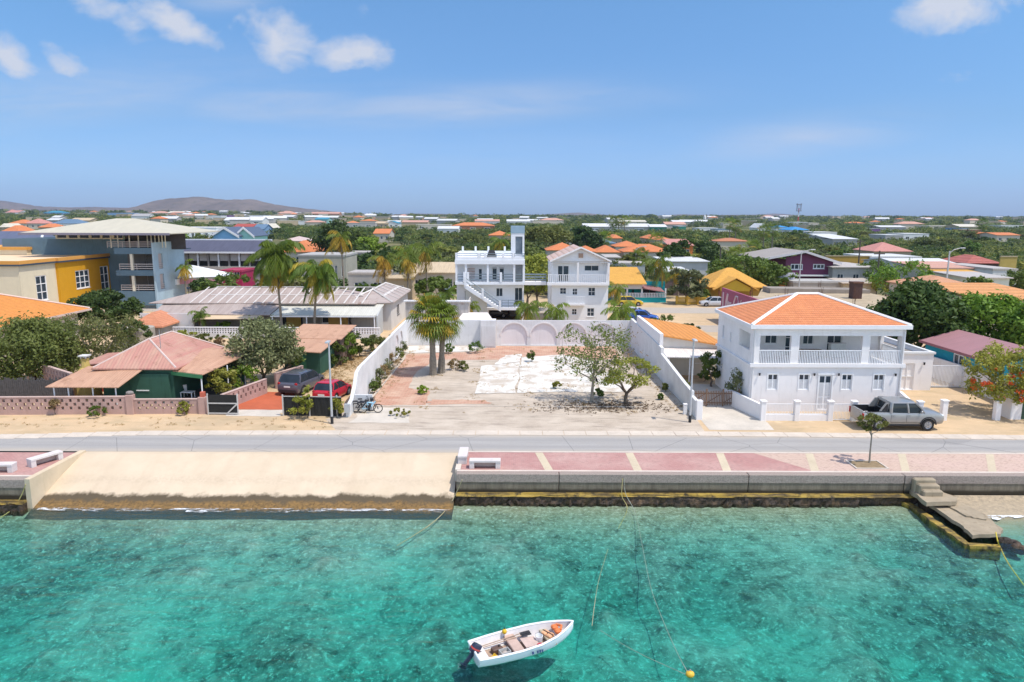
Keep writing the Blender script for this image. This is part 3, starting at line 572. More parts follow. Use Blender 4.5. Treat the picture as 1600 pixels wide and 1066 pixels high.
for p, q in ((a, b), (a, (-.2, -.2, ze+.13)), (b, (w_+.2, -.2, ze+.13)), (a, (-.2, d_+.2, ze+.13)), (b, (w_+.2, d_+.2, ze+.13))): cap.tube([p, q], .12, 6)
cap.build('ridge_cap', white, rfo)
fa = MB(); x0, x1, y0, y1 = -.28, w_+.28, -.28, d_+.28
fa.box(x0, x1, y0, y0+.1, ze-.14, ze+.14); fa.box(x0, x1, y1-.1, y1, ze-.14, ze+.14); fa.box(x0, x0+.1, y0+.1, y1-.1, ze-.14, ze+.14); fa.box(x1-.1, x1, y0+.1, y1-.1, ze-.14, ze+.14)
fa.box(x0+.1, x1-.1, y0+.1, -.002, ze-.13, ze-.1); fa.box(x0+.1, -.002, -.002, y1-.1, ze-.13, ze-.1); fa.box(w_+.002, x1-.1, -.002, y1-.1, ze-.13, ze-.1); fa.build('fascia', white, rfo)
def shutter_window(par, M, u, z, w, h):
    mb = MB(M); mb.box(u-.07, u+w+.07, -.035, -.002, z+h, z+h+.09); mb.box(u-.07, u, -.03, -.002, z-.06, z+h); mb.box(u+w, u+w+.07, -.03, -.002, z-.06, z+h); mb.box(u, u+w, .05, .12, z, z+.06); mb.box(u, u+w, .05, .12, z+h-.05, z+h); mb.box(u+w/2-.04, u+w/2+.04, .05, .12, z+.06, z+h-.05)
    mb.box(u, u+.05, .05, .12, z+.06, z+h-.05); mb.box(u+w-.05, u+w, .05, .12, z+.06, z+h-.05); mb.box(u+.05, u+w/2-.04, .055, .115, z+h*.60, z+h*.65); mb.box(u+w/2+.04, u+w-.05, .055, .115, z+h*.60, z+h*.65)
    fr = mb.build('window', wframe, par); g = MB(M)
    for s in (u+.05, u+w/2+.04): g.box(s, s+w/2-.09, .09, .11, z+h*.65, z+h-.05)
    g.build('pane', glass, fr); sh = MB(M)
    for s in (u+.05, u+w/2+.04):
        for k in range(6): zz = z+.08+k*(h*.6-.1)/6; sh.box(s, s+w/2-.09, .06, .10, zz, zz+h*.055)
    sh.box(u+.05, u+w-.05, .112, .13, z+.06, z+h*.6); sh.build('shutter', plaster((.70, .70, .71), .05), fr)
for u, w in wu: shutter_window(H, M_front(0, 0), u, 1.6, w, 1.1)
mb = MB(); u, w, z, h = 4.86, .9, .15, 2.53
mb.box(u-.09, u, -.04, -.002, z, z+h); mb.box(u+w, u+w+.09, -.04, -.002, z, z+h); mb.box(u-.14, u+w+.14, -.06, -.002, z+h, z+h+.1); mb.box(u, u+w, .07, .13, z, z+h)
do = mb.build('door', wframe, H); g = MB()
for s in (u+.07, u+w/2+.05):
    g.box(s, s+.31, .055, .066, z+1.95, z+2.4)
g.build('pane', glass, do)
for s in (u+.09, u+w/2+.07):
    for z0, n, dz, hh in ((1.0, 7, .13, .07), (.12, 7, .11, .06)):
        g = MB(); g.box(s-.01, s+.28, .058, .068, z+z0-.02, z+z0+n*dz)
        for k in range(n): g.box(s, s+.27, .045, .057, z+z0+k*dz, z+z0+hh+k*dz)
        g.build('louvre', plaster((.62, .62, .63), .05), do)
g = MB(); g.ell((u+w-.1, .03, z+1.05), (.03, .04, .03)); g.build('handle', steel, do)
window(H, M_front(.25, 3.0), 1.7, 4.35, .9, 1.0, 2, 1); window(H, M_front(.25, 3.0), 4.5, 4.3, .8, .95, 2, 1); window(H, M_front(.25, 3.0), 3.2, zl+.05, 1.0, 2.1, 2, 3, name='door', sill=False); window(H, M_front(.25, 3.0), 6.3, zl+.05, 1.1, 2.0, 2, 2, name='door', sill=False)
for (u, z, w, h) in ((1.2, 1.7, .45, .8), (4.6, 1.7, .4, .7), (1.2, 4.15, .45, 1.0), (3.2, 4.2, .3, .7)): window(H, M_left(0, d_), u, z, w, h, 2, 1)
for u in (.6, 4.45, 6.16, 10.15): m_ = MB(); m_.cyl((u, -.12, 2.62), (u, -.12, 2.80), .05, .07, 8); m_.box(u-.02, u+.02, -.1, -.002, 2.74, 2.78); m_.build('wall_lamp', dark, H)
t = thing('patio_table', 'long dark wooden table laid with things on the upper veranda of the white house', 'table', (21.6, 50.2, zl+.02))
wood_d = simple((.16, .10, .07), .6, .3, sc=6)
mb = MB(); mb.box(-.9, .9, -.4, .4, .70, .75); mb.build('tabletop', wood_d, t)
for sx in (-.8, .8):
    for sy in (-.32, .32): mb = MB(); mb.cyl((sx, sy, 0), (sx, sy, .7), .035); mb.build('leg', wood_d, t)
t = thing('sideboard', 'white cabinet standing against the back wall of the upper veranda', 'cabinet', (24.0, 51.15, zl+.02)); mb = MB(); mb.cbox(-.55, .55, -.25, .22, .06, 1.05, .02); mb.build('carcass', plaster((.7, .7, .66), .08), t); mb = MB(); mb.cbox(-.6, .6, -.3, .24, 1.05, 1.1, .01); mb.build('top', wframe, t)
for s in (-.3, .3): mb = MB(); mb.ell((s+.2*(1 if s < 0 else -1), -.27, .7), (.03, .03, .03)); mb.build('knob', steel, t)
# front fence of the white house
fe = thing('white_fence', 'low white fence with square pillars and thin bars in front of the white house', 'fence', (17.0, 46.15, 0))
pu = [0, 2.28, 4.55, 6.15, 8.4, 10.6]
for u in pu: mb = MB(); mb.cbox(u-.17, u+.17, -.17, .17, 0, 1.32, .02); mb.cbox(u-.21, u+.21, -.21, .21, 1.32, 1.40, .02); mb.build('pillar', white, fe)
for a, b in zip(pu[:-1], pu[1:]):
    gate_ = abs(a-4.55) < .01
    if not gate_: mb = MB(); mb.box(a+.17, b-.17, -.1, .1, 0, .42); mb.build('low_wall', white, fe)
    balustrade(fe, M_front(0, -.03), a+.18, b-.18, .06 if gate_ else .45, 1.12 if gate_ else .72, int((b-a)/.12), bars_w, 'gate' if gate_ else 'bar_panel', .024, .04, .05)
mb = MB(); mb.hexa([(-.1, .17, 0), (.1, .17, 0), (-.9, 4.0, 0), (-1.1, 4.0, 0)], [(-.1, .17, 1.05), (.1, .17, 1.05), (-.9, 4.0, 1.15), (-1.1, 4.0, 1.15)]); mb.build('side_wall', white, fe)
mb = MB(); mb.hexa([(10.5, .17, 0), (10.7, .17, 0), (10.55, 2.2, 0), (10.35, 2.2, 0)], [(10.5, .17, .9), (10.7, .17, .9), (10.55, 2.2, 1.5), (10.35, 2.2, 1.5)]); mb.build('side_wall', white, fe)
def gate_pillar(x, y, label, w=.36, d=.36, h=1.35, c=None):
    p = thing('gate_pillar', label, 'pillar', (x, y, 0)); mb = MB(); mb.cbox(-w/2, w/2, -d/2, d/2, 0, h, .02); mb.build('shaft', c or white, p); mb = MB(); mb.cbox(-w/2-.04, w/2+.04, -d/2-.04, d/2+.04, h, h+.07, .02); mb.build('cap', c or white, p); return p
gate_pillar(29.4, 46.4, 'square white gate pillar just behind the bonnet of the pickup'); gate_pillar(33.1, 46.5, 'short square white gate pillar at the right side of the sandy drive', .36, .36, 1.3)
p = thing('boundary_wall', 'thick white wall stub beside the flame tree at the right edge', 'wall', (34.4, 46.8, 0)); mb = MB(); mb.cbox(-.3, .45, -.25, 1.4, 0, 1.7, .03); mb.build('masonry', white, p); mb = MB(); mb.cbox(.46, 4.5, -.2, -.05, 0, 1.5, .02); mb.build('gate_leaf', simple((.03, .08, .05), .5, .2), p)
# annex with flat roof, drive gate, boundary wall
A = thing('annex', 'low flat-roofed white annex with double doors right of the white house', 'annex', (27.95, 54.8, 0))
mb = MB(); panel(mb, M_front(0, 0), 5.5, 0, 2.95, [(3.0, 4.1, .05, 2.2)]); panel(mb, M_right(5.5, .2), 8.6, 0, 2.95); panel(mb, M_left(0, 9), 9-.2, 0, 2.95); panel(mb, M_back(5.5, 9), 5.3, 0, 2.95); mb.build('wall', white, A)
mb = MB(); mb.box(-.02, 5.6, -.1, .25, 2.952, 3.12); mb.box(5.3, 5.6, .25, 9.1, 2.952, 3.12); mb.box(0, 5.3, 8.8, 9.1, 2.952, 3.12); mb.build('parapet', plaster((.72, .71, .68), .2), A)
mb = MB(); mb.box(.2, 5.3, .25, 8.8, 2.6, 2.72); mb.build('roof', plaster((.33, .30, .27), .3, 'roof_felt'), A)
window(A, M_front(0, 0), 3.0, .05, 1.1, 2.15, 2, 2, wframe, white, 'door', False)
m_ = MB(); m_.cyl((4.75, -.12, 2.1), (4.75, -.12, 2.3), .06, .08, 8); m_.build('wall_lamp', dark, A)
A = thing('outbuilding', 'small outbuilding with orange roof seen past the annex', 'outbuilding', (29.5, 65.5, 0)); mb = MB(); mb.box(0, 6, 0, 4, 0, 2.5); mb.build('wall', offwhite, A); mb = MB(); mb.slab([(-.3, -.3, 2.75), (6.3, -.3, 2.75), (6.3, 4.3, 3.4), (-.3, 4.3, 3.4)], .12); mb.build('roof', tile_roof((.66, .27, .06), .1), A)
G_ = thing('drive_gate', 'white barred sliding gate between the annex and the boundary wall', 'gate', (33.55, 55.7, 0)); balustrade(G_, M_front(0, 0), 0, 2.9, .1, 1.75, 26, bars_w, 'bar_panel', .04, .06, .06); mb = MB(); mb.box(0, 2.9, -.05, .12, 0, .08); mb.build('track', steel, G_)
BW = thing('boundary_wall', 'high white boundary wall in front of the turquoise house', 'wall', (36.3, 47.6, 0)); mb = MB()
for a, b in (((36.3, 61.2), (36.75, 54.6)), ((36.75, 54.6), (36.1, 48.2))):
    ax, ay, bx, by = a[0]-36.3, a[1]-47.6, b[0]-36.3, b[1]-47.6; mb.hexa([(bx, by, 0), (bx+.2, by, 0), (ax+.2, ay, 0), (ax, ay, 0)], [(bx, by, 1.75), (bx+.2, by, 1.75), (ax+.2, ay, 1.75), (ax, ay, 1.75)])
mb.build('masonry', plaster((.74, .72, .70), .18), BW)
# picket gate left of the white house, with planter
PG = thing('picket_gate', 'brown wooden picket gate across the drive left of the white house', 'gate', (12.95, 49.7, 0)); wood_b = simple((.22, .13, .08), .8, .3, sc=8)
for u in (0, 1.2, 2.4, 3.55): mb = MB(); mb.box(u-.05, u+.05, -.05, .05, 0, 1.3); mb.build('post', wood_b, PG)
for a in (0, 1.2, 2.4):
    mb = MB(); n = 9
    for i in range(n): c_ = a+.07+1.06*(i+.5)/n; mb.box(c_-.028, c_+.028, -.02, .01, .08, 1.1+.08*math.sin(i/n*3.14))
    mb.box(a+.055, a+1.14, .012, .05, .22, .30); mb.box(a+.055, a+1.14, .012, .05, .92, 1.0); mb.ext([(a+.06, .3), (a+.16, .3), (a+1.13, .92), (a+1.03, .92)], .052, .075); mb.build('picket_panel', wood_b, PG)
PL = thing('planter', 'white planter box under the grey-green bush beside the picket gate', 'planter', (16.55, 49.9, 0)); mb = MB(); mb.box(0, 1.6, 0, .1, 0, .55); mb.box(0, .1, .1, 1.5, 0, .55); mb.box(1.5, 1.6, .1, 1.5, 0, .55); mb.box(.1, 1.5, 1.4, 1.5, 0, .55); mb.build('box', white, PL); mb = MB(); mb.box(.1, 1.5, .1, 1.4, 0, .45); mb.build('soil', simple((.1, .07, .05), .95, .3), PL)
# house with the orange mono-pitch roof and carport
K = thing('carport_house', 'small white house with plain orange sloping roof and white carport', 'house', (12.95, 60, 0))
mb = MB(); mb.ext([(-.0, 0), (5.3, 0), (5.3, 2.6), (0, 3.45)], 0, .2); mb.ext([(0, 0), (5.3, 0), (5.3, 2.6), (0, 3.45)], 10.6, 10.8); mb.box(0, .2, .2, 10.6, 0, 3.4); mb.box(5.1, 5.3, .2, 10.6, 0, 2.6); mb.build('wall', plaster((.76, .73, .66), .12), K)
mb = MB(); mb.slab([(.08, -.35, 3.58), (5.6, -.35, 2.68), (5.6, 11, 2.68), (.08, 11, 3.58)], .12); mb.build('roof', tile_roof((.66, .27, .06), .09), K)
mb = MB(); mb.hexa([(-.25, -.4, 0), (.05, -.4, 0), (.05, 11, 0), (-.25, 11, 0)], [(-.25, -.4, 3.72), (.05, -.4, 3.72), (.05, 11, 3.72), (-.25, 11, 3.72)]); mb.build('gable_wall', white, K)
cp = MB(); cp.slab([(-.1, -2.6, 2.15), (5.0, -2.6, 2.05), (5.0, -.02, 2.35), (-.1, -.02, 2.45)], .08); cpo = cp.build('carport_roof', sheet_roof((.74, .68, .63), 'X', .2), K)
for u in (.15, 1.9, 4.6): mb = MB(); mb.cyl((u, -2.45, 0), (u, -2.45, 2.05), .06); mb.build('post', bars_w, cpo)
window(K, M_front(0, 0), 3.0, 1.1, .7, 1.0, 2, 3); window(K, M_front(0, 0), .9, .05, 1.3, 2.0, 3, 1, name='door', sill=False)
ch = thing('garden_chair', 'white garden chair under the carport roof', 'chair', (17.0, 58.9, 0), 0.6)
def chair_parts(c, m):
    mb = MB(); mb.cbox(-.24, .24, -.24, .24, .40, .45, .02); mb.build('seat', m, c); mb = MB(); mb.hexa([(-.24, .2, .46), (.24, .2, .46), (.24, .25, .46), (-.24, .25, .46)], [(-.2, .34, .9), (.2, .34, .9), (.2, .38, .88), (-.2, .38, .88)]); mb.build('backrest', m, c)
    for sx in (-.21, .21):
        mb = MB(); mb.tube([(sx, -.2, .45), (sx*1.2, -.24, .64), (sx*1.2, .2, .66)], .025, 6); mb.build('armrest', m, c)
        for sy in (-.2, .2): mb = MB(); mb.cyl((sx, sy, .4), (sx*1.15, sy*1.15, 0), .028, .022, 6); mb.build('leg', m, c)
plast = simple((.82, .82, .80), .35, .04, name='white_plastic'); chair_parts(ch, plast)
# turquoise house on the right
TH = thing('turquoise_house', 'low turquoise house with faded pink roof behind the white boundary wall', 'house', (36.95, 53.5, 0)); teal = plaster((.02, .30, .40), .16)
mb = MB(); panel(mb, M_left(0, 8.4), 8.4, 0, 2.7, [win_hole(4.0, 1.2, 1.4, 1.3)]); panel(mb, M_front(.2, 0), 5.8, 0, 2.7); panel(mb, M_back(6, 8.4), 5.8, 0, 2.7); panel(mb, M_right(6, .2), 8.0, 0, 2.7)
for y in (0, 8.2): mb.ext([(0, 2.7), (6, 2.7), (3, 3.6)], y, y+.2)
mb.build('wall', teal, TH); window(TH, M_left(0, 8.4), 4.0, 1.2, 1.4, 1.3, 2, 1, bar=.12)
rf = MB(); gable(rf, -.35, 6.35, -.4, 8.8, 2.78, .98, 'y'); ro = rf.build('roof', sheet_roof((.40, .20, .205), 'Y', .2, (.33, .18, .18)), TH)
mb = MB(); mb.box(-.42, -.36, -.42, 8.82, 2.6, 2.82); mb.build('fascia', simple((.30, .12, .13), .6, .2), ro)
mb = MB(); mb.cbox(-.45, -.01, 2.3, 3.0, .9, 1.5, .04); mb.build('air_conditioner', wframe, TH)

# ------------------------------------------------------------------ walls round the empty lot
def arch_panel(mb, M, w, z0, z1, arches, t=.2, d=.10, n=18):
    """wall with recessed blind arches (centre u, half width, height of spring, z foot)"""
    old = mb.M; mb.M = old @ M; u = 0.
    for (c_, r, sp_, zf) in arches:
        if c_-r > u: mb.box(u, c_-r, 0, t, z0, z1)
        if zf > z0: mb.box(c_-r, c_+r, 0, t, z0, zf)
        arc = [(c_+r*math.cos(math.pi*(1-i/n)), sp_+r*math.sin(math.pi*(1-i/n))) for i in range(n+1)]
        for (xa, za), (xb, zb) in zip(arc[:-1], arc[1:]):
            mb.hexa([(xa, 0, za), (xb, 0, zb), (xb, t, zb), (xa, t, za)], [(xa, 0, z1), (xb, 0, z1), (xb, t, z1), (xa, t, z1)])
        mb.k = 1; mb.ext([(c_-r, zf)] + arc + [(c_+r, zf)], d, t-.01); mb.k = 0; u = c_+r
    if u < w: mb.box(u, w, 0, t, z0, z1)
    mb.M = old; return mb
peel = plaster((.74, .73, .72), .22, 'peeling_white_plaster'); niche = plaster((.76, .72, .71), .1)
BWL = thing('lot_wall', 'long white wall with blind arches closing the back of the empty lot', 'wall', (-11.3, 74, 0))
mb = MB(); panel(mb, M_front(0, 0), 8.0, 0, 2.75, [], .2); mb.box(8.0, 9.6, -1.2, .2, 0, 2.9); mb.build('masonry', [peel, niche], BWL)
mb = MB(); arch_panel(mb, M_front(9.62, -.02), 14.6, 0, 2.75, [(1.9, 1.38, 1.05, .1), (5.05, 1.38, 1.05, .1), (8.2, 1.38, 1.05, .1), (11.35, 1.38, 1.05, .1)]); mb.build('arched_wall', [peel, niche], BWL)
mb = MB()
for c_ in (1.9, 5.05, 8.2, 11.35):
    for i in range(16): a0, a1 = math.pi*i/16, math.pi*(i+1)/16; mb.hexa(*[[(9.62+c_+(r*math.cos(a)), y, 1.05+r*math.sin(a)) for a, r, y in ((a0, 1.39, yy), (a0, 1.52, yy), (a1, 1.52, yy), (a1, 1.39, yy))] for yy in (-.07, -.022)])
mb.build('arch_moulding', plaster((.78, .73, .70), .1), BWL)
mb = MB(); mb.box(8.0, 8.05, -1.3, -1.2, .1, 2.4); mb.box(8.1, 9.5, -1.24, -1.205, .15, 2.3); mb.build('door', plaster((.66, .65, .64), .15), BWL)
LW = thing('lot_wall', 'white peeling side wall with two small arches on the left of the empty lot', 'wall', (-11.35, 46.6, 0)); mb = MB()
def run_wall(mb, pts, t):   # pts: (y, ztop)
    for (ya, za), (yb, zb) in zip(pts[:-1], pts[1:]): mb.hexa([(0, ya, 0), (t, ya, 0), (t, yb, 0), (0, yb, 0)], [(0, ya, za), (t, ya, za), (t, yb, zb), (0, yb, zb)])
run_wall(mb, [(0, .75), (1.2, .95), (2.2, 1.6), (3.0, 2.45), (4, 2.65), (18.5, 2.7)], .25); arch_panel(mb, M_right(.25, 18.5), 9.0, 0, 2.75, [(1.8, 1.0, 1.3, .1), (4.4, 1.0, 1.3, .1)], .25, .12); mb.build('masonry', [peel, niche], LW)
mb = MB(); mb.box(.26, 1.5, 1.6, 1.8, 0, 1.15); mb.build('wing_wall', peel, LW); mb = MB(); mb.box(-.05, .3, -.25, 0, .35, .95); mb.build('meter_box', galv, LW)
RW = thing('lot_wall', 'white side wall stepping down to the road on the right of the empty lot', 'wall', (12.6, 46.5, 0)); mb = MB()
run_wall(mb, [(0, 1.15), (1.7, 1.2), (1.701, 1.5), (4.0, 1.6), (12.0, 2.2), (12.01, 2.7), (27.5, 3.0)], .25); mb.build('masonry', peel, RW); mb = MB(); mb.cbox(-.08, .33, -.35, -.005, 0, 1.35, .02); mb.build('pillar', white, RW)
p = thing('low_pillar', 'small leaning white post at the front right corner of the empty lot', 'post', (12.1, 47.6, 0)); mb = MB(); mb.cbox(-.12, .12, -.12, .12, 0, .7, .02); mb.build('shaft', white, p); mb = MB(); mb.cbox(-.14, .14, -.14, .14, .7, .76, .015); mb.build('cap', white, p)

# ------------------------------------------------------------------ white house with the outside stairs, the gabled house and their bridge
S = thing('white_stair_house', 'white three-storey house with outside staircase, roof terrace and stair tower', 'house', (-7.1, 88, 0)); cool = plaster((.80, .81, .83), .07); sh2 = plaster((.62, .64, .62), .1)
W8 = 8.6; u = lambda zx: (zx-120)*.0140
mb = MB(); panel(mb, M_front(0, 2.0), W8, 2.3, 5.2, [win_hole(u(190), 2.5, .85, 1.75), win_hole(u(480), 3.5, .85, 1.1), win_hole(u(650), 2.45, 1.0, 2.2)], .2)
panel(mb, M_front(0, 2.0), W8, 5.55, 7.75, [win_hole(u(320), 5.6, .45, 1.4), win_hole(u(445), 5.6, .6, 1.6), win_hole(u(510), 5.6, .6, 1.6)], .2)
mb.box(0, .2, 2.2, 9, 0, 7.75); mb.box(W8-.2, W8, 2.2, 9, 0, 7.75); mb.box(.2, W8-.2, 8.8, 9, 0, 7.75); mb.box(u(400), u(400)+.2, .1, 2.0, 0, 2.0); mb.box(W8-.3, W8, 0, 2.0, 0, 2.0)
mb.build('wall', cool, S)
for n_, z0, z1, y0 in (('floor_slab', 2.0, 2.3, 0), ('floor_slab', 5.2, 5.55, 0), ('floor_slab', 7.75, 8.3, -.05)):
    mb = MB(); mb.box(u(400) if z0 == 2.0 else -.05, W8+.05, y0, 9.05, z0, z1); mb.build(n_, cool, S)
for zx in (120, 205, 400, 636, 722): mb = MB(); mb.box(u(zx), u(zx)+.25, .05, .3, 5.55, 7.75); mb.build('column', cool, S)
mb = MB()
for (a, b) in ((0, .25), (u(318), u(345)), (u(375), u(395)), (u(535), u(556)), (u(628), u(645))): mb.box(a, b, 0, .2, 8.3, 9.15)
mb.box(0, W8, .02, .18, 8.3, 8.62); mb.box(0, .16, .2, 9, 8.3, 9.0); mb.box(W8-.16, W8, .2, 9, 8.3, 9.0); mb.box(.16, W8-.16, 8.84, 9, 8.3, 9.0)
for zx in (135, 260, 385, 545): mb.box(u(zx), u(zx)+.25, 8.8, 9.04, 9.0, 9.6)
mb.build('parapet', cool, S)
grail = simple((.22, .27, .30), .5, .1)
rails(S, M_front(0, .06), .25, u(318), 8.62, .5, 2, grail, 2); rails(S, M_front(0, .06), u(345), u(628), 8.62, .5, 2, grail, 3); rails(S, M_front(0, .06), u(645), W8, 8.62, .5, 2, grail, 2)
for a, b in ((.25, u(205)), (u(222), u(400)), (u(420), u(515)), (u(540), u(636)), (u(655), W8)): rails(S, M_front(0, .1), a, b, 5.55, 1.0, 3, grail, 2, 'railing', .05)
for zx in (190, 222, 516): mb = MB(); mb.box(u(zx), u(zx)+.28, -.05, .2, 5.55, 6.75); mb.build('pier', cool, S)
tw = MB(); panel(tw, M_front(u(615), 1.2), u(735)-u(615), 8.3, 12.4, [(u(655)-u(615), u(718)-u(615), 8.9, 11.15)]); tw.box(u(615), u(615)+.2, 1.4, 3.6, 8.3, 12.4); tw.box(u(735)-.2, u(735), 1.4, 3.6, 8.3, 12.4); tw.box(u(615)+.2, u(735)-.2, 3.4, 3.6, 8.3, 12.4); tw.box(u(615)+.2, u(735)-.2, 1.4, 3.4, 12.2, 12.3)
two = tw.build('stair_tower', cool, S); mb = MB(); mb.box(u(615)-.03, u(735)+.03, 1.16, 3.64, 11.55, 12.46); mb.build('tower_band', plaster((.30, .42, .50), .1), two); mb = MB(); mb.box(u(655), u(718), 1.33, 1.38, 8.9, 11.15); mb.build('door', glass_mat((.10, .12, .14)), two)
window(S, M_front(0, 2.0), u(190), 2.5, .85, 1.75, 2, 1, name='door', sill=False); window(S, M_front(0, 2.0), u(480), 3.5, .85, 1.1, 2, 1); window(S, M_front(0, 2.0), u(650), 2.45, 1.0, 2.2, 2, 1, name='door', sill=False)
for zx, w in ((320, .45), (445, .6), (510, .6)): window(S, M_front(0, 2.0), u(zx), 5.6, w, 1.5, 1, 1, name='door', sill=False)
mb = MB(); mb.box(u(655), u(720), .2, .26, 5.6, 7.7); mb.build('lattice_screen', simple((.20, .21, .21), .7, .2), S)
st = MB(); n = 14; xa, xb, za, zb = u(215), u(520), 5.3, 2.3
for i in range(n): x = xa+(xb-xa)*i/n; z = za-(za-zb)*(i+.5)/n; st.box(x, x+(xb-xa)/n+.06, -1.3, -.1, z-.16, z)
sto = st.build('staircase', cool, S)
mb = MB(); mb.ext([(xa-.2, za-.35), (xa+.1, za), (xb+.1, zb+.05), (xb+.1, zb-.35)], -1.38, -1.305); mb.build('stringer', cool, sto)
for k in range(2): mb = MB(); mb.tube([(xa, -1.34, za+.45+.42*k), (xb, -1.34, zb+.45+.42*k)], .055, 6); mb.build('handrail', grail, sto)
for f in (0, .5, 1.0): x = xa+(xb-xa)*f; z = za-(za-zb)*f; mb = MB(); mb.box(x-.13, x+.13, -1.45, -1.25, z-.2, z+1.05); mb.build('newel_post', cool, sto)
mb = MB(); mb.ext([(xa-.1, 0), (u(400), 0), (u(400), 3.15), (xa-.1, 4.9)], -.098, .098); mb.build('under_stair_wall', sh2, S)
rails(S, M_front(0, .05), u(535), u(650), 2.3, 1.0, 3, grail, 3); rails(S, M_front(0, .05), u(655), W8, 2.3, 1.0, 3, grail, 2)
mb = MB()
for i in range(8): mb.box(u(222), u(288), 1.2+i*.05, 1.3+i*.05, 5.7+i*.2, 5.76+i*.2)
mb.build('wooden_steps', simple((.35, .17, .11), .7, .2), S)
AC = thing('roof_lounger', 'dark lounge chairs standing on the roof terrace of the stair house', 'chair', (-2.6, 88.6, 8.3)); mb = MB(); mb.cbox(-.6, .6, -.2, .3, .3, .38, .02); mb.build('seat', blackm, AC); mb = MB(); mb.hexa([(-.6, .2, .4), (.6, .2, .4), (.6, .28, .4), (-.6, .28, .4)], [(-.35, .55, 1.15), (.35, .55, 1.15), (.35, .62, 1.15), (-.35, .62, 1.15)]); mb.build('backrest', blackm, AC)
for s in (-.6, .6): mb = MB(); mb.tube([(s, 0, .35), (s*1.35, -.1, 0)], .05, 5); mb.build('leg', blackm, AC)
GB = thing('gabled_house', 'narrow white three-storey house with tiled gable roof and balconies', 'house', (4.96, 88, 0)); v = lambda zx: (zx-985)*.0140; W9 = v(1490)
wn = [(1058, 57, 4.05, .8), (1170, 45, 3.95, .82), (1312, 63, 3.85, 1.05), (1168, 45, 1.45, .75), (1305, 65, 1.25, 1.05)]
mb = MB(); panel(mb, M_front(0, 0), W9, 0, 5.2, [win_hole(v(a), z, w*.014, h) for a, w, z, h in wn]); panel(mb, M_left(0, 10), 9.8, 0, 8.15, [win_hole(6.5, 2.9, 1.0, 1.9)]); panel(mb, M_right(W9, .2), 9.8, 0, 8.15); mb.box(.2, W9-.2, 9.8, 10, 0, 8.15)
panel(mb, M_front(.2, .9), W9-.4, 5.5, 8.15, [(v(1040)-.2, v(1140)-.2, 5.55, 7.55), (v(1280)-.2, v(1410)-.2, 6.9, 7.6)]); mb.ext([(-.0, 8.15), (W9, 8.15), (W9/2, 9.75)], .02, .22); mb.ext([(0, 8.15), (W9, 8.15), (W9/2, 9.75)], 9.78, 9.98); mb.box(.2, W9-.2, .2, .9, 8.02, 8.12); mb.build('wall', plaster((.80, .80, .80), .08), GB)
mb = MB(); mb.box(-.6, W9+.05, -.55, 1.0, 5.2, 5.5); slo = mb.build('balcony', white, GB); balustrade(slo, M_front(0, -.5), -.55, v(1205), 5.5, 1.05, 15, bars_w, bar=.09); balustrade(slo, M_front(0, -.5), v(1222), W9, 5.5, 1.05, 16, bars_w, bar=.09)
for zx in (1205, 1478): mb = MB(); mb.box(v(zx), v(zx)+.22, -.5, -.3, 5.5, 8.0); mb.build('column', white, slo)
mb = MB(); mb.box(v(1110), v(1280), -.7, -.002, 2.7, 2.9); sl2 = mb.build('balcony', white, GB); balustrade(sl2, M_front(0, -.68), v(1110), v(1280), 2.9, .95, 11, bars_w, bar=.07)
for a, w, z, h in wn: window(GB, M_front(0, 0), v(a), z, w*.014, h, 2, 2)
window(GB, M_front(.2, .9), v(1040)-.2, 5.55, .64, 2.0, 1, 1, name='door', sill=False); window(GB, M_front(.2, .9), v(1090)-.2, 5.55, .68, 2.0, 1, 1, name='door', sill=False); window(GB, M_front(.2, .9), v(1280)-.2, 6.9, 1.8, .7, 2, 1)
window(GB, M_left(0, 10), 6.5, 2.9, 1.0, 1.9, 2, 3, wframe, plaster((.6, .45, .36), .1), 'door', False)
rf = MB(); gable(rf, -.25, W9+.15, -.45, 10.2, 8.2, 1.72, 'y', .12); ro = rf.build('roof', tile_roof((.60, .42, .31), .3), GB)
mb = MB(); mb.box(-.25, W9+.15, -.46, -.40, 8.02, 8.1); mb.build('tie_beam', simple((.45, .47, .5), .6, .1), ro)
for s in (-1, 1): mb = MB(); c_ = W9/2; mb.slab([(c_, -.5, 9.98), (c_+s*(W9/2+.28), -.5, 8.26), (c_+s*(W9/2+.28), -.4, 8.26), (c_, -.4, 9.98)], .2); mb.build('barge_board', white, ro)
mb = MB(); mb.box(W9/2-.25, W9/2+.3, -.12, .015, 8.6, 9.15); mb.build('vent', simple((.42, .28, .2), .7, .2), GB)
BR = thing('footbridge', 'white footbridge joining the stair house and the gabled house', 'bridge', (1.5, 88.3, 0)); mb = MB(); mb.box(.06, 2.8, 0, 1.4, 5.15, 5.55); mb.build('deck', white, BR); rails(BR, M_front(0, 0), .06, 2.75, 5.55, 1.0, 3, grail, 3, 'railing', .09)
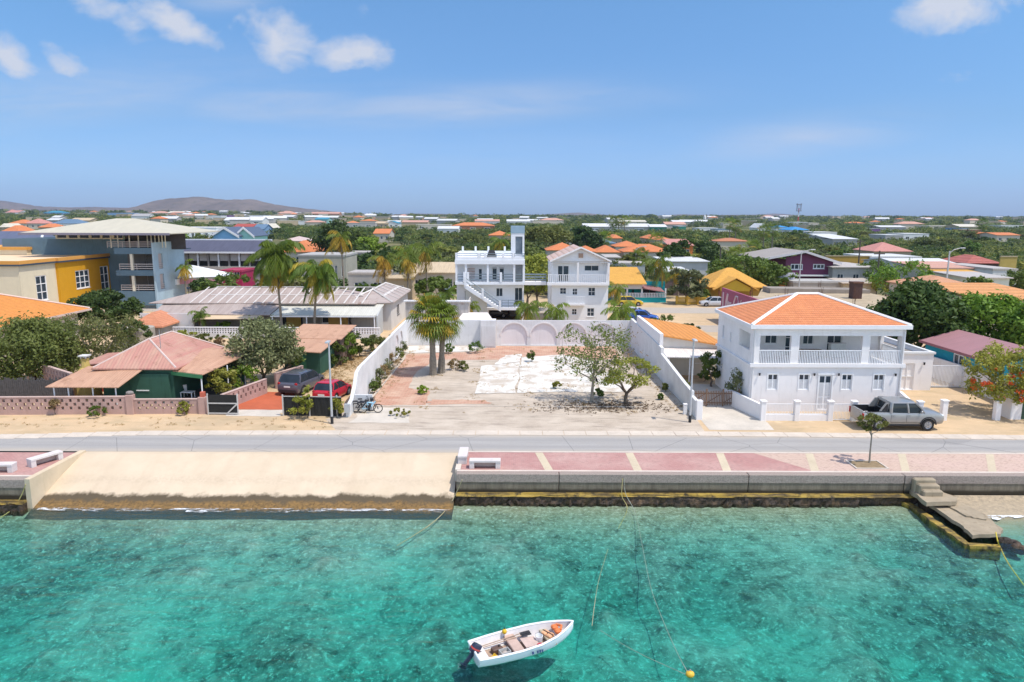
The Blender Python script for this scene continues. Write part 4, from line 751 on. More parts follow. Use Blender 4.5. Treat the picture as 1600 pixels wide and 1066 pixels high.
# small things behind the back wall of the lot
SH = thing('shade_sail', 'pale sun-bleached canopy roof behind the back wall of the lot', 'canopy', (-4.4, 79, 0)); mb = MB(); mb.slab([(-2.0, -2, 1.9), (2.6, -2, 1.9), (1.6, 1.2, 2.75), (-1.2, 1.2, 2.75)], .05); mb.build('canopy', plaster((.72, .66, .62), .1), SH)
for a in (-1.8, 2.4): mb = MB(); mb.cyl((a, -1.8, 0), (a, -1.8, 1.88), .05); mb.build('post', wood_b, SH)
CS = thing('corrugated_shelter', 'weathered corrugated shelter with white top edge behind the twin fan palms', 'shelter', (-12.2, 80, 0)); mb = MB(); mb.box(0, 7.2, 0, .08, 0, 4.0); mb.box(7.1, 7.2, .08, 5, 0, 4.0); mb.build('sheet_wall', sheet_roof((.58, .53, .49), 'X', .25, (.28, .25, .22), rust=.3), CS); mb = MB(); mb.slab([(-.2, -.2, 4.1), (7.4, -.2, 4.1), (7.4, .8, 4.1), (-.2, .8, 4.1)], .14); mb.build('roof', sheet_roof((.74, .72, .70), 'X', .25), CS)
# ------------------------------------------------------------------ left side: pink walls, green house, sheds, gates
pinkw = plaster((.52, .34, .29), .28, 'pink_block'); 
def breeze_wall(name, label, x, y, rot, segs, t=.18):
    """segs: (u0, u1, height, rows of openings)"""
    w = thing(name, label, 'wall', (x, y, 0), rot)
    for (a, b, h, rows) in segs:
        mb = MB(); ops = []; r0 = .30; rh = (h-.42)/max(rows, 1)
        mb.box(a, b, 0, t, 0, r0)
        for r in range(rows):
            z0 = r0+r*rh; c = a+.25+(r % 2)*.29; cur = a; mb.box(a, b, 0, t, z0, z0+rh*.2)
            while c < b-.3:
                mb.box(cur, c, 0, t, z0+rh*.2, z0+rh); cur = c+.19; c += .56
            mb.box(cur, b, 0, t, z0+rh*.2, z0+rh)
        mb.box(a, b, 0, t, r0+rows*rh, h); mb.build('breeze_block_panel', pinkw, w)
        mb = MB(); mb.box(a, b, -.03, t+.03, h+.001, h+.05); mb.build('coping', plaster((.58, .42, .36), .2), w)
    return w
PW = breeze_wall('garden_wall', 'long pink breeze-block wall in front of the green house', -38.0, 46.7, .035, [(0, 11.4, 1.22, 3), (11.9, 16.3, 1.02, 3)])
for u0 in (11.4, 16.3): mb = MB(); mb.cbox(u0, u0+.5, -.12, .32, 0, 1.38 if u0 < 12 else 1.2, .03); mb.build('pillar', pinkw, PW)
mb = MB(); mb.ell((11.65, .1, 1.5), (.28, .2, .14)); mb.build('finial', simple((.25, .22, .2), .8, .2), PW)
mb = MB(); mb.cbox(16.45, 16.75, -.05, .25, 1.2, 1.55, .02); mb.build('post_cap', simple((.5, .12, .07), .7, .2), PW)
breeze_wall('drive_wall', 'pink breeze-block wall running along the red driveway', -20.35, 48.1, 1.30, [(0, 5.2, 1.12, 2)])
breeze_wall('drive_wall', 'short pink breeze-block wall behind the tree by the grey car', -18.7, 54.5, 1.15, [(0, 3.2, 1.25, 2)])
gfr = simple((.55, .53, .50), .5, .15); shade = simple((.022, .022, .02), .85, .3, sc=6, name='shade_cloth')
GT = thing('swing_gate', 'black cloth-covered gate with pale frame beside the red driveway', 'gate', (-21.0, 47.05, 0), -.03)
mb = MB(); mb.box(.03, 2.1, .02, .04, .12, 1.42); mb.build('cloth', shade, GT)
mb = MB(); mb.box(0, .07, -.02, .05, 0, 1.5); mb.box(2.08, 2.15, -.02, .05, 0, 1.5); mb.box(.07, 2.08, -.018, .018, .78, .86); mb.box(.07, 2.08, -.018, .018, .08, .15); mb.ext([(1.35, .15), (1.47, .15), (2.08, .72), (2.08, .78), (2.0, .78)], -.03, -.02); mb.build('gate_frame', gfr, GT)
FN = thing('cloth_fence', 'black cloth fence with pale posts in front of the red car', 'fence', (-15.75, 46.85, 0), -.045)
mb = MB(); rr = random.Random(4); n = 26
rs = [[(i*4.1/n, .03+.02*math.sin(i*1.9), .02), (i*4.1/n, .05+.02*math.sin(i*1.9), .02), (i*4.1/n, .05+.02*math.sin(i*2.1), 1.42-.10*max(0, i/n-.3)), (i*4.1/n, .03+.02*math.sin(i*2.1), 1.42-.10*max(0, i/n-.3))] for i in range(n+1)]; mb.rings(rs); mb.build('cloth', shade, FN)
for a in (0, 1.85, 3.75): mb = MB(); mb.box(a, a+.08, -.06, .02, 0, 1.5); mb.build('post', gfr, FN)
mb = MB(); mb.box(.08, 4.1, -.01, .02, 1.36, 1.41); mb.build('rail', gfr, FN)
# the green house
GH = thing('green_house', 'old green wooden house with faded red hip roof and rusty veranda roofs', 'house', (0, 0, 0)); green = plaster((.042, .115, .078), .3, 'green_boards')
oldred = sheet_roof((.46, .21, .165), 'X', .25, (.50, .31, .22), rust=.3); rusty = sheet_roof((.56, .33, .21), 'X', .2, (.44, .24, .15), rust=.35)
mb = MB(); mb.box(-30.0, -24.8, 50.3, 50.5, 0, 2.6); mb.box(-30.0, -29.8, 50.5, 58, 0, 2.6); mb.box(-25.0, -24.8, 50.5, 58, 0, 2.6); mb.box(-29.8, -25.0, 57.8, 58, 0, 2.6); mb.box(-27.8, -25.01, 50.02, 50.299, 0, 2.2); mb.build('wall', green, GH)
rf = MB(); hip(rf, -30.5, -24.3, 49.9, 58.4, 2.62, 1.75, 2.5, 'y', .1); mr = rf.build('roof', oldred, GH)
cap = MB(); A_, B_ = (-27.4, 52.4, 4.38), (-27.4, 55.9, 4.38)
for p, q in ((A_, B_), (A_, (-24.4, 50.0, 2.66)), (A_, (-30.4, 50.0, 2.66)), (B_, (-24.3, 58.4, 2.66))): cap.tube([p, q], .07, 5)
cap.build('ridge_cap', plaster((.66, .52, .46), .2), mr)
mb = MB(); mb.tube([(-26.3, 51.8, 3.5), (-26.3, 51.8, 5.2)], .025, 5); mb.build('aerial', steel, GH)
ra = [(-27.9, 51.25, 2.50), (-22.3, 49.55, 2.28), (-21.4, 55.9, 2.55), (-24.5, 56.4, 3.0), (-27.0, 52.6, 2.85)]
rf = MB(); rf.slab(ra, .07); vr = rf.build('veranda_roof', rusty, GH)
mb = MB(); mb.slab([(-27.9, 51.2, 2.44), (-22.3, 49.5, 2.22), (-22.32, 49.57, 2.22), (-27.9, 51.27, 2.44)], .26); mb.build('fascia', simple((.05, .22, .09), .6, .2), vr)
for x, y in ((-22.5, 49.75), (-21.75, 52.6), (-21.55, 55.5), (-25.0, 50.55)): mb = MB(); mb.cyl((x, y, 0), (x, y, 2.3), .05); mb.build('post', wframe, vr)
mb = MB(); mb.box(-24.7, -21.6, 55.7, 55.85, 0, 2.5); mb.build('wall', green, GH)
rf = MB(); rf.slab([(-32.4, 47.55, 1.82), (-27.2, 47.35, 1.86), (-26.8, 50.35, 2.62), (-29, 50.6, 2.66), (-31.3, 50.9, 2.58)], .06); v2 = rf.build('veranda_roof', rusty, GH)
for x in (-31.9, -30.9, -29.2, -27.6): mb = MB(); mb.cyl((x, 47.7, 0), (x, 47.7, 1.8), .045); mb.build('post', wframe, v2)
window(GH, M_front(-27.6, 50.02), .25, 1.0, .8, 1.1, 2, 1, wframe, plaster((.7, .68, .62), .1)); window(GH, M_front(-30.0, 50.3), .8, .1, .9, 1.9, 1, 1, wframe, dark, 'door', False)
rf = MB(); rf.slab([(-33.4, 53.2, 2.2), (-30.2, 52.9, 2.45), (-29.9, 56.0, 2.75), (-33.0, 56.4, 2.5)], .08); rf.build('side_roof', oldred, GH); mb = MB(); mb.box(-33.1, -30.05, 53.4, 55.9, 0, 2.12); mb.build('wall', plaster((.40, .08, .05), .2), GH)
OV = thing('oven_chimney', 'squat yellow outdoor chimney with white open top beside the green house', 'chimney', (-32.0, 51.7, 0)); OV.scale = (.72, .72, .85); ych = plaster((.62, .45, .14), .25)
mb = MB(); mb.rings([[(r*math.cos(a*math.pi/5), r*math.sin(a*math.pi/5), z) for a in range(10)] for r, z in ((1.3, 0), (1.25, 1.6), (.9, 2.3), (.45, 2.75), (.36, 3.3), (.42, 3.55))]); mb.build('flue', ych, OV)
mb = MB(); mb.box(-.45, .45, -.45, .45, 3.72, 3.82); mb.build('cap_slab', plaster((.7, .68, .64), .2), OV)
for i in range(4): mb = MB(); a = math.pi/4+i*math.pi/2; mb.box(.36*math.cos(a)-.06, .36*math.cos(a)+.06, .36*math.sin(a)-.06, .36*math.sin(a)+.06, 3.55, 3.72); mb.build('cap_block', plaster((.7, .68, .64), .2), OV)
for x, y, r, lab in ((-26.3, 51.15, .4, 'white plastic chair nearest the post on the green house veranda'), (-25.0, 52.0, -2.4, 'white plastic chair at the back of the green house veranda')): c_ = thing('garden_chair', lab, 'chair', (x, y, .08), r, 'white plastic chairs on the green veranda'); chair_parts(c_, plast)
t = thing('side_table', 'small white slatted table on the green house veranda', 'table', (-24.3, 51.3, .08)); mb = MB(); mb.cbox(-.45, .45, -.3, .3, .45, .5, .01); mb.build('tabletop', plast, t)
for sx in (-.4, .4):
    for sy in (-.25, .25): mb = MB(); mb.box(sx-.03, sx+.03, sy-.03, sy+.03, 0, .45); mb.build('leg', plast, t)
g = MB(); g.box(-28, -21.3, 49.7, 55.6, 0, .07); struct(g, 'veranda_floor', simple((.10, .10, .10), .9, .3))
# fences at far left
WF = thing('board_fence', 'dark weathered board fence behind the pink wall at the far left', 'fence', (-38.5, 50.2, 0)); mb = MB(); x = 0; rr = random.Random(9)
while x < 6.2: mb.box(x, x+.13, rr.uniform(-.02, .02), .05, 0, 1.75+rr.uniform(-.12, .12)); x += .15
mb.build('board_panel', simple((.10, .09, .085), .9, .4, sc=5), WF)
for a in (0, 3, 6.2): mb = MB(); mb.box(a, a+.1, .055, .16, 0, 1.9); mb.build('post', wood_b, WF)
breeze_wall('garden_wall', 'grey breeze-block wall running back beside the tree at far left', -32.6, 51.0, 2.5, [(0, 5, 2.0, 4)])
# sheds behind
def shed(label, x, y, w, d, h0, h1, wall, roofm, rot=0):
    s = thing('shed', label, 'shed', (x, y, 0), rot); mb = MB(); panel(mb, M_front(0, 0), w, 0, h0-.06, [(w*.3, w*.62, .02, h0-.3)]); mb.box(0, .12, .2, d, 0, h0-.06); mb.box(w-.12, w, .2, d, 0, h0-.06); mb.box(.12, w-.12, d-.12, d, 0, h0-.06); mb.build('wall', wall, s)
    mb = MB(); mb.slab([(-.25, -.4, h0), (w+.25, -.4, h0-.1), (w+.25, d+.2, h1), (-.25, d+.2, h1+.05)], .07); mb.build('roof', roofm, s)
    mb = MB(); mb.box(w*.3+.01, w*.62-.01, .05, .1, .03, h0-.32); mb.build('door', simple((.05, .2, .11), .6, .2), s); return s
shed('low green shed with rusty sheet roof behind the grey car', -19.8, 60.0, 3.2, 3.6, 2.15, 2.5, green, rusty, -.1)
shed('taller brown shed with rusty roof behind the green shed', -20.6, 64.0, 4.8, 4.5, 2.6, 3.05, simple((.2, .13, .1), .9, .3), rusty, -.06)

# ------------------------------------------------------------------ the long tin-roofed house
LH = thing('long_house', 'long low house with streaked white and rust tin roof behind two coconut palms', 'house', (0, 0, 0))
tin = sheet_roof((.45, .37, .325), 'X', .3, (.31, .235, .20), rust=.2); tiny = sheet_roof((.46, .39, .35), 'Y', .3, (.34, .26, .23), rust=.15); palegreen = sheet_roof((.62, .60, .52), 'X', .25, (.52, .50, .43)); lw = plaster((.70, .68, .65), .16)
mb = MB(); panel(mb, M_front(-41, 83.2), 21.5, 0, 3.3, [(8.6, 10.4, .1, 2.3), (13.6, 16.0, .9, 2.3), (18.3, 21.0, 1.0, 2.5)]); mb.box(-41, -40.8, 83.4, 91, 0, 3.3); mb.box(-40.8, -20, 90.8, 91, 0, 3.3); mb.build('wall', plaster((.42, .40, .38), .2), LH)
mb = MB(); panel(mb, M_right(-14.6, 84.2), 13.6, 0, 3.3, [(4.4, 5.2, 1.2, 2.5), (5.4, 6.2, 1.2, 2.5)]); mb.box(-19.5, -14.8, 84.2, 84.4, 0, 3.3); mb.box(-19.5, -14.8, 97.6, 97.8, 0, 3.3); mb.build('wing_wall', lw, LH)
for a in (4.4, 5.4): window(LH, M_right(-14.6, 84.2), a, 1.2, .8, 1.3, 1, 2, dark)
rf = MB(); hip(rf, -43, -16.2, 82.8, 91.4, 3.4, 1.5, 6.5, 'x', .1); mr = rf.build('roof', tin, LH)
st = MB(); wht = sheet_roof((.66, .62, .58), 'Y', .5, (.5, .45, .41))
for i in range(20):
    x = -37.6+i*1.07; z = lambda y: 3.44+1.5*(y-82.8)/4.3; st.slab([(x-.6, 82.82, z(82.82)), (x-.42, 82.82, z(82.82)), (x+.16, 87.05, z(87.05)), (x, 87.05, z(87.05))], .03)
for y in (84.9,): st.slab([(-36.5, y, z(y)+.01), (-18, y, z(y)+.01), (-18, y+.13, z(y+.13)+.01), (-36.5, y+.13, z(y+.13)+.01)], .02)
st.box(-36.6, -17, 86.95, 87.25, 4.9, 4.98); st.build('roof_strip', wht, mr)
rf = MB(); hip(rf, -20.1, -14.2, 83.7, 98.2, 3.42, 1.25, 2.9, 'y', .1); wr = rf.build('wing_roof', tiny, LH)
st = MB(); A_, B_ = (-17.15, 86.6, 4.72), (-17.15, 95.3, 4.72)
for p, q in ((A_, B_), (A_, (-14.25, 83.75, 3.46)), (A_, (-20.05, 83.75, 3.46)), (B_, (-14.25, 98.1, 3.46))): st.tube([p, q], .13, 4)
for y in (87.6, 90.2, 92.8, 95.0): st.slab([(-17.1, y, 4.73), (-14.2, y-.05, 3.48), (-14.2, y+.15, 3.48), (-17.1, y+.2, 4.73)], .03)
st.slab([(-15.8, 84.9, 4.14), (-15.55, 84.9, 4.02), (-15.55, 97, 4.02), (-15.8, 97, 4.14)], .03); st.build('roof_strip', wht, wr)
rf = MB(); rf.slab([(-27.6, 79.6, 2.42), (-15.6, 79.6, 2.42), (-15.3, 83.9, 3.26), (-27.3, 83.9, 3.26)], .08); pr = rf.build('porch_roof', palegreen, LH)
rf = MB(); rf.slab([(-41.5, 80.6, 2.45), (-27.7, 79.7, 2.45), (-27.35, 84.2, 3.5), (-37, 86.0, 4.25), (-41.5, 84, 3.5)], .07); rf.build('porch_roof', tin, LH)
mb = MB(); mb.box(-27.6, -15.6, 79.58, 79.68, 2.22, 2.36); mb.build('porch_beam', wframe, LH)
for x in (-27.4, -23.5, -19.6, -15.75): mb = MB(); mb.cyl((x, 79.7, 0), (x, 79.7, 2.3), .07); mb.build('porch_post', wframe, LH)
for x0, x1, c_ in ((-26.9, -25.2, (.5, .33, .08)), (-21.9, -19.6, (.50, .32, .09)), (-24.4, -22.9, (.28, .26, .23))): mb = MB(); mb.box(x0, x1, 83.08, 83.19, .05, 2.9); mb.build('wall_panel', plaster(c_, .15), LH)
for a, w, z, h in ((8.6, 1.8, .1, 2.2), (13.6, 2.4, .9, 1.4), (18.3, 2.7, 1.0, 1.5)): window(LH, M_front(-41, 83.2), a, z, w, h, 2, 1, wframe if a > 15 else dark, dark)
mb = MB(); mb.ext([(79.8, 0), (83.15, 0), (83.15, 3.1), (79.8, 2.35)], 0, .15); mb.M = Matrix(); mb.v = [(-15.55+v_[1], v_[0], v_[2]) for v_ in mb.v]; mb.build('porch_side_wall', plaster((.50, .52, .52), .1), LH)
mb = MB(); mb.slab([(-36.0, 78.9, 2.05), (-28.9, 78.7, 2.15), (-28.7, 80.4, 2.5), (-35.6, 80.7, 2.42)], .05); mb.build('awning', plaster((.64, .48, .31), .12), LH)
for x in (-35.7, -29.1): mb = MB(); mb.cyl((x, 78.95, 0), (x, 78.95, 2.05), .05); mb.build('awning_post', dark, LH)
mb = MB(); mb.box(-42.5, -36.4, 79.6, 79.8, 0, 2.6); mb.build('front_wall', lw, LH)
TF = thing('lattice_wall', 'white lattice-topped garden wall in front of the long house', 'wall', (-38, 77.8, 0)); mb = MB(); mb.box(0, 23.2, 0, .2, 0, .62); mb.build('masonry', lw, TF)
mb = MB(); x = 0
while x < 23.2: mb.box(x, x+.13, .04, .16, .62, 1.22); x += .30
for z in (.78, 1.0): mb.box(0, 23.2, .05, .15, z, z+.09)
mb.box(0, 23.2, 0, .2, 1.221, 1.32); mb.build('lattice', white, TF)

# ------------------------------------------------------------------ cream and yellow house, orange roofs, blue building at the left
CR = thing('cream_yellow_building', 'two-storey cream and mustard yellow building with flat roof and orange parapet', 'building', (0, 0, 0)); cream = plaster((.70, .62, .45), .1); must = plaster((.62, .31, .015), .1)
xk = -62.6; zt = 7.2
mb = MB(); panel(mb, M_front(-90, 89.5), 27.4, 0, zt, [win_hole(20.2, 2.9, 2.4, 2.9), win_hole(8, 2.9, 2.4, 2.9)]); panel(mb, M_right(xk, 89.7), 7.0, 0, zt, [win_hole(2.7, 2.4, 2.2, 3.3)]); mb.build('wall', cream, CR); mb = MB(); mb.box(xk-1, xk+.7, 112.62, 112.8, 0, zt); panel(mb, M_right(xk+.95, 112.62), 5.0, 0, zt, [win_hole(1.5, 2.2, 1.6, 3.2)]); mb.build('wall', cream, CR)
mb = MB(); panel(mb, M_right(xk+.35, 96.7), 15.9, 0, zt, [win_hole(3.7, 3.2, 3.3, 2.6), win_hole(9.8, 2.3, 2.2, 3.7)], .3); mb.box(xk-.2, xk+.05, 96.7, 96.95, 0, zt); mb.box(xk-1.2, xk+.05, 112.35, 112.6, 0, zt); mb.build('wall', must, CR)
window(CR, M_front(-90, 89.5), 20.2, 2.9, 2.4, 2.9, 2, 3, bar=.13); window(CR, M_right(xk, 89.7), 2.7, 2.4, 2.2, 3.3, 2, 3, bar=.13); window(CR, M_right(xk+.35, 96.7), 3.7, 3.2, 3.3, 2.6, 3, 3, bar=.13); window(CR, M_right(xk+.35, 96.7), 9.8, 2.3, 2.2, 3.7, 2, 3, bar=.13); window(CR, M_right(xk+.95, 112.62), 1.5, 2.2, 1.6, 3.2, 2, 3, bar=.13)
out = [(-90, 89.2), (xk+.3, 89.2), (xk+.3, 96.5), (xk+.65, 96.5), (xk+.65, 112.5), (xk+1.25, 112.5), (xk+1.25, 118), (-90, 118)]; inn = [(-90, 89.7), (xk-.2, 89.7), (xk-.2, 97), (xk+.15, 97), (xk+.15, 113), (xk+.75, 113), (xk+.75, 117.5), (-90, 117.5)]
def rim(mb, z0, z1):
    n = len(out)
    for i in range(n-1): a, b, c_, d_ = out[i], out[i+1], inn[i+1], inn[i]; mb.hexa([(*a, z0), (*b, z0), (*c_, z0), (*d_, z0)], [(*a, z1), (*b, z1), (*c_, z1), (*d_, z1)])
mb = MB(); rim(mb, zt+.001, zt+.22); mb.build('cornice', simple((.045, .07, .10), .6, .15), CR); mb = MB(); rim(mb, zt+.222, zt+.65); mb.build('parapet', plaster((.66, .33, .08), .12), CR)
mb = MB(); mb.prism(inn, zt+.1, zt+.40); mb.build('roof', plaster((.78, .58, .38), .14, 'roof_screed'), CR)
mb = MB(); mb.box(-90, -74, 108, 116, zt+.45, zt+1.2); mb.build('roof_block', cream, CR); mb = MB(); mb.box(-90.2, -73.8, 107.8, 116.2, zt+1.201, zt+1.6); mb.build('roof_block_edge', plaster((.66, .33, .08), .12), CR)
OR = thing('orange_roof_house', 'house under a smooth orange hip roof, partly behind the far left trees', 'house', (0, 0, 0)); mb = MB(); mb.box(-59, -48.6, 56, 78, 0, 3.1); mb.build('wall', plaster((.6, .55, .48), .2), OR)
mb = MB(); hip(mb, -60.2, -47.8, 55, 79.2, 3.2, 2.3, 6.2, 'y', .14); ro = mb.build('roof', tile_roof((.66, .25, .05), .1, c2=(.60, .22, .05)), OR); mb = MB(); mb.tube([(-54, 73, 5.55), (-47.85, 79.15, 3.25)], .12, 5); mb.tube([(-54, 61, 5.55), (-54, 73, 5.55)], .12, 5); mb.box(-47.8, -47.7, 55, 79.3, 3.0, 3.2); mb.build('ridge_cap', plaster((.66, .5, .42), .15), ro)
HR = thing('small_orange_roof_house', 'little house with pale orange roof and round grey annex behind the dark tree', 'house', (-41.6, 76, 0)); mb = MB(); mb.box(0, 3.2, 0, 5, 0, 1.6); mb.build('wall', plaster((.5, .47, .42), .2), HR); mb = MB(); hip(mb, -.4, 3.6, -.4, 5.4, 1.7, 1.3, 1.9, 'y'); mb.build('roof', tile_roof((.62, .25, .12), .14), HR); mb = MB(); mb.prism([(1.9+1.6*math.cos(a*.5236), -2.2+1.6*math.sin(a*.5236)) for a in range(12)], 0, 1.9); mb.build('annex', plaster((.42, .38, .32), .2), HR)
BL = thing('blue_building', 'four-storey blue-grey building with cream hip roof and deep balconies', 'building', (0, 0, 0)); blue = plaster((.13, .205, .26), .18); pale = plaster((.40, .52, .58), .2); crm = plaster((.74, .68, .54), .08)  # pale: sunlight on the right side wall is put into its colour
Yb = 104.0; bx = lambda px: xat(px, Yb, 420); bz = lambda py: zat(py, Yb)
x0, x1, xr = bx(189), bx(243), bx(290); fl = [bz(393), bz(429), bz(462)]
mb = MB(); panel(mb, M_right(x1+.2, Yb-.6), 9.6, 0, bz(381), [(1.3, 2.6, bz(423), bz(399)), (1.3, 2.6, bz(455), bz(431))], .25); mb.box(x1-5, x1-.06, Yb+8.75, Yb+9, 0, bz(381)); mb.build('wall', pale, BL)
for za, zb in ((bz(423), bz(399)), (bz(455), bz(431))): mb = MB(); mb.box(x1-.04, x1-.01, Yb+.7, Yb+2.0, za, zb); mb.build('window', plaster((.5, .42, .38), .15), BL); rails(BL, M_right(x1+.15, Yb-.6), 1.3, 2.6, za, .8, 3, simple((.55, .5, .47), .5, .1), 2, 'railing', .04)
mb = MB()
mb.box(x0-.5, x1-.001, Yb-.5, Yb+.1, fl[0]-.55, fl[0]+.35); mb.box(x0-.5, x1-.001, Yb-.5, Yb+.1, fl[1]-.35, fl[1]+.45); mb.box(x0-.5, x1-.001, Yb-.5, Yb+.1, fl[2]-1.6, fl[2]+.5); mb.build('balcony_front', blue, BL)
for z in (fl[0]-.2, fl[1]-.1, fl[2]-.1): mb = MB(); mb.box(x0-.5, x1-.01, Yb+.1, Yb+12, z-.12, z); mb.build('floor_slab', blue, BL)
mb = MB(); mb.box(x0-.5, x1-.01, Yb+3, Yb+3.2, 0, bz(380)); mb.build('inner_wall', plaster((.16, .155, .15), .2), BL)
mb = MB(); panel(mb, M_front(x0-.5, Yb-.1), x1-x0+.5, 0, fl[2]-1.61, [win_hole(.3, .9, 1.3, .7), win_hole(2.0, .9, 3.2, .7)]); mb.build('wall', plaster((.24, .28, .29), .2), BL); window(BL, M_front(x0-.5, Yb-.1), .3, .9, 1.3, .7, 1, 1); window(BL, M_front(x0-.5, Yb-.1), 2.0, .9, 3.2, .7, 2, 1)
for za, zb in ((fl[1]+.45, fl[0]-.55), (fl[2]+.5, fl[1]-.35)):
    mb = MB(); mb.box(bx(207), bx(211), Yb-.45, Yb-.1, za, zb); mb.build('column', crm, BL); rails(BL, M_front(x0, Yb-.4), 0, x1-x0-.02, za, .95, 3, simple((.55, .5, .47), .5, .1), 3, 'railing', .045)
    for px in (213, 228): window(BL, M_front(0, Yb+2.95), bx(px), za, 1.0, 2.1, 1, 1, wframe, glass, 'door', False)
wl = thing  # left wing: wide blue wall below a band of square windows
xw = xat(65, 118, 390); mb = MB(); mb.box(xw, x0-.5, 118-9, 118-8.8, 0, bz(377.5)); mb.box(xw, xw+.2, 109.2, 124, 0, bz(378)); mb.build('wall', blue, BL)
xp = xat(88, 109, 372); zpe = bz(367)-.15; mb = MB(); nW = 6; ww = (bx(169)-xp)/nW
panel(mb, M_front(xp, 108.8), ww*nW, bz(377.6), zpe, [(i*ww+.25, (i+1)*ww-.05, bz(376.3), zpe-.2) for i in range(nW)]); mb.build('window_band', crm, BL)
for i in range(nW): window(BL, M_front(xp, 108.8), i*ww+.25, bz(376.3), ww-.3, zpe-.2-bz(376.3), 1, 1, crm, glass_mat((.03, .025, .03)), sill=False)
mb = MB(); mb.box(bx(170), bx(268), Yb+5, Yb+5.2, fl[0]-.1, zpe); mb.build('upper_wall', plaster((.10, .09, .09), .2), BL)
rails(BL, M_front(0, Yb-.4), x0-1.5, x1, fl[0]+.35, .9, 3, simple((.5, .42, .4), .5, .1), 4, 'railing', .04)
for px in (176, 187, 205, 219, 226, 232, 238, 244, 249, 254): mb = MB(); mb.cyl((bx(px), Yb+(.2 if px < 225 else 1.5), fl[0]+.3), (bx(px), Yb+(.2 if px < 225 else 1.5), zpe), .09, n=6); mb.build('column', crm, BL)
rf = MB(); hip(rf, bx(50), bx(281), Yb-2.0, Yb+15, bz(366), 2.05, 9.5); mr = rf.build('roof', sheet_roof((.55, .50, .38), 'X', .5, (.47, .43, .33)), BL)
mb = MB(); mb.box(bx(50)-.05, bx(279)+.05, Yb-2.08, Yb-2.0, bz(366)-.3, bz(366)+.02); mb.build('fascia', simple((.22, .2, .25), .5, .1), mr)
for i in range(2): mb = MB(); mb.cbox(x1+.21, x1+.6, Yb+5.2+i*1.5, Yb+6.4+i*1.5, 3.0, 3.9, .03); mb.build('air_conditioner', wframe, BL)
SL = thing('slate_roof_house', 'house with wide slate-blue roof at the far left edge', 'house', (-92, 124, 0)); mb = MB(); mb.box(0, 9, 0, 9, 0, 8.2); mb.build('wall', plaster((.5, .42, .36), .2), SL); mb = MB(); z0, z1 = zat(391, 124), zat(364, 130); mb.slab([(-2, -.8, z0), (9.3, -.8, z0), (6.3, 6, z1), (-2, 6, z1)], .15); mb.slab([(6.3, 6, z1), (9.3, -.8, z0), (9.6, 11, z0), (8, 11, z0+.5)], .15); ro = mb.build('roof', sheet_roof((.12, .135, .20), 'X', .4), SL); mb = MB(); mb.tube([(6.3, 6, z1+.05), (9.5, 0, z0+.2)], .2, 4); mb.build('ridge_cap', wframe, ro)
PB = thing('veranda_building', 'long building with purple-grey metal roof and a row of shaded bays', 'building', (0, 0, 0)); Yp = 128.0; px0, px1 = xat(286, Yp), xat(413, Yp); pz = lambda py: zat(py, Yp)
mb = MB(); mb.box(px0, px1, Yp+3, Yp+3.2, 0, pz(395)); mb.box(px0, px0+.2, Yp, Yp+3, 0, pz(395)); mb.box(px1-.2, px1, Yp, Yp+3, 0, pz(395)); mb.build('wall', plaster((.2, .18, .17), .2), PB)
mb = MB(); mb.box(px0-.3, px1+.3, Yp-.3, Yp+3, pz(423), pz(418)); mb.build('floor_slab', plaster((.5, .45, .4), .15), PB); mb = MB(); mb.box(px0, px1, Yp, Yp+2.9, 0, pz(423.2)); mb.build('ground_floor', plaster((.4, .37, .34), .2), PB)
mb = MB(); mb.slab([(px0-.6, Yp-.5, pz(395)), (px1+.6, Yp-.5, pz(395)), (px1+.6, Yp+5, pz(395)+1.9), (px0-.6, Yp+5, pz(395)+1.9)], .2); ro = mb.build('roof', sheet_roof((.095, .095, .135), 'X', .5), PB); mb = MB(); mb.box(px0-.6, px1+.6, Yp-.6, Yp-.5, pz(395)-.28, pz(395)+.02); mb.box(px0-.65, px1+.65, Yp+5, Yp+5.2, pz(395)+1.7, pz(395)+2.1); mb.build('fascia', wframe, ro)
nb = 8
for i in range(nb+1): mb = MB(); x = px0+(px1-px0)*i/nb; mb.box(x-.12, x+.12, Yp-.15, Yp+.1, pz(418), pz(395)-.25); mb.build('column', wframe if i % 2 == 0 else plaster((.3, .27, .25), .1), PB)
for i in range(nb): mb = MB(); xa, xb = px0+(px1-px0)*(i+.12)/nb, px0+(px1-px0)*(i+.88)/nb; mb.box(xa, xb, Yp+.12, Yp+.16, pz(409.5), pz(395)-.25); mb.build('roller_blind', plaster((.48, .45, .41), .12), PB)
TN = thing('party_tent', 'white fabric tent roof beside the blue building', 'tent', (xat(317, 112), 112, 0)); mb = MB(); zt_ = zat(416, 112); ze_ = zat(432, 112); k = 3.4
ap = (-1.3, .5, zt_)
for p, q in (((-3.2, -2, ze_-.3), (4.6, -2, ze_)), ((4.6, -2, ze_), (4.6, 3, ze_)), ((4.6, 3, ze_), (-3.2, 3, ze_)), ((-3.2, 3, ze_), (-3.2, -2, ze_-.3))):
    m_ = tuple((Vector(p)+Vector(q))/2*.5+Vector(ap)*.5-Vector((0, 0, .25))); mb.quad(p, q, m_); mb.quad(q, ap, m_); mb.quad(ap, p, m_)
mb.build('canopy', plaster((.72, .74, .78), .06), TN)
for x, y in ((-3.1, -1.9), (4.5, -1.9), (4.5, 2.9), (-3.1, 2.9)): mb = MB(); mb.cyl((x, y, 0), (x, y, ze_-.05), .08); mb.build('pole', steel, TN)
mb = MB(); mb.box(-3.2, 4.6, -2.05, -2.0, ze_-1.2, ze_-.45); mb.build('valance', plaster((.55, .25, .3), .2), TN)
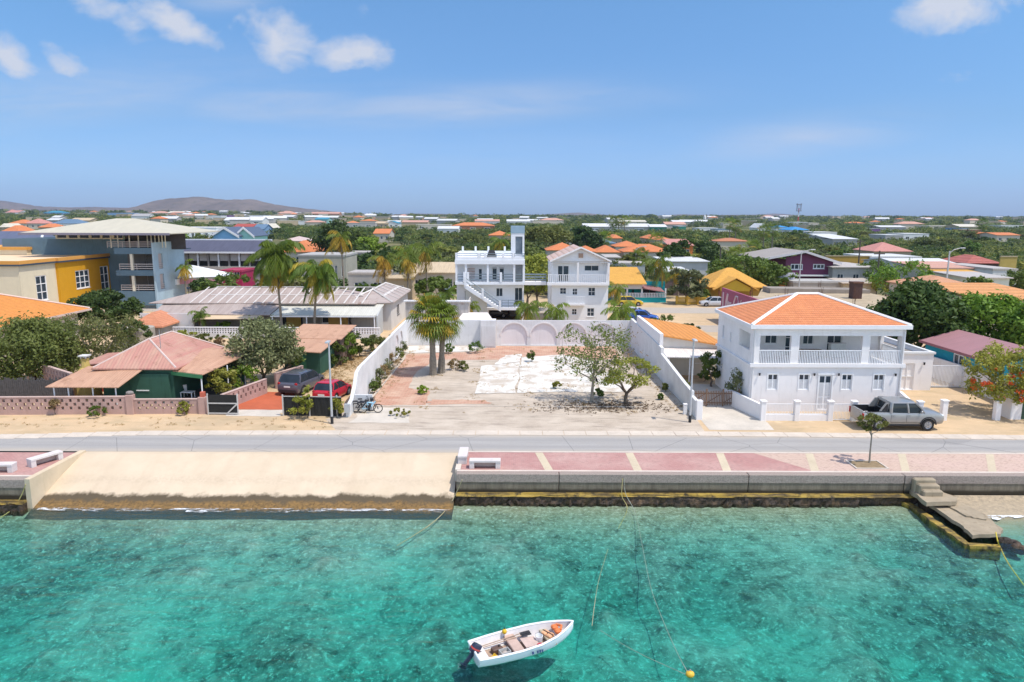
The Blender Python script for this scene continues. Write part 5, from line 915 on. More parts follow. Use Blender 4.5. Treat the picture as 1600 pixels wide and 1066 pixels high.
def simple_house(name, label, x, y, w, d, h, roof, rh, wall, roofm, wins=(), group=None, over=.4, ridge=None, rot=0, cat='house', wm=None):
    s = thing(name, label, cat, (x, y, 0), rot, group); mb = MB()
    ops = [win_hole(u, z, ww, hh) for u, z, ww, hh in wins]; panel(mb, M_front(0, 0), w, 0, h, ops); mb.box(0, .2, .2, d, 0, h); mb.box(w-.2, w, .2, d, 0, h); mb.box(.2, w-.2, d-.2, d, 0, h)
    if roof == 'gx': [mb.add([(xx, .05, h), (xx, d-.05, h), (xx, d/2, h+rh*.95), (xx+.15, .05, h), (xx+.15, d-.05, h), (xx+.15, d/2, h+rh*.95)], [(0,1,2),(5,4,3),(0,3,4,1),(1,4,5,2),(2,5,3,0)]) for xx in (.02, w-.17)]
    if roof == 'gy': mb.ext([(.02, h), (w-.02, h), (w/2, h+rh*.95)], .02, .2); mb.ext([(.02, h), (w-.02, h), (w/2, h+rh*.95)], d-.2, d-.02)
    mb.build('wall', wall, s); rf = MB(); o = over
    if roof == 'hip': hip(rf, -o, w+o, -o, d+o, h+.08, rh, ridge, 'x' if w >= d else 'y')
    elif roof == 'gx': gable(rf, -o, w+o, -o, d+o, h+.1-rh*o/(d/2)*.0, rh, 'x')
    elif roof == 'gy': gable(rf, -o, w+o, -o, d+o, h+.1, rh, 'y')
    elif roof == 'mono': rf.slab([(-o, -o, h+.1), (w+o, -o, h+.1), (w+o, d+o, h+.1+rh), (-o, d+o, h+.1+rh)], .15)
    else: rf.box(-.1, w+.1, -.1, d+.1, h+.001, h+.35)
    rf.build('roof', roofm, s)
    for u, z, ww, hh in wins: window(s, M_front(0, 0), u, z, ww, hh, 2, 1, wm or wframe, bar=max(.05, ww*.06), sill=False)
    return s
simple_house('magenta_house', 'bright magenta house corner beyond the white tent', xat(350, 118), 118, 3.6, 6, zat(427, 118), 'flat', 0, plaster((.34, .025, .08), .15), plaster((.36, .04, .09), .1), [(.5, zat(436, 118), 1.1, 1.2), (2.3, zat(434, 118), 1.0, 1.1)])
# ------------------------------------------------------------------ buildings beyond the back road
torange = tile_roof((.66, .22, .075), .16); yorange = tile_roof((.66, .34, .06), .16, c2=(.62, .30, .06)); pinkroof = tile_roof((.58, .26, .19), .16); salmon = tile_roof((.60, .33, .22), .16)
TB = thing('turquoise_bar', 'turquoise bar with yellow-orange roof and white veranda rail behind the yellow car', 'bar', (0, 0, 0)); teal2 = plaster((.02, .38, .42), .12)
Yt = 113.5; tx = lambda px: xat(px, Yt, 460); tz = lambda py: zat(py, Yt)
mb = MB(); mb.box(tx(953), tx(1043), Yt+2.2, Yt+2.4, 0, tz(441)); mb.box(tx(957), tx(1041), Yt, Yt+.15, 0, tz(464)); mb.box(tx(1041)-.15, tx(1041), Yt+.15, Yt+2.2, 0, tz(464)); mb.build('wall', teal2, TB)
rf = MB(); rf.slab([(tx(950), Yt-.6, tz(442)), (tx(1009), Yt-.6, tz(442)), (tx(1004), Yt+6, tz(442)+2.2), (tx(950), Yt+6, tz(442)+2.2)], .15); rf.build('roof', yorange, TB); rf = MB(); rf.slab([(tx(1003), Yt-.4, tz(449)), (tx(1038), Yt-.4, tz(455)), (tx(1034), Yt+4, tz(447)), (tx(1003), Yt+4, tz(443))], .12); rf.build('side_roof', sheet_roof((.34, .16, .15), 'X', .4), TB)
mb = MB(); mb.box(tx(955), tx(1003), Yt-.05, Yt+.05, tz(451), tz(443.5)); mb.build('fascia', plaster((.62, .58, .55), .1), TB)
balustrade(TB, M_front(0, Yt-.12), tx(957), tx(1041), tz(464), tz(457)-tz(464), 34, bars_w, bar=.12)
for px in (957, 980, 1003, 1040): mb = MB(); mb.box(tx(px)-.12, tx(px)+.12, Yt, Yt+.2, tz(464), tz(450)); mb.build('post', wframe, TB)
for a, w in ((966, 9), (978, 6), (990, 5), (1008, 22)): window(TB, M_front(0, Yt+2.05), tx(a), tz(463), w*.1, 1.0, 2, 1, teal2, dark, sill=False)
YW = thing('yellow_wall', 'yellow garden wall with dark pierced panels along the back road', 'wall', (0, 0, 0)); yel = plaster((.66, .40, .06), .14); yx = lambda px: xat(px, 111, 470)
mb = MB(); mb.box(yx(1057), yx(1106), 111, 111.2, 0, .25); mb.box(yx(1057), yx(1106), 111, 111.2, .95, 1.15); n = 30
for i in range(n): x = yx(1057)+(yx(1106)-yx(1057))*i/n; mb.box(x, x+.1, 111.02, 111.18, .25, .95)
mb.build('pierced_panel', yel, YW)
for px in (1056, 1072, 1089, 1105): mb = MB(); mb.cbox(yx(px), yx(px)+.35, 110.9, 111.3, 0, 1.35, .03); mb.build('pillar', yel, YW)
HU = thing('orange_roof_hut', 'yellow hut with wide orange hip roof and small front gable', 'hut', (0, 0, 0)); Yh = 115.0; hx = lambda px: xat(px, Yh, 440); hz = lambda py: zat(py, Yh)
mb = MB(); mb.box(hx(1112), hx(1188), Yh, Yh+7.5, 0, hz(446)); mb.build('wall', plaster((.50, .33, .07), .2), HU); rf = MB(); hip(rf, hx(1104), hx(1197), Yh-1.6, Yh+9.5, hz(446), 2.75, 4.4); ro = rf.build('roof', yorange, HU)
rf = MB(); c_ = hx(1143); rf.slab([(c_-3.6, Yh-2.6, hz(449)), (c_, Yh-2.6, hz(449)+1.9), (c_, Yh+2.5, hz(449)+1.9), (c_-3.6, Yh+2.5, hz(449))], .14); rf.slab([(c_, Yh-2.6, hz(449)+1.9), (c_+3.6, Yh-2.6, hz(449)), (c_+3.6, Yh+2.5, hz(449)), (c_, Yh+2.5, hz(449)+1.9)], .14); rf.build('porch_roof', yorange, HU)
mb = MB(); mb.ext([(c_-2.6, hz(449)-.3), (c_+2.6, hz(449)-.3), (c_+2.4, hz(449)+.3), (c_, hz(449)+1.55), (c_-2.4, hz(449)+.3)], Yh-2.2, Yh-2.0); mb.build('gable_board', plaster((.58, .38, .04), .1), HU)
for d in (-2.5, 2.5): mb = MB(); mb.box(c_+d-.12, c_+d+.12, Yh-2.2, Yh-1.95, 0, hz(449)-.1); mb.build('post', simple((.3, .12, .06), .7, .2), HU)
# unfinished flat-roofed building with the painted mauve wall
UB = thing('unfinished_building', 'low unfinished concrete building with bare flat roof and rusty rebar behind the white house', 'building', (0, 0, 0)); raw = plaster((.50, .42, .31), .3, 'raw_concrete')
mb = MB(); mb.prism([(28.6, 80), (50, 80), (50, 104), (37.4, 104), (33.3, 94.2), (28.6, 94.2)], 0, 2.9); mb.build('wall', plaster((.52, .38, .24), .3), UB)
mb = MB(); mb.prism([(28.5, 79.7), (50.3, 79.7), (50.3, 104.4), (37.1, 104.4), (33.1, 94.5), (28.5, 94.5)], 2.901, 3.2); mb.build('roof', plaster((.50, .395, .26), .35, 'dusty_slab'), UB)
rust = simple((.13, .06, .035), .8, .3); rr = random.Random(6)
for x in (31, 35.5, 40, 44.5, 49):
    for y in (82, 91, 102):
        if x < 38 and y > 95: continue
        mb = MB()
        for k in range(4): mb.tube([(x+.2*(k % 2), y+.2*(k//2), 3.2), (x+.2*(k % 2)+rr.uniform(-.15, .15), y+.2*(k//2), 4.3+rr.uniform(0, .5))], .022, 4)
        tag(mb.build('rebar', rust, UB))
mb = MB(); mb.hexa([(36, 98, 3.2), (50, 98, 3.2), (50, 101, 3.2), (36, 101, 3.2)], [(36, 98, 3.9), (50, 98, 3.7), (50, 101, 3.7), (36, 101, 3.9)]); mb.build('rubble_heap', plaster((.34, .29, .24), .35), UB)
MW = thing('painted_wall', 'mauve wall with pale painted lettering behind the white house roof', 'wall', (28.1, 79, 0)); mauve = plaster((.36, .10, .16), .14)
mb = MB(); mb.box(0, .25, 0, 15.2, 0, 4.35); mb.build('masonry', mauve, MW)
mb = MB(); stroke = lambda pts, w=.11: mb.tube([(-.01, 15.2-a, 4.35-max(.5, b-1.15)) for a, b in pts], w, 4)
stroke([(1.0, .9), (1.0, 3.9)], .13)
stroke([(2.0, 3.9), (2.3, 2.6), (2.8, 1.6), (3.0, 1.75), (2.7, 2.8), (2.75, 3.9), (3.3, 2.6), (3.6, 2.7), (3.5, 3.8), (4.0, 2.7), (4.4, 2.6), (4.3, 3.8), (4.9, 2.8)])
stroke([(5.2, 3.9), (5.6, 2.4), (6.2, 1.5), (7.0, 1.6), (7.3, 2.4), (7.2, 3.2), (6.4, 3.8)], .12); stroke([(7.4, 3.6), (8.0, 2.4), (8.4, 1.9), (8.3, 2.6), (8.5, 3.6)]); mb.build('painted_lettering', plaster((.66, .52, .54), .1), MW)
PP = thing('brown_pipe', 'brown square flue standing behind the white house roof', 'flue', (45.0, 92, 0)); mb = MB(); mb.cbox(-.6, .6, -.6, .6, 0, 5.2, .03); mb.build('shaft', simple((.085, .04, .03), .7, .25), PP); mb = MB(); mb.cbox(-.7, .7, -.7, .7, 5.2, 5.4, .03); mb.build('cap', rust, PP)
BD = thing('advert_board', 'tall pale advertising board with orange patch beside the big green tree', 'sign', (xat(1223, 122), 122, 0)); za, zb = zat(447, 122), zat(425, 122); mb = MB(); mb.box(-1.4, 1.4, 0, .25, za, zb); mb.build('panel', plaster((.66, .62, .68), .1), BD); mb = MB(); mb.box(-1.35, -.15, -.02, -.002, za+.1, za+1.5); mb.build('orange_patch', plaster((.66, .33, .12), .2), BD); mb = MB(); mb.box(.5, .9, -.02, -.002, za+.6, za+1.4); mb.build('dark_mark', simple((.16, .12, .3), .6, .2), BD)
for s in (-1, 1): mb = MB(); mb.cyl((s, .12, 0), (s, .12, za), .1); mb.build('post', steel, BD)
Yq = 138.0; qx = lambda px: xat(px, Yq, 410); qz = lambda py: zat(py, Yq)
PU = thing('purple_house', 'purple gabled house with white ledge and grey roof', 'house', (0, 0, 0)); pur = plaster((.20, .06, .115), .1)
x0, x1 = qx(1228), qx(1302); pk = (qx(1254), qz(392))
ops = [(qx(1236), qx(1255), qz(420), qz(411)), (qx(1271), qx(1289), qz(418.5), qz(411))]
mb = MB(); panel(mb, M_front(x0, Yq), x1-x0, qz(429), qz(408), [(a-x0, b-x0, c_, d) for a, b, c_, d in ops]); mb.ext([(x0, qz(408)), (x1, qz(408)), (x1, qz(406)), (pk[0]+1, pk[1]-.3), (x0, qz(401))], Yq, Yq+.2); mb.box(x0, x0+.2, Yq+.2, Yq+14, 0, qz(404)); mb.box(x1-.2, x1, Yq+.2, Yq+14, 0, qz(406)); mb.box(x0+1, x1-1, Yq+1.2, Yq+1.4, 0, qz(429)); mb.build('wall', pur, PU)
mb = MB(); mb.box(x0-.2, x1+.2, Yq-.5, Yq-.002, qz(430), qz(427.6)); mb.build('ledge', white, PU)
for a, b, c_, d in ops: window(PU, M_front(0, Yq), a, c_, b-a, d-c_, 3, 1, bar=.16)
rl, rr_ = (qx(1187), qz(402)), (qx(1312), qz(408)); rf = MB(); rf.slab([(rl[0], Yq-1, rl[1]), (pk[0], Yq-1, pk[1]+.25), (pk[0], Yq+15, pk[1]+.25), (rl[0], Yq+15, rl[1])], .2); rf.slab([(pk[0], Yq-1, pk[1]+.25), (rr_[0], Yq-1, rr_[1]), (rr_[0], Yq+15, rr_[1]), (pk[0], Yq+15, pk[1]+.25)], .2); ro = rf.build('roof', sheet_roof((.38, .33, .28), 'Y', .5), PU)
mb = MB(); mb.slab([(rl[0], Yq-1.1, rl[1]), (pk[0], Yq-1.1, pk[1]+.3), (pk[0], Yq-1.0, pk[1]+.3), (rl[0], Yq-1.0, rl[1])], .45); mb.slab([(pk[0], Yq-1.1, pk[1]+.3), (rr_[0], Yq-1.1, rr_[1]), (rr_[0], Yq-1.0, rr_[1]), (pk[0], Yq-1.0, pk[1]+.3)], .45); mb.build('barge_board', plaster((.66, .62, .62), .1), ro)
gr = sheet_roof((.50, .45, .40), 'X', .4); grey = sheet_roof((.40, .38, .36), 'X', .5); whr = sheet_roof((.68, .67, .65), 'X', .5); bluer = sheet_roof((.13, .21, .30), 'X', .5); tanw = plaster((.50, .40, .26), .18); greyw = plaster((.45, .43, .40), .2); beige = plaster((.60, .53, .42), .15); tanr = sheet_roof((.60, .46, .29), 'X', .4)
def px_house(name, label, pa, pb, Y, pe, roof, ptop, d, wall, roofm, wins=0, group=None, ridge=None, cat='house', over=.4, hmax=4.3):
    """house whose front spans pa..pb at distance Y with eaves at row pe and roof top at row ptop"""
    pe, ptop = pe+max(0, 335-pe), ptop+max(0, 335-pe)
    while zat(pe, Y)-gz(xat((pa+pb)/2, Y, pe), Y) > hmax and Y < 3200: Y *= 1.015
    z0 = gz(xat((pa+pb)/2, Y, pe), Y); xa, xb = xat(pa, Y, pe), xat(pb, Y, pe); h = max(2.2, zat(pe, Y)-z0); top = zat(ptop, Y + (d/2 if roof in ('hip', 'gx') else d if roof == 'mono' else 0)); w = xb-xa
    ws = [((i+.3)*w/wins, h*.35, w/wins*.4, h*.35) for i in range(wins)]
    s = simple_house(name, label, xa, Y, w, d, h, roof, max(.25, top-z0-h) if roof != 'flat' else 0, wall, roofm, ws, group, over, ridge, cat=cat); s.location.z = z0; return s
# middle distance, one by one
px_house('beige_house', 'long beige house with tan roof left of the stair house', 640, 712, 122, 427, 'mono', 411, 7, beige, tanr, 4)
px_house('block_house', 'bare grey block house among the coconut palms', 544, 604, 112, 430, 'flat', 427, 6, greyw, gr, 2)
px_house('tan_shed', 'tan lean-to with dark opening next to the grey block house', 604, 642, 114, 436, 'mono', 428, 5, tanw, tanr, 1, cat='shed')
px_house('terrace_house', 'grey open-columned terrace house behind the second coconut palm', 466, 540, 135, 402, 'flat', 399, 10, plaster((.44, .41, .33), .2), greyw, 7, hmax=6)
px_house('open_shelter', 'open-sided shelter with thin grey roof right of the terrace house', 538, 574, 140, 397, 'flat', 394, 8, plaster((.3, .27, .24), .2), gr, 3, cat='shelter')
px_house('orange_roof_house', 'house with orange hip roof and a dark solar panel behind the tall palms', 438, 494, 165, 395, 'hip', 377, 14, beige, torange, 3)
px_house('orange_roof_house', 'low house with orange roof behind the blue building', 285, 372, 150, 382, 'hip', 374, 10, beige, torange, 3)
px_house('pale_roof_house', 'house with pale pink shallow roof behind the tallest coconut palm', 440, 480, 200, 378, 'hip', 371, 12, beige, sheet_roof((.62, .47, .42), 'X', .5), 2)
for i, (a, b, col, lab) in enumerate(((331, 372, (.28, .52, .74), 'sky-blue gabled house with solar-panelled slate roof'), (368, 396, (.42, .72, .60), 'mint green gabled house with white trim next to the sky-blue one'))):
    Yg = 205+i*3; xa, xb = xat(a, Yg, 375), xat(b, Yg, 375); h = zat(371, Yg); s = simple_house('gabled_house', lab, xa, Yg, xb-xa, 12, h, 'gy', zat(357, Yg)-h, plaster(col, .08), sheet_roof((.10, .13, .19), 'Y', .8), [(1.0, 3.2, 1.2, 1.6), ((xb-xa)*.6, 3.2, 1.2, 1.6)])
    w = xb-xa; rise = zat(357, Yg)-h
    for sg in (-1, 1): mb = MB(); mb.slab([(w/2, -.55, h+.25+rise), (w/2+sg*(w/2+.5), -.55, h+.15), (w/2+sg*(w/2+.5), -.42, h+.15), (w/2, -.42, h+.25+rise)], .7); mb.build('barge_board', white, s)
px_house('white_block_house', 'long white flat-roofed two-storey house beyond the blue building', 252, 338, 235, 358, 'flat', 353, 14, plaster((.82, .82, .82), .04), white, 8, hmax=7.5)
px_house('slate_roof_house', 'white house with dark slate hip roof beyond the cream roof', 80, 128, 260, 352, 'hip', 345, 14, white, bluer, 3)
for a, b, Y, e, t, lab in ((855, 905, 175, 391, 379, 'wide orange-roofed villa left of the gabled house roof'), (902, 935, 172, 393, 384, 'small orange hip roof just right of the gabled house roof'), (932, 968, 170, 394, 383, 'second small orange hip roof right of the gabled house'), (962, 1003, 190, 385, 376, 'upper orange roof in the villa row'), (975, 1048, 172, 393, 381, 'wide orange-roofed villa at the right end of the villa row')): px_house('orange_roof_villa', lab, a, b, Y, e, 'hip', t, 10, beige, torange, 2, 'orange-roofed villas in a row behind the gabled house')
px_house('blue_roof_house', 'low house with slate-blue roof between the orange villas', 930, 962, 215, 380, 'hip', 373, 10, beige, bluer)
px_house('carport_roof', 'small white flat-roofed carport before the dark trees', 885, 908, 235, 371, 'flat', 369, 8, greyw, whr, 1, cat='carport')
px_house('grey_shed', 'grey shed with pale blue wall panel right of the gabled house', 966, 1008, 128, 413, 'flat', 411, 8, plaster((.46, .47, .45), .2), gr, 0, cat='shed')
px_house('pink_shed', 'faded pinkish sheet wall building touching the gabled house', 948, 968, 115, 402, 'mono', 398, 8, plaster((.6, .52, .5), .2), gr, 0, cat='shed')
px_house('flat_shed', 'low white flat-roofed shed behind the coconut palm at the back road', 1040, 1078, 124, 424, 'mono', 421, 8, plaster((.16, .12, .12), .2), whr, 0, cat='shed')
px_house('white_hangar', 'long white arched roof shed beyond the back road', 1040, 1106, 140, 408, 'mono', 401, 12, plaster((.6, .58, .56), .15), whr, 0, cat='shed')
px_house('red_orange_house', 'house with pinkish roof and orange gable wall before the green trees', 1046, 1083, 185, 383, 'mono', 373, 12, plaster((.62, .2, .05), .15), pinkroof, 2)
px_house('brick_wall_house', 'long low house with brown-orange roof behind the fan palms', 1120, 1170, 230, 376, 'hip', 371, 10, beige, tile_roof((.50, .2, .09), .5))
px_house('flat_grey_house', 'grey house with wide flat roof and pillared porch right of the purple house', 1302, 1376, 132, 416, 'hip', 408, 14, greyw, gr, 3, ridge=7)
WB = px_house('white_warehouse', 'long white building with pale sheet roofs under the red pavilion roof', 1360, 1440, 150, 401, 'flat', 397, 14, plaster((.66, .70, .76), .1), whr, 0, cat='warehouse')
px_house('white_sheet_house', 'white gabled sheet roof beside the long white building', 1410, 1500, 140, 412, 'gx', 402, 16, plaster((.66, .66, .66), .12), whr, 0, cat='warehouse')
px_house('red_pavilion', 'house with broad faded red hip roof in the scrub', 1366, 1424, 178, 391, 'hip', 377, 12, tanw, pinkroof, 2)
px_house('pink_roof_house', 'house with wide salmon pink roof in front of the red-roofed pavilion', 1448, 1532, 122, 417, 'mono', 407, 12, beige, salmon, 0)
px_house('red_roof_house', 'dark red hip-roofed house with shaded wooden balcony at right', 1512, 1562, 132, 409, 'hip', 396, 10, plaster((.14, .08, .07), .2), tile_roof((.42, .13, .09), .5), 3)
px_house('white_flat_house', 'white flat-roofed house with grey felt roof right of the wooden balcony', 1552, 1590, 128, 420, 'flat', 417, 16, plaster((.66, .66, .64), .15), gr, 2)
px_house('pale_green_house', 'pale green-walled house with orange lean-to roof at right', 1514, 1578, 104, 432, 'mono', 424, 9, plaster((.56, .61, .54), .12), gr, 3)
px_house('orange_lean_to', 'bright orange lean-to roof against the pale green house', 1488, 1546, 108, 428, 'mono', 420, 6, beige, yorange, 0)
px_house('orange_hip_house', 'house with weathered orange hip roof behind the dark trees at right', 1446, 1532, 94, 448, 'hip', 429, 9, beige, tile_roof((.60, .30, .15), .14), 0, hmax=4.6)
s = px_house('orange_hip_house', 'large ribbed orange tile roof with white verge at the far right', 1534, 1660, 80, 466, 'mono', 441, 12, beige, tile_roof((.66, .30, .10), .14), 0, hmax=4.6)
px_house('block_wall_house', 'roofless grey block building in front of the purple house', 1240, 1352, 119, 441, 'flat', 437, 5, plaster((.40, .36, .31), .3), greyw, 0)
px_house('tin_shed', 'tan open shed with sheet roof at the right end of the block building', 1318, 1370, 118, 441, 'mono', 434, 5, tanw, sheet_roof((.52, .42, .32), 'X', .4), 1, cat='shed')
OF = thing('ochre_wall', 'long ochre boundary wall in front of the scrub right of the purple house', 'wall', (0, 0, 0)); Yo = 172; mb = MB(); mb.box(xat(1290, Yo, 400), xat(1362, Yo, 400), Yo, Yo+.3, 0, zat(399, Yo)); mb.build('masonry', plaster((.48, .29, .06), .2), OF); mb = MB(); mb.box(xat(1290, Yo, 400), xat(1362, Yo, 400), Yo-.1, Yo+.4, zat(399, Yo)+.002, zat(399, Yo)+.2); mb.build('coping', plaster((.5, .4, .25), .2), OF)
OF = thing('ochre_wall', 'short ochre wall at the right end beyond the red-roofed balcony house', 'wall', (0, 0, 0)); Yo = 145; mb = MB(); mb.box(xat(1564, Yo, 400), xat(1590, Yo, 400), Yo, Yo+.3, 0, zat(399, Yo)); mb.build('masonry', plaster((.5, .36, .1), .2), OF); mb = MB(); mb.box(xat(1564, Yo, 400), xat(1590, Yo, 400), Yo-.1, Yo+.4, zat(399, Yo)+.002, zat(399, Yo)+.2); mb.build('coping', plaster((.5, .4, .25), .2), OF)
# utility poles, street lamps
def lamp_post(label, x, y, h, arm):
    l = thing('street_lamp', label, 'street lamp', (x, y, 0)); mb = MB(); mb.tube([(0, 0, 0), (0, 0, 1.2), (0, 0, h)], [.085, .075, .05], 8); mb.build('pole', galv, l); mb = MB(); mb.cyl((0, 0, 0), (0, 0, .5), .1, n=8); mb.build('base', dark, l)
    hd = MB(); hd.cbox(-.12, .12, -.55, .05, h, h+.1, .02); hd.build('lamp_head', galv, l); return l
lamp_post('grey street lamp in front of the red car', -11.9, 45.0, 5.5, 0); lamp_post('grey street lamp beside the brown picket gate', 11.95, 45.6, 5.6, 0)
def util_pole(label, px, pyt, pyb, Y, r=.13, cross=True, lamp=False):
    p = thing('utility_pole', label, 'utility pole', (xat(px, Y, pyb), Y, 0)); h = zat(pyt, Y); mb = MB(); mb.tube([(0, 0, 0), (0, 0, h)], [r*1.2, r*.8], 7); mb.build('pole', simple((.10, .085, .07), .9, .3) if not lamp else galv, p)
    if cross: mb = MB(); mb.box(-.9, .9, -.08, .08, h-.6, h-.42); mb.build('crossarm', simple((.12, .1, .08), .9, .2), p)
    if lamp: mb = MB(); mb.tube([(0, 0, h-.3), (.5, -.2, h+.2), (1.4, -.4, h+.5)], .07, 5); mb.build('lamp_arm', galv, p); mb = MB(); mb.cbox(1.3, 2.1, -.55, -.3, h+.42, h+.56, .02); mb.build('lamp_head', galv, p)
    return p
util_pole('dark utility pole before the long white building at right', 1372, 390, 420, 120, .16); util_pole('dark pole with street light arm before the pink roof', 1481, 390, 420, 112, .14, False, True); util_pole('tall wooden pole rising left of the orange hut', 1124, 385, 425, 130, .16, False)
util_pole('pale lamp pole among the trees behind the gabled house', 993, 388, 412, 150, .14, False, True); util_pole('tall pole with arm standing in front of the purple house', 1248, 393, 452, 118, .1, False, True); util_pole('dark pole rising from the scrub beyond the ochre wall', 1342, 372, 405, 165, .16)
CT = thing('cell_tower', 'red and white lattice radio mast on the horizon', 'mast', (xat(1247, 900, 345), 900, 0)); zt_ = zat(317, 900); zb_ = 0
for i in range(6): mb = MB(); a, b = zt_*i/6, zt_*(i+1)/6; mb.tube([(0, 0, a), (0, 0, b)], [1.1-.1*i, 1.0-.1*i], 6); mb.build('mast_section', simple(((.5, .05, .04), (.75, .75, .75))[i % 2], .6, .1), CT)
for z in (zt_, zt_-8): mb = MB(); mb.box(-3, 3, -1.6, 1.6, z-1.2, z-.2); mb.build('antenna_ring', simple((.25, .27, .33), .5, .2), CT)
for s in (-2.4, 2.4): mb = MB(); mb.box(s-.5, s+.5, -.5, .5, zt_-8, zt_+.4); mb.build('antenna', simple((.3, .32, .38), .5, .2), CT)
WT = thing('white_tower', 'slim white tower on the horizon left of the radio mast', 'tower', (xat(1101, 1100, 345), 1100, 0)); mb = MB(); mb.tube([(0, 0, 0), (0, 0, zat(337, 1100))], [2.6, 2.0], 10); mb.build('shaft', white, WT); mb = MB(); mb.tube([(0, 0, zat(337, 1100)), (0, 0, zat(334.5, 1100))], [1.2, .4], 8); mb.build('cap', white, WT)
# ------------------------------------------------------------------ vehicles
def paint(c, rough=.25, metal=.0):
    k = ('car', c)
    if k in _pc: return _pc[k]
    m = Mat('car_paint'); n = m.noise(m.obj(), 2.2, 4); m.b.inputs['Coat Weight'].default_value = .6; m.b.inputs['Coat Roughness'].default_value = .05
    _pc[k] = m.set(m.mix(m.rng(n, .3, .7), c, mul(c, .9)), rough, .5, metal); return _pc[k]
tyre = simple((.018, .018, .018), .85, .2); rim_m = simple((.45, .45, .46), .3, .1, .7); cglass = glass_mat((.012, .016, .02)); redlamp = simple((.35, .01, .01), .2, .1); whitelamp = simple((.7, .72, .75), .15, .05)
def wheel(root, x, y, r, wd, side):
    mb = MB(); n = 18; pr = [(r*.62, 0), (r*.95, .0), (r, .03), (r, wd-.03), (r*.95, wd), (r*.62, wd)]
    mb.rings([[(x+q*math.cos(2*math.pi*j/n), y-side*w, r+q*math.sin(2*math.pi*j/n)) for j in range(n)] for q, w in pr], False, False); w_ = mb.build('wheel', tyre, root, 40)
    mb = MB(); mb.rings([[(x+q*math.cos(2*math.pi*j/n), y-side*d, r+q*math.sin(2*math.pi*j/n)) for j in range(n)] for q, d in ((r*.64, .02), (r*.56, .035), (r*.5, .06))], False, True)
    for k in range(6): a = k*math.pi/3; ca, sa = math.cos(a), math.sin(a); mb.hexa([(x+ca*r*.08-sa*r*.1, y-side*.01, r+sa*r*.08+ca*r*.1), (x+ca*r*.56-sa*r*.06, y-side*.01, r+sa*r*.56+ca*r*.06), (x+ca*r*.56+sa*r*.06, y-side*.01, r+sa*r*.56-ca*r*.06), (x+ca*r*.08+sa*r*.1, y-side*.01, r+sa*r*.08-ca*r*.1)], [(x+ca*r*.08-sa*r*.1, y-side*.05, r+sa*r*.08+ca*r*.1), (x+ca*r*.56-sa*r*.06, y-side*.05, r+sa*r*.56+ca*r*.06), (x+ca*r*.56+sa*r*.06, y-side*.05, r+sa*r*.56-ca*r*.06), (x+ca*r*.08+sa*r*.1, y-side*.05, r+sa*r*.08-ca*r*.1)])
    mb.build('rim', rim_m, w_); return w_
def ring_body(x, w, zl, zb, crown=.03):
    return [(x, -w*.9, zl), (x, -w, zl+.18), (x, -w, zb-.16), (x, -w*.95, zb-.03), (x, -w*.6, zb+crown), (x, w*.6, zb+crown), (x, w*.95, zb-.03), (x, w, zb-.16), (x, w, zl+.18), (x, w*.9, zl)]
def arches(body, wheels, r, side_w, wd=.3):
    """cut real wheel wells"""
    for (x, y) in wheels:
        mb = MB(); s = 1 if y > 0 else -1; mb.cyl((x, y-s*wd*1.1, r), (x, y+s*.35, r), r*1.14, n=20); c = mb.build('cutter', dark, body.parent)
        md = body.modifiers.new('well', 'BOOLEAN'); md.object = c; md.operation = 'DIFFERENCE'; md.solver = 'EXACT'
        dg = bpy.context.evaluated_depsgraph_get(); me = bpy.data.meshes.new_from_object(body.evaluated_get(dg)); body.modifiers.clear(); body.data = me; bpy.data.objects.remove(c)
    body.data.polygons.foreach_set('use_smooth', [True]*len(body.data.polygons)); body.data.set_sharp_from_angle(angle=R(35))
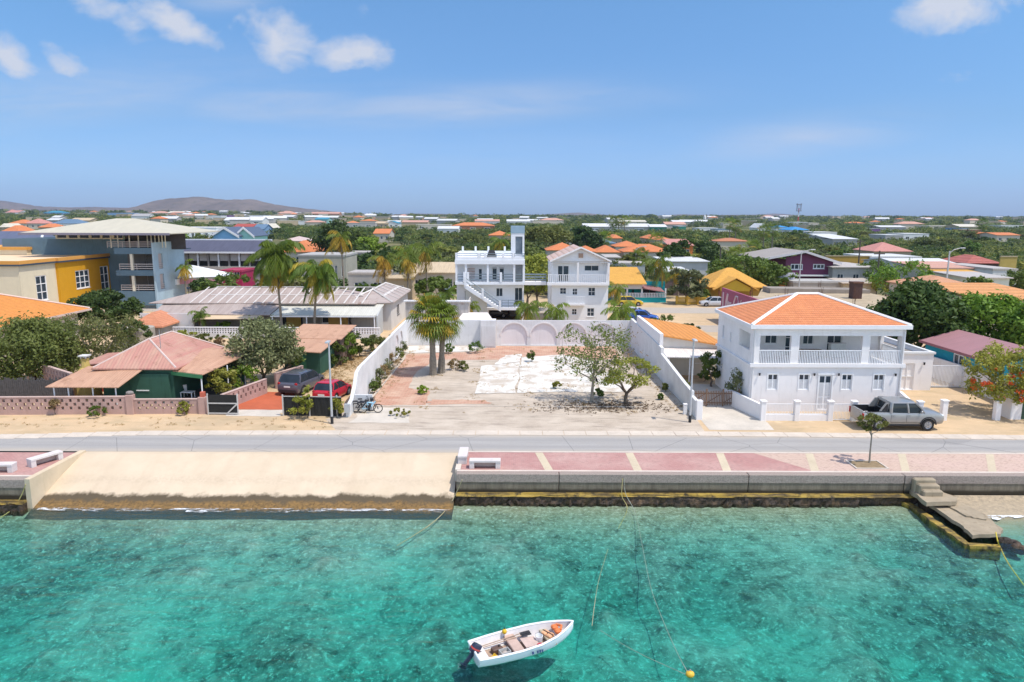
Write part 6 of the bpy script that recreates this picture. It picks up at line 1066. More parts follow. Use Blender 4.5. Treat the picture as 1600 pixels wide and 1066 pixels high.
def car(name, label, x, y, rot, col, L=4.2, Wd=1.75, Hh=1.5, kind='hatch', group=None, detail=True, front_x=None):
    """forward is +x in the car's own frame"""
    root = thing(name, label, 'car', (x, y, 0.005), rot, group); p = paint(col); w = Wd/2; hb = Hh*.62; r = .32 if kind != 'suv' else .37
    f, b = L/2, -L/2; body = MB(); g0 = .2 if kind != 'suv' else .26
    st = [(b, w*.80, g0+.18, hb*.88), (b+.08, w*.92, g0+.02, hb*.97), (b+.5, w, g0, hb+.02), (0, w, g0, hb), (f-1.15, w, g0, hb-.02), (f-.75, w*.99, g0, hb-.07), (f-.3, w*.94, g0, hb-.16), (f-.06, w*.82, g0+.03, hb-.3), (f, w*.7, g0+.12, hb-.38)]
    body.rings([ring_body(*s_) for s_ in st]); bo = body.build('body', p, root, 35)
    wx = (b+.78, f-.82)
    if detail: arches(bo, [(a, s*w) for a in wx for s in (-1, 1)], r, w)
    tb, tf = (b+.22 if kind != 'sedan' else b+.75), f-1.05
    bot = [(tb, w*.93), (tf, w*.93)]; rt = [(tb+(.42 if kind != 'sedan' else .5), w*.74), (tf-.8, w*.74)]
    def loop(xr, xf, ww, z, rd): return [(xr, -ww+rd, z), (xr+rd*.4, -ww, z), (xf-rd*1.2, -ww, z), (xf, -ww*.62, z), (xf+.05, 0, z), (xf, ww*.62, z), (xf-rd*1.2, ww, z), (xr+rd*.4, ww, z), (xr, ww-rd, z)]
    cab = MB(); cab.rings([loop(tb, tf, w*.93, hb-.03, .14), loop((tb+rt[0][0])/2, (tf+rt[1][0])/2+.06, w*.86, (hb+Hh)/2+.02, .14), loop(rt[0][0], rt[1][0], w*.74, Hh-.06, .14)]); cab.build('windows', cglass, root, 30)
    rf = MB(); rf.rings([loop(rt[0][0]-.05, rt[1][0]+.06, w*.77, Hh-.075, .14), loop(rt[0][0]-.02, rt[1][0]+.03, w*.74, Hh-.03, .14), loop(rt[0][0]+.2, rt[1][0]-.2, w*.5, Hh+.005, .14)]); rf.build('roof', p, root, 40)
    wl_ = MB(); wl_.cbox(b+.3, f-.3, -w+.28, w-.28, g0+.02, hb-.2, .02); wl_.build('underbody', blackm, root)
    for s in (-1, 1):
        for (xa, xb, rr2) in ((tf-.10, rt[1][0]-.0, .035), ((tb+tf)/2-.15, (rt[0][0]+rt[1][0])/2-.15, .035), (tb+.12, rt[0][0]+.08, .06)): pl = MB(); pl.tube([(xa, s*w*.935, hb-.02), ((xa+xb)/2+.02, s*w*.868, (hb+Hh)/2+.01), (xb, s*w*.755, Hh-.06)], rr2, 5); pl.build('pillar', p, root)
        if detail: m_ = MB(); m_.ell((tf-.25, s*(w+.08), hb+.08), (.09, .1, .07)); m_.build('mirror', p, root, 60)
        m_ = MB(); m_.ell((f-.22, s*w*.68, hb-.27), (.16, .14, .08)); m_.build('headlight', whitelamp, root, 60)
        m_ = MB(); m_.ell((b+.08, s*w*.76, hb-.06), (.07, .14, .12)); m_.build('tail_light', redlamp, root, 60)
        for a in wx: wheel(root, a, s*(w-.0), r, .22, s)
    m_ = MB(); m_.cbox(b-.03, b+.1, -w*.8, w*.8, g0+.06, g0+.28, .02); m_.build('rear_bumper', blackm if kind == 'suv' else p, root); m_ = MB(); m_.box(b-.02, b+.04, -.26, .26, hb-.33, hb-.21); m_.build('number_plate', simple((.72, .72, .66), .5, .05), root)
    return root
car('parked_suv', 'grey compact SUV parked on the red driveway behind the black fence', -16.55, 54.2, R(76), (.09, .09, .115), 4.4, 1.9, 1.66, 'suv')
car('parked_car', 'bright red hatchback mostly hidden behind the black cloth fence', -13.55, 51.9, R(77), (.55, .012, .03), 3.7, 1.65, 1.45)
def px_car(name, label, px, py, rot, col, kind='hatch', L=4.2, **k): q = gp(px, py, 0); return car(name, label, q.x, q.y, rot, col, L, kind=kind, **k)
px_car('parked_car', 'yellow hatchback parked in front of the turquoise bar', 983, 477.5, 0, (.66, .45, .02))
px_car('parked_car', 'white car parked right of the gabled house, behind the blue car', 992, 497, R(-20), (.66, .68, .74), 'sedan', 4.4); px_car('parked_car', 'bright blue car parked right of the gabled house', 1003, 502, R(-15), (.02, .09, .42), 'sedan', 4.3)
px_car('parked_car', 'silver car parked beside the yellow wall near the mauve wall', 1115, 478.5, R(180), (.60, .61, .63), 'sedan', 4.4)
px_car('parked_car', 'dark car parked in the sandy yard under the footbridge', 824, 451, R(0), (.16, .16, .17), 'sedan', 4.3)
px_car('parked_car', 'pale blue car parked left of the stair house', 698, 464, R(80), (.35, .47, .62), 'hatch', 4.2)
px_car('parked_car', 'black car parked by the tan lean-to near the palms', 616, 452, R(0), (.03, .03, .035), 'suv', 4.4); px_car('parked_car', 'grey car parked beside the banana plants', 648, 459, R(10), (.3, .3, .31), 'sedan', 4.3)
px_car('parked_car', 'white pick-up-sized car parked under the stair house', 772, 496, R(180), (.06, .05, .05), 'sedan', 4.2)
# the pickup, bonnet to the right
PK = thing('pickup_truck', 'silver-grey double-cab pickup with open bed parked at the roadside', 'pickup truck', (25.25, 44.75, .01)); sil = paint((.34, .335, .325), .3, .4); w = .96
b = MB(); st = [(-2.62, .92, .52, 1.2), (-2.58, .96, .44, 1.23), (-1.7, .97, .42, 1.24), (-.9, .97, .40, 1.23), (.2, .97, .40, 1.2), (1.1, .97, .40, 1.2), (1.4, .97, .40, 1.22), (1.9, .97, .42, 1.2), (2.35, .95, .44, 1.14), (2.56, .92, .47, 1.06), (2.64, .86, .5, .98)]
b.rings([ring_body(*s_) for s_ in st]); bo = b.build('body', sil, PK, 35)
mb = MB(); mb.box(-2.52, -1.0, -.87, .87, .60, 1.5); c_ = mb.build('cutter', dark, PK); md = bo.modifiers.new('bed', 'BOOLEAN'); md.object = c_; md.solver = 'EXACT'; dg = bpy.context.evaluated_depsgraph_get(); bo.data, _ = bpy.data.meshes.new_from_object(bo.evaluated_get(dg)), bo.modifiers.clear(); bpy.data.objects.remove(c_)
arches(bo, [(a, s*w) for a in (-1.55, 1.6) for s in (-1, 1)], .40, w)
mb = MB(); mb.box(-2.51, -1.01, -.86, .86, .604, .64); mb.box(-2.51, -1.01, -.86, -.83, .64, 1.262); mb.box(-2.51, -1.01, .83, .86, .64, 1.262); mb.box(-1.04, -1.01, -.83, .83, .64, 1.255); mb.box(-2.51, -2.48, -.83, .83, .64, 1.2); mb.build('bed_liner', blackm, PK)
def lp(xr, xf, ww, z): return [(xr, -ww, z), (xf-.1, -ww, z), (xf, -ww*.6, z), (xf+.05, 0, z), (xf, ww*.6, z), (xf-.1, ww, z), (xr, ww, z)]
cb = MB(); cb.rings([lp(-.92, 1.42, .91, 1.16), lp(-.88, 1.14, .88, 1.5), lp(-.80, .74, .80, 1.83)]); cb.build('windows', cglass, PK, 30)
rf = MB(); rf.rings([lp(-.88, .82, .84, 1.80), lp(-.86, .78, .80, 1.87), lp(-.6, .4, .5, 1.91)]); rf.build('roof', sil, PK, 40)
for s in (-1, 1):
    for xa, xm, xb, r2 in ((1.34, 1.08, .72, .05), (.30, .26, .20, .055), (-.84, -.84, -.78, .1)): pl = MB(); pl.tube([(xa, s*.915, 1.16), (xm, s*.885, 1.5), (xb, s*.805, 1.83)], r2, 5); pl.build('pillar', sil, PK)
    sb_ = MB(); sb_.ext([(-.96, 1.2), (-.93, 1.80), (-1.10, 1.80), (-1.44, 1.32), (-1.48, 1.2)], s*.70-.05, s*.70+.05); bar_ = sb_.build('styling_bar', sil, PK); sg = MB(); sg.ext([(-1.0, 1.28), (-.99, 1.72), (-1.08, 1.72), (-1.34, 1.34), (-1.35, 1.28)], s*.76-.004 if s > 0 else -.764, s*.76+.004 if s > 0 else -.756); sg.build('panel', cglass, bar_)
    for a in (-1.55, 1.6): wheel(PK, a, s*(w+.01), .40, .26, s); m_ = MB(); n_ = 14; m_.rings([[(a+q*math.cos(math.pi*k/n_), s*yy, .42+q*math.sin(math.pi*k/n_)) for q, yy in ((.465, w-.02), (.53, w-.02), (.53, w+.035), (.465, w+.035))] for k in range(n_+1)]); m_.build('wheel_arch', blackm, PK)
    m_ = MB(); m_.ell((1.05, s*1.05, 1.28), (.08, .12, .1)); m_.build('mirror', sil, PK, 60); m_ = MB(); m_.ell((2.5, s*.78, 1.0), (.16, .13, .09)); m_.build('headlight', whitelamp, PK, 60); m_ = MB(); m_.cbox(-2.66, -2.56, s*.88-.08, s*.88+.08, .78, 1.16, .02); m_.build('tail_light', redlamp, PK)
    for a, bx_ in ((.16, 1.06), (-.84, .12)): m_ = MB(); m_.box(a, bx_, s*.972-.004, s*.972+.004, .56, .58); m_.box(a, a+.015, s*.972-.004, s*.972+.004, .58, 1.08); hd_ = m_.build('door_seam', blackm, PK); m_ = MB(); m_.box(a+.08, a+.24, s*.98-.02, s*.98+.02, 1.02, 1.06); m_.build('handle', sil, hd_)
    m_ = MB(); m_.box(-.95, 1.1, s*.90-.06, s*.90+.06, .33, .38); m_.build('side_step', blackm, PK)
m_ = MB(); m_.box(-.92, -.84, -.75, .75, 1.72, 1.80); m_.build('bar_top', sil, PK); m_ = MB(); m_.cbox(2.5, 2.68, -.7, .7, .44, .60, .03); m_.build('bumper', blackm, PK)
for x_, y_, lab, c_, r_ in ((-2.0, .1, 'white box in the open bed of the pickup', (.7, .7, .7), .2),): bx_ = thing('cargo_box', lab, 'box', (25.25+x_, 44.75+y_, .645), r_); m_ = MB(); m_.cbox(-.3, .3, -.2, .2, 0, .3, .02); m_.build('carton', simple(c_, .7, .1), bx_); m_ = MB(); m_.cbox(-.31, .31, -.21, .21, .3, .33, .01); m_.build('lid', simple(c_, .6, .1), bx_)
# two bicycles by the lot wall
def bicycle(label, x, y, rot, frame, lean):
    root = thing('bicycle', label, 'bicycle', (x, y, .01), rot, 'bicycles parked by the lot wall'); root.rotation_euler = (lean, 0, rot); fm_ = simple(frame, .35, .08); bl = blackm
    def W_(cx):
        mb = MB(); n = 20
        mb.rings([[(cx+(.305+.032*math.cos(t))*math.cos(2*math.pi*j/n), .03*math.sin(t), .335+(.305+.032*math.cos(t))*math.sin(2*math.pi*j/n)) for j in range(n)] for t in [k*math.pi/3 for k in range(7)]], False, False); o = mb.build('wheel', tyre, root)
        mb = MB(); mb.cyl((cx, -.05, .335), (cx, .05, .335), .05); [mb.tube([(cx, 0, .335), (cx+.3*math.cos(k*math.pi/6), 0, .335+.3*math.sin(k*math.pi/6))], .006, 3) for k in range(12)]; mb.build('hub', steel, o)
    W_(-.52); W_(.55)
    mb = MB(); hs, bb, hd = (-.18, 0, .80), (-.05, 0, .33), (.38, 0, .86)
    for p, q, r_ in ((bb, hd, .06), (bb, hs, .045), (hs, (.34, 0, .72), .045), (bb, (-.52, .05, .335), .018), (bb, (-.52, -.05, .335), .018), (hs, (-.52, .05, .335), .014), (hs, (-.52, -.05, .335), .014)): mb.tube([p, q], r_, 6)
    mb.build('frame', fm_, root); mb = MB(); mb.tube([hd, (.47, 0, .55), (.55, .05, .335)], .022, 6); mb.tube([(.47, 0, .55), (.55, -.05, .335)], .022, 6); mb.build('fork', bl, root); mb = MB(); mb.tube([hd, (.36, 0, 1.0)], .02, 6); mb.tube([(.26, -.3, 1.04), (.36, -.1, 1.0), (.36, .1, 1.0), (.26, .3, 1.04)], .018, 6); mb.build('handlebar', bl, root)
    mb = MB(); mb.cbox(-.34, -.04, -.08, .08, .93, .99, .02); so = mb.build('saddle', bl, root); mb = MB(); mb.cyl((-.18, 0, .78), (-.19, 0, .93), .016); mb.build('seat_post', steel, so); mb = MB(); mb.cbox(-.85, -.35, -.14, .14, .78, .82, .01); mb.build('rack', bl, root); mb = MB(); mb.cyl((-.05, -.12, .33), (-.05, .12, .33), .09); mb.build('crank', bl, root); mb = MB(); mb.cbox(.5, .75, -.15, .15, .8, .98, .02) if frame[2] < .2 else mb.cbox(-.14, .1, -.06, .06, .42, .60, .02); mb.build('basket' if frame[2] < .2 else 'battery', bl, root)
bicycle('white and blue electric bicycle leaning in front of the other bicycle', -9.9, 47.6, R(6), (.42, .68, .82), .10); bicycle('dark bicycle with basket behind the white and blue one', -10.45, 47.92, R(14), (.03, .03, .035), .08)

# ------------------------------------------------------------------ boat, buoy, ropes, jetty, benches
hullw = simple((.80, .82, .84), .3, .05); inn_m = simple((.72, .68, .66), .6, .12, sc=4); 
s0 = gp(741, 1013, WZ+.45); s1 = gp(899, 966, WZ+.65); dv = s1-s0; Lb = 4.25; ang = math.atan2(dv.y, dv.x); BS = .9; ctr = s0 + (s1-s0).normalized()*Lb*BS/2
BO = thing('motorboat', 'small white open motorboat floating on clear turquoise water', 'boat', (ctr.x, ctr.y, WZ), ang); BO.scale = (BS, BS, BS*.92)
stn = [(-Lb/2, .66, -.12, .42), (-1.4, .74, -.16, .42), (-.5, .78, -.17, .43), (.4, .74, -.15, .47), (1.1, .58, -.10, .53), (1.6, .36, -.02, .59), (1.95, .15, .1, .64), (Lb/2, .02, .3, .67)]
def hring(x, bw, k, g, ins=0.): bw = max(.012, bw-ins); return [(x-ins*.3, -bw, g), (x-ins*.3, -bw*.93, (g+k)*.45+ins), (x-ins*.3, -bw*.72, k+.10+ins), (x-ins*.3, 0, k+ins), (x-ins*.3, bw*.72, k+.10+ins), (x-ins*.3, bw*.93, (g+k)*.45+ins), (x-ins*.3, bw, g)]
hb_ = MB(); hb_.rings([hring(*s_) for s_ in stn], True, True, closed=False); ho = hb_.build('hull', hullw, BO, 40); ib = MB(); ib.rings([hring(*s_, .05) for s_ in stn[:-1]], True, True, closed=False); ib.build('hull_lining', inn_m, ho, 40)
gw = MB()
for sg in (-1, 1): gw.tube([(s_[0], sg*(s_[1]-.02), s_[3]+.01) for s_ in stn], [.045]*7+[.03], 6)
gw.tube([(-Lb/2, -.66, .43), (-Lb/2, .66, .43)], .045, 6); gw.build('gunwale', wframe, ho, 50)
tim = simple((.42, .30, .22), .8, .25, sc=6); 
for x, m_, wd_, nm in ((-.42, simple((.52, .37, .30), .75, .2), .42, 'thwart'), (-1.85, inn_m, .38, 'stern_seat'), (1.0, simple((.40, .34, .24), .8, .3), .30, 'thwart')): mb = MB(); ww = float(np.interp(x, [s_[0] for s_ in stn], [s_[1] for s_ in stn]))-.06; mb.cbox(x-wd_/2, x+wd_/2, -ww, ww, .16, .26, .02); mb.build(nm, m_, BO)
mb = MB(); mb.slab([(-.1, -.35, .25), (.5, -.35, .20), (.5, .3, .20), (-.1, .3, .25)], .04); mb.build('floor_board', simple((.56, .42, .36), .8, .2), BO)
mb = MB(); mb.box(-1.6, .9, -.4, .4, -.03, .02); mb.build('floor', tim, BO)
mb = MB()
for i, (x_, w_) in enumerate(((-.05, .07), (.16, .06), (.26, .06), (.36, .05))): mb.box(.0+x_, .0+x_+w_, -.80, -.775, .20, .31)
mb.M = Matrix(); mb.build('registration_mark', simple((.05, .07, .2), .6, .1), BO)
MO = MB(); MO.rings([[(x-.10*(z > .6), y*k, z) for x, y in ((-.24, -.13), (-.1, -.17), (.16, -.12), (.2, 0), (.16, .12), (-.1, .17), (-.24, .13), (-.28, 0))] for z, k in ((.42, .8), (.5, 1), (.68, 1), (.78, .7))]); MO.M = Matrix()
Mm = T(-Lb/2-.16, .05, .14) @ Matrix.Rotation(R(38), 4, 'Y') @ Matrix.Scale(.86, 4)
def outb(nm, fill, m_, sm=0): mb = MB(Mm); fill(mb); return mb.build(nm, m_, ou if nm != 'outboard_motor' else BO, sm)
navy = simple((.03, .035, .07), .3, .1); ou = None
ou = outb('outboard_motor', lambda mb: mb.rings([[(x, y*k, z) for x, y in ((-.24, -.13), (-.1, -.17), (.16, -.12), (.2, 0), (.16, .12), (-.1, .17), (-.24, .13), (-.28, 0))] for z, k in ((.30, .8), (.38, 1), (.6, 1), (.70, .7))]), navy, 40)
outb('stripe', lambda mb: mb.rings([[(x*1.02, y*1.03, z) for x, y in ((-.24, -.13), (-.1, -.17), (.16, -.12), (.2, 0), (.16, .12), (-.1, .17), (-.24, .13), (-.28, 0))] for z in (.45, .53)], False, False), simple((.5, .06, .05), .4, .1)); outb('shaft', lambda mb: mb.rings([[(x, y, z) for x, y in ((-.09, -.05), (.09, -.05), (.11, 0), (.09, .05), (-.09, .05))] for z in (.3, -.52)]), navy)
outb('gearcase', lambda mb: mb.tube([(-.18, 0, -.55), (-.05, 0, -.55), (.2, 0, -.55)], [.05, .075, .03], 8), navy); outb('cavitation_plate', lambda mb: mb.cbox(-.25, .12, -.12, .12, -.42, -.40, .005), navy)
outb('propeller', lambda mb: [mb.ell((-.22, .09*math.cos(k*2.094), -.55+.09*math.sin(k*2.094)), (.02, .06, .06), 6, 4) for k in range(3)], steel); outb('tiller', lambda mb: mb.tube([(.15, 0, .4), (.4, .03, .45), (.62, .04, .45)], .022, 6), blackm)
def in_boat(name, label, cat, lx, ly, lz, rot=0., group=None): q = Matrix.Translation(BO.location) @ RZ(ang) @ (Vector((lx, ly, lz*.92))*BS); o = thing(name, label, cat, q, ang+rot, group); o.scale = (BS,)*3; return o
t = in_boat('life_jacket', 'orange life jacket draped on the bow of the boat', 'life jacket', 1.38, .05, .2); oj = simple((.72, .20, .06), .7, .15)
for y0, y1 in ((-.30, -.04), (.0, .26)): mb = MB(); mb.cbox(-.12, .12, y0, y1, .2, .32, .04); mb.build('float_panel', oj, t)
mb = MB(); mb.tube([(.1, -.2, .3), (.22, -.05, .36), (.1, .2, .3)], .05, 6); mb.build('collar', oj, t)
t = in_boat('life_jacket', 'paler orange life jacket lying flat behind the bow one', 'life jacket', 1.02, .1, .27, .4); oj2 = simple((.70, .38, .2), .7, .15)
for y0, y1 in ((-.28, -.05), (-.02, .22)): mb = MB(); mb.cbox(-.16, .14, y0, y1, 0, .09, .03); mb.build('float_panel', oj2, t)
mb = MB(); mb.box(-.02, .03, -.3, .24, .091, .1); mb.build('strap', dark, t)
t = in_boat('bucket', 'white bucket standing amidships in the boat', 'bucket', .62, .02, .02); mb = MB(); mb.rings([[(r*math.cos(a*.5236), r*math.sin(a*.5236), z) for a in range(12)] for r, z in ((.12, 0), (.155, .32), (.14, .32), (.105, .03))], True, True); mb.build('pail', plast, t, 40); mb = MB(); mb.tube([(-.155, 0, .3), (-.1, .14, .36), (.1, .14, .36), (.155, 0, .3)], .01, 5); mb.build('handle', steel, t)
t = in_boat('bailer', 'yellow plastic bailer near the stern of the boat', 'bailer', -1.45, -.36, .03, .5); yl = simple((.68, .42, .02), .5, .1); mb = MB(); mb.cbox(-.13, .13, -.1, .1, 0, .2, .03); mb.build('scoop', yl, t); mb = MB(); mb.tube([(-.1, 0, .2), (0, 0, .3), (.1, 0, .2)], .02, 5); mb.build('handle', yl, t)
t = in_boat('float', 'yellow float hanging on the far gunwale of the boat', 'float', -.62, .62, .40); mb = MB(); mb.ell((0, 0, .1), (.10, .10, .11)); mb.build('ball', yl, t, 60); mb = MB(); mb.cyl((0, 0, .2), (0, 0, .26), .02); mb.build('eyelet', dark, t)
t = in_boat('fuel_tank', 'dark brown fuel box near the stern seat of the boat', 'fuel tank', -1.15, .12, .03, .2); mb = MB(); mb.cbox(-.22, .22, -.13, .13, 0, .2, .03); mb.build('tank', simple((.12, .07, .05), .5, .2), t); mb = MB(); mb.cyl((.1, 0, .2), (.1, 0, .24), .035); mb.build('cap', blackm, t)
t = in_boat('crate', 'grey plastic crate in the middle of the boat', 'crate', -.95, -.22, .03, .1); mb = MB()
for a in ((-.2, .2, -.15, -.13), (-.2, .2, .13, .15), (-.2, -.18, -.13, .13), (.18, .2, -.13, .13)): mb.box(*a, 0, .22)
mb.box(-.18, .18, -.13, .13, 0, .02); mb.build('box', simple((.5, .5, .47), .7, .15), t); mb = MB(); mb.ell((0, 0, .1), (.13, .1, .08)); mb.build('cloth', simple((.45, .38, .33), .9, .2), t)
for i, yy in enumerate((.36, .46)): t = in_boat('oar', ('long oar lying nearest the far side of the boat', 'second oar lying beside the first in the boat')[i], 'oar', -.7, yy, .20+.02*i, .03*i, 'oars in the boat'); mb = MB(); mb.tube([(-1.0, 0, 0), (.7, 0, .1)], .02, 6); mb.build('shaft', tim, t); mb = MB(); mb.cbox(.68, 1.12, -.07, .07, .09, .11, .005); mb.build('blade', dark, t)
t = in_boat('cloth_bundle', 'crumpled purple and red cloth beside the bucket in the boat', 'cloth', .78, -.3, .05); mb = MB(); mb.ell((0, 0, .08), (.16, .1, .09)); mb.build('cloth', simple((.2, .05, .12), .9, .3), t); mb = MB(); mb.ell((-.3, -.02, .16), (.12, .06, .05)); mb.build('cloth', simple((.45, .04, .06), .9, .2), t)
# buoy and ropes
q = gp(1078, 1056, WZ); BU = thing('mooring_buoy', 'yellow mooring buoy floating at the bottom right', 'buoy', q); mb = MB(); mb.ell((0, 0, .06), (.15, .13, .12), 12, 8); mb.build('float', simple((.70, .42, .04), .5, .12), BU, 60); mb = MB(); mb.tube([(-.06, 0, .17), (0, 0, .24), (.06, 0, .17)], .015, 5); mb.build('ring', steel, BU)
rope_y = simple((.50, .42, .16), .8, .2); rope_g = simple((.36, .38, .32), .8, .25); rope_b = simple((.46, .37, .22), .8, .25)
def rope(label, pts, m_, r=.022, cat='rope'):
    P = [Vector(p) for p in pts]; fine = []
    for i in range(len(P)-1):
        p0, p1, p2, p3 = P[max(i-1, 0)], P[i], P[i+1], P[min(i+2, len(P)-1)]
        for k in range(6): t = k/6; fine.append(.5*((2*p1)+(p2-p0)*t+(2*p0-5*p1+4*p2-p3)*t*t+(3*p1-p0-3*p2+p3)*t**3))
    mb = MB(); mb.tube(fine+[P[-1]], r, 5); return tag(mb.build('mooring_rope', m_, None, 60), label, cat, 'mooring ropes')
SUBZ = WZ-.04
rope('long rope running from the quay to the yellow buoy', [(6.0, QY-.01, -.15), (6.05, QY-.3, -.9), gp(992, 800, WZ), gp(1002, 845, SUBZ), gp(1016, 915, SUBZ), gp(1034, 965, SUBZ), gp(1058, 1020, SUBZ), gp(1077, 1055, WZ+.03)], rope_g, .013)
rope('short yellow rope hanging from the quay beside the long rope', [(5.92, QY-.01, -.15), (5.85, QY-.32, -1.0), gp(980, 795, SUBZ), gp(966, 826, SUBZ-.1)], rope_y, .015)
rope('thin rope lying slack under water toward the boat bow', [gp(950, 858, SUBZ-.1), gp(936, 905, SUBZ), gp(929, 945, WZ), gp(925, 978, WZ+.02)], rope_b, .012)
rope('thin rope trailing from the boat side to the buoy', [gp(938, 985, SUBZ), gp(968, 1004, SUBZ), gp(1005, 1024, SUBZ), gp(1040, 1040, SUBZ), gp(1076, 1056, WZ+.03)], rope_g, .011)
rope('brown rope hanging from the quay corner at the slipway', [gp(722, 750, .05), (-2.9, QY-.35, -.8), gp(700, 793, WZ), gp(672, 820, SUBZ), gp(620, 853, SUBZ-.2)], rope_b, .026)
rope('pale rope hanging over the quay at the far left', [gp(40, 757, -.1), gp(33, 775, -.8), gp(18, 797, WZ), gp(-10, 815, SUBZ-.1)], rope_y, .026)
rope('yellow rope tied to the end of the broken jetty', [gp(1556, 832, -.95), gp(1559, 846, -1.1), gp(1563, 856, WZ), gp(1575, 880, SUBZ), gp(1600, 915, SUBZ-.2)], simple((.6, .46, .05), .8, .2), .028)
# benches
bcon = plaster((.66, .60, .57), .16, 'bench_concrete')
def bench(label, x, y, rot, L=1.7, g_='concrete benches on the waterfront'):
    b_ = thing('concrete_bench', label, 'bench', (x, y, PZ), rot, g_); mb = MB(); mb.cbox(-L/2, L/2, -.24, .24, .36, .47, .015); mb.build('seat', bcon, b_)
    for s in (-1, 1): mb = MB(); mb.cbox(s*(L/2-.14)-.13, s*(L/2-.14)+.13, -.22, .22, 0, .36, .01); mb.build('leg', bcon, b_)
    mb = MB(); mb.box(-L/2+.28, L/2-.28, .1, .2, .02, .355); mb.build('back_panel', plaster((.52, .42, .38), .2), b_)
bench('concrete bench set end-on at the left beside the slipway', -25.75, 37.15, R(62), 1.7); bench('concrete bench nearest the water at the left edge', -27.45, 35.75, R(4), 1.9); bench('concrete bench near the quay corner right of the slipway', -1.45, 36.65, 0, 1.7)
b_ = thing('concrete_block', 'pale upright concrete block bench end at the top corner of the slipway', 'block', (-2.72, 37.9, PZ), 0); mb = MB(); mb.cbox(-.26, .26, -.8, .8, .36, .48, .02); mb.build('seat', bcon, b_)
for s in (-.65, .65): mb = MB(); mb.cbox(-.24, .24, s-.12, s+.12, 0, .36, .01); mb.build('leg', bcon, b_)
# steps and broken jetty
JT = thing('broken_jetty', 'cracked concrete jetty slabs with algae kerb at the right', 'jetty', (0, 0, 0)); jm = plaster((.42, .34, .235), .4, 'jetty_concrete')
def poly3(pts, z): return [tuple(gp(x, y, z)) for x, y in pts]
def plate(nm, pts, z, t, m_, seed, amp=.06): mb = MB(); P = jag(poly3(pts, z), amp, 5, seed); rz = random.Random(seed); P = [(x, y, zz+rz.uniform(-.03, .01)) for x, y, zz in P]; mb.slab(P, t); return mb.build(nm, m_, JT)
def under(pts, z, zb, seed):
    rs = []; P = jag(poly3(pts, z), .12, 5, seed); cx = sum(p[0] for p in P)/len(P); cy = sum(p[1] for p in P)/len(P); rz = random.Random(seed); mb = MB()
    for f, k in ((0, .95), (.3, .90), (.6, .97), (1, 1.02)): rs.append([(cx+(p[0]-cx)*k+rz.uniform(-.05, .05), cy+(p[1]-cy)*k+rz.uniform(-.05, .05), z+(zb-z)*f) for p in P])
    mb.rings(rs); return mb.build('rock_base', M_rock, JT)
pa, pb_ = [(1421, 764), (1449, 762), (1496, 776), (1494, 783), (1448, 785)], [(1449, 786), (1495, 784), (1541, 806), (1566, 826), (1563, 834), (1520, 836), (1500, 818)]
plate('upper_slab', pa, -.72, .22, jm, 3); under(pa, -.93, -2.1, 13); plate('middle_slab', pb_, -1.08, .17, jm, 4); under(pb_, -1.24, -2.1, 14); plate('tilted_slab', [(1474, 785), (1498, 783), (1540, 804), (1541, 811), (1510, 806)], -1.0, .09, jm, 5)
P = [gp(x, y, -1.36) for x, y in ((1400, 777), (1424, 788), (1513, 850), (1562, 853))]; rj = random.Random(8)
for i, (a, b) in enumerate(zip(P[:-1], P[1:])):
    d = (b-a).normalized(); n_ = Vector((-d.y, d.x, 0)); rs = []; k_ = max(3, int((b-a).length/.25)); mb = MB()
    for k in range(k_+1): c_ = a+(b-a)*k/k_; w1, w2, zt_ = .17+rj.uniform(-.04, .04), .17+rj.uniform(-.04, .04), -1.36+rj.uniform(-.04, .02); rs.append([(c_.x-n_.x*w1, c_.y-n_.y*w1, -2.0), (c_.x-n_.x*w1, c_.y-n_.y*w1, zt_), (c_.x+n_.x*w2, c_.y+n_.y*w2, zt_), (c_.x+n_.x*w2, c_.y+n_.y*w2, -2.0)])
    mb.rings(rs).build('algae_kerb', M_ledge, JT)
P = [gp(x, y, -1.3) for x, y in ((1566, 838), (1582, 843), (1602, 852))]; mb = MB()
for a, b in zip(P[:-1], P[1:]):
    for k in range(5): c_ = a+(b-a)*k/5; mb.ell((c_.x+rj.uniform(-.1, .2), c_.y+rj.uniform(-.1, .3), -1.62), (rj.uniform(.2, .34), rj.uniform(.2, .3), rj.uniform(.2, .32)), 7, 5)
mb.build('rubble', M_rock, JT)
ST = thing('quay_steps', 'three rounded concrete steps leading down from the quay to the jetty', 'steps', (0, 0, 0)); q = gp(1455, 748, PZ)
for i in range(3): mb = MB(); a = gp((1437, 1441, 1444)[i], 756+7*i, -.1-.21*i); mb.cbox(a.x, a.x+1.12-.05*i, QY-.36-.30*i, QY-.01 if i == 0 else QY-.05-.30*(i-1), -.74, -.02-.21*i, .06); mb.build('step', jm, ST)
# ------------------------------------------------------------------ vegetation
L_dark = leaf_mat('dark_leaves', (.030, .058, .012), (.075, .12, .024)); L_mid = leaf_mat('green_leaves', (.06, .11, .016), (.13, .19, .032)); L_bright = leaf_mat('bright_leaves', (.10, .19, .014), (.22, .32, .035))
L_grey = leaf_mat('grey_green_leaves', (.11, .13, .055), (.20, .215, .10)); L_yel = leaf_mat('yellow_green_leaves', (.18, .21, .025), (.34, .34, .06)); L_dry = leaf_mat('dry_leaves', (.20, .14, .06), (.30, .22, .11)); L_gold = leaf_mat('golden_fronds', (.34, .24, .02), (.50, .36, .05)); L_red = leaf_mat('red_blossom', (.62, .07, .02), (.72, .16, .03)); L_olive = leaf_mat('olive_leaves', (.10, .125, .028), (.20, .225, .06), .4); L_scrub = leaf_mat('scrub_leaves', (.15, .18, .035), (.27, .29, .07), .4)
L_sage = leaf_mat('sage_leaves', (.12, .15, .05), (.22, .25, .085), .4)
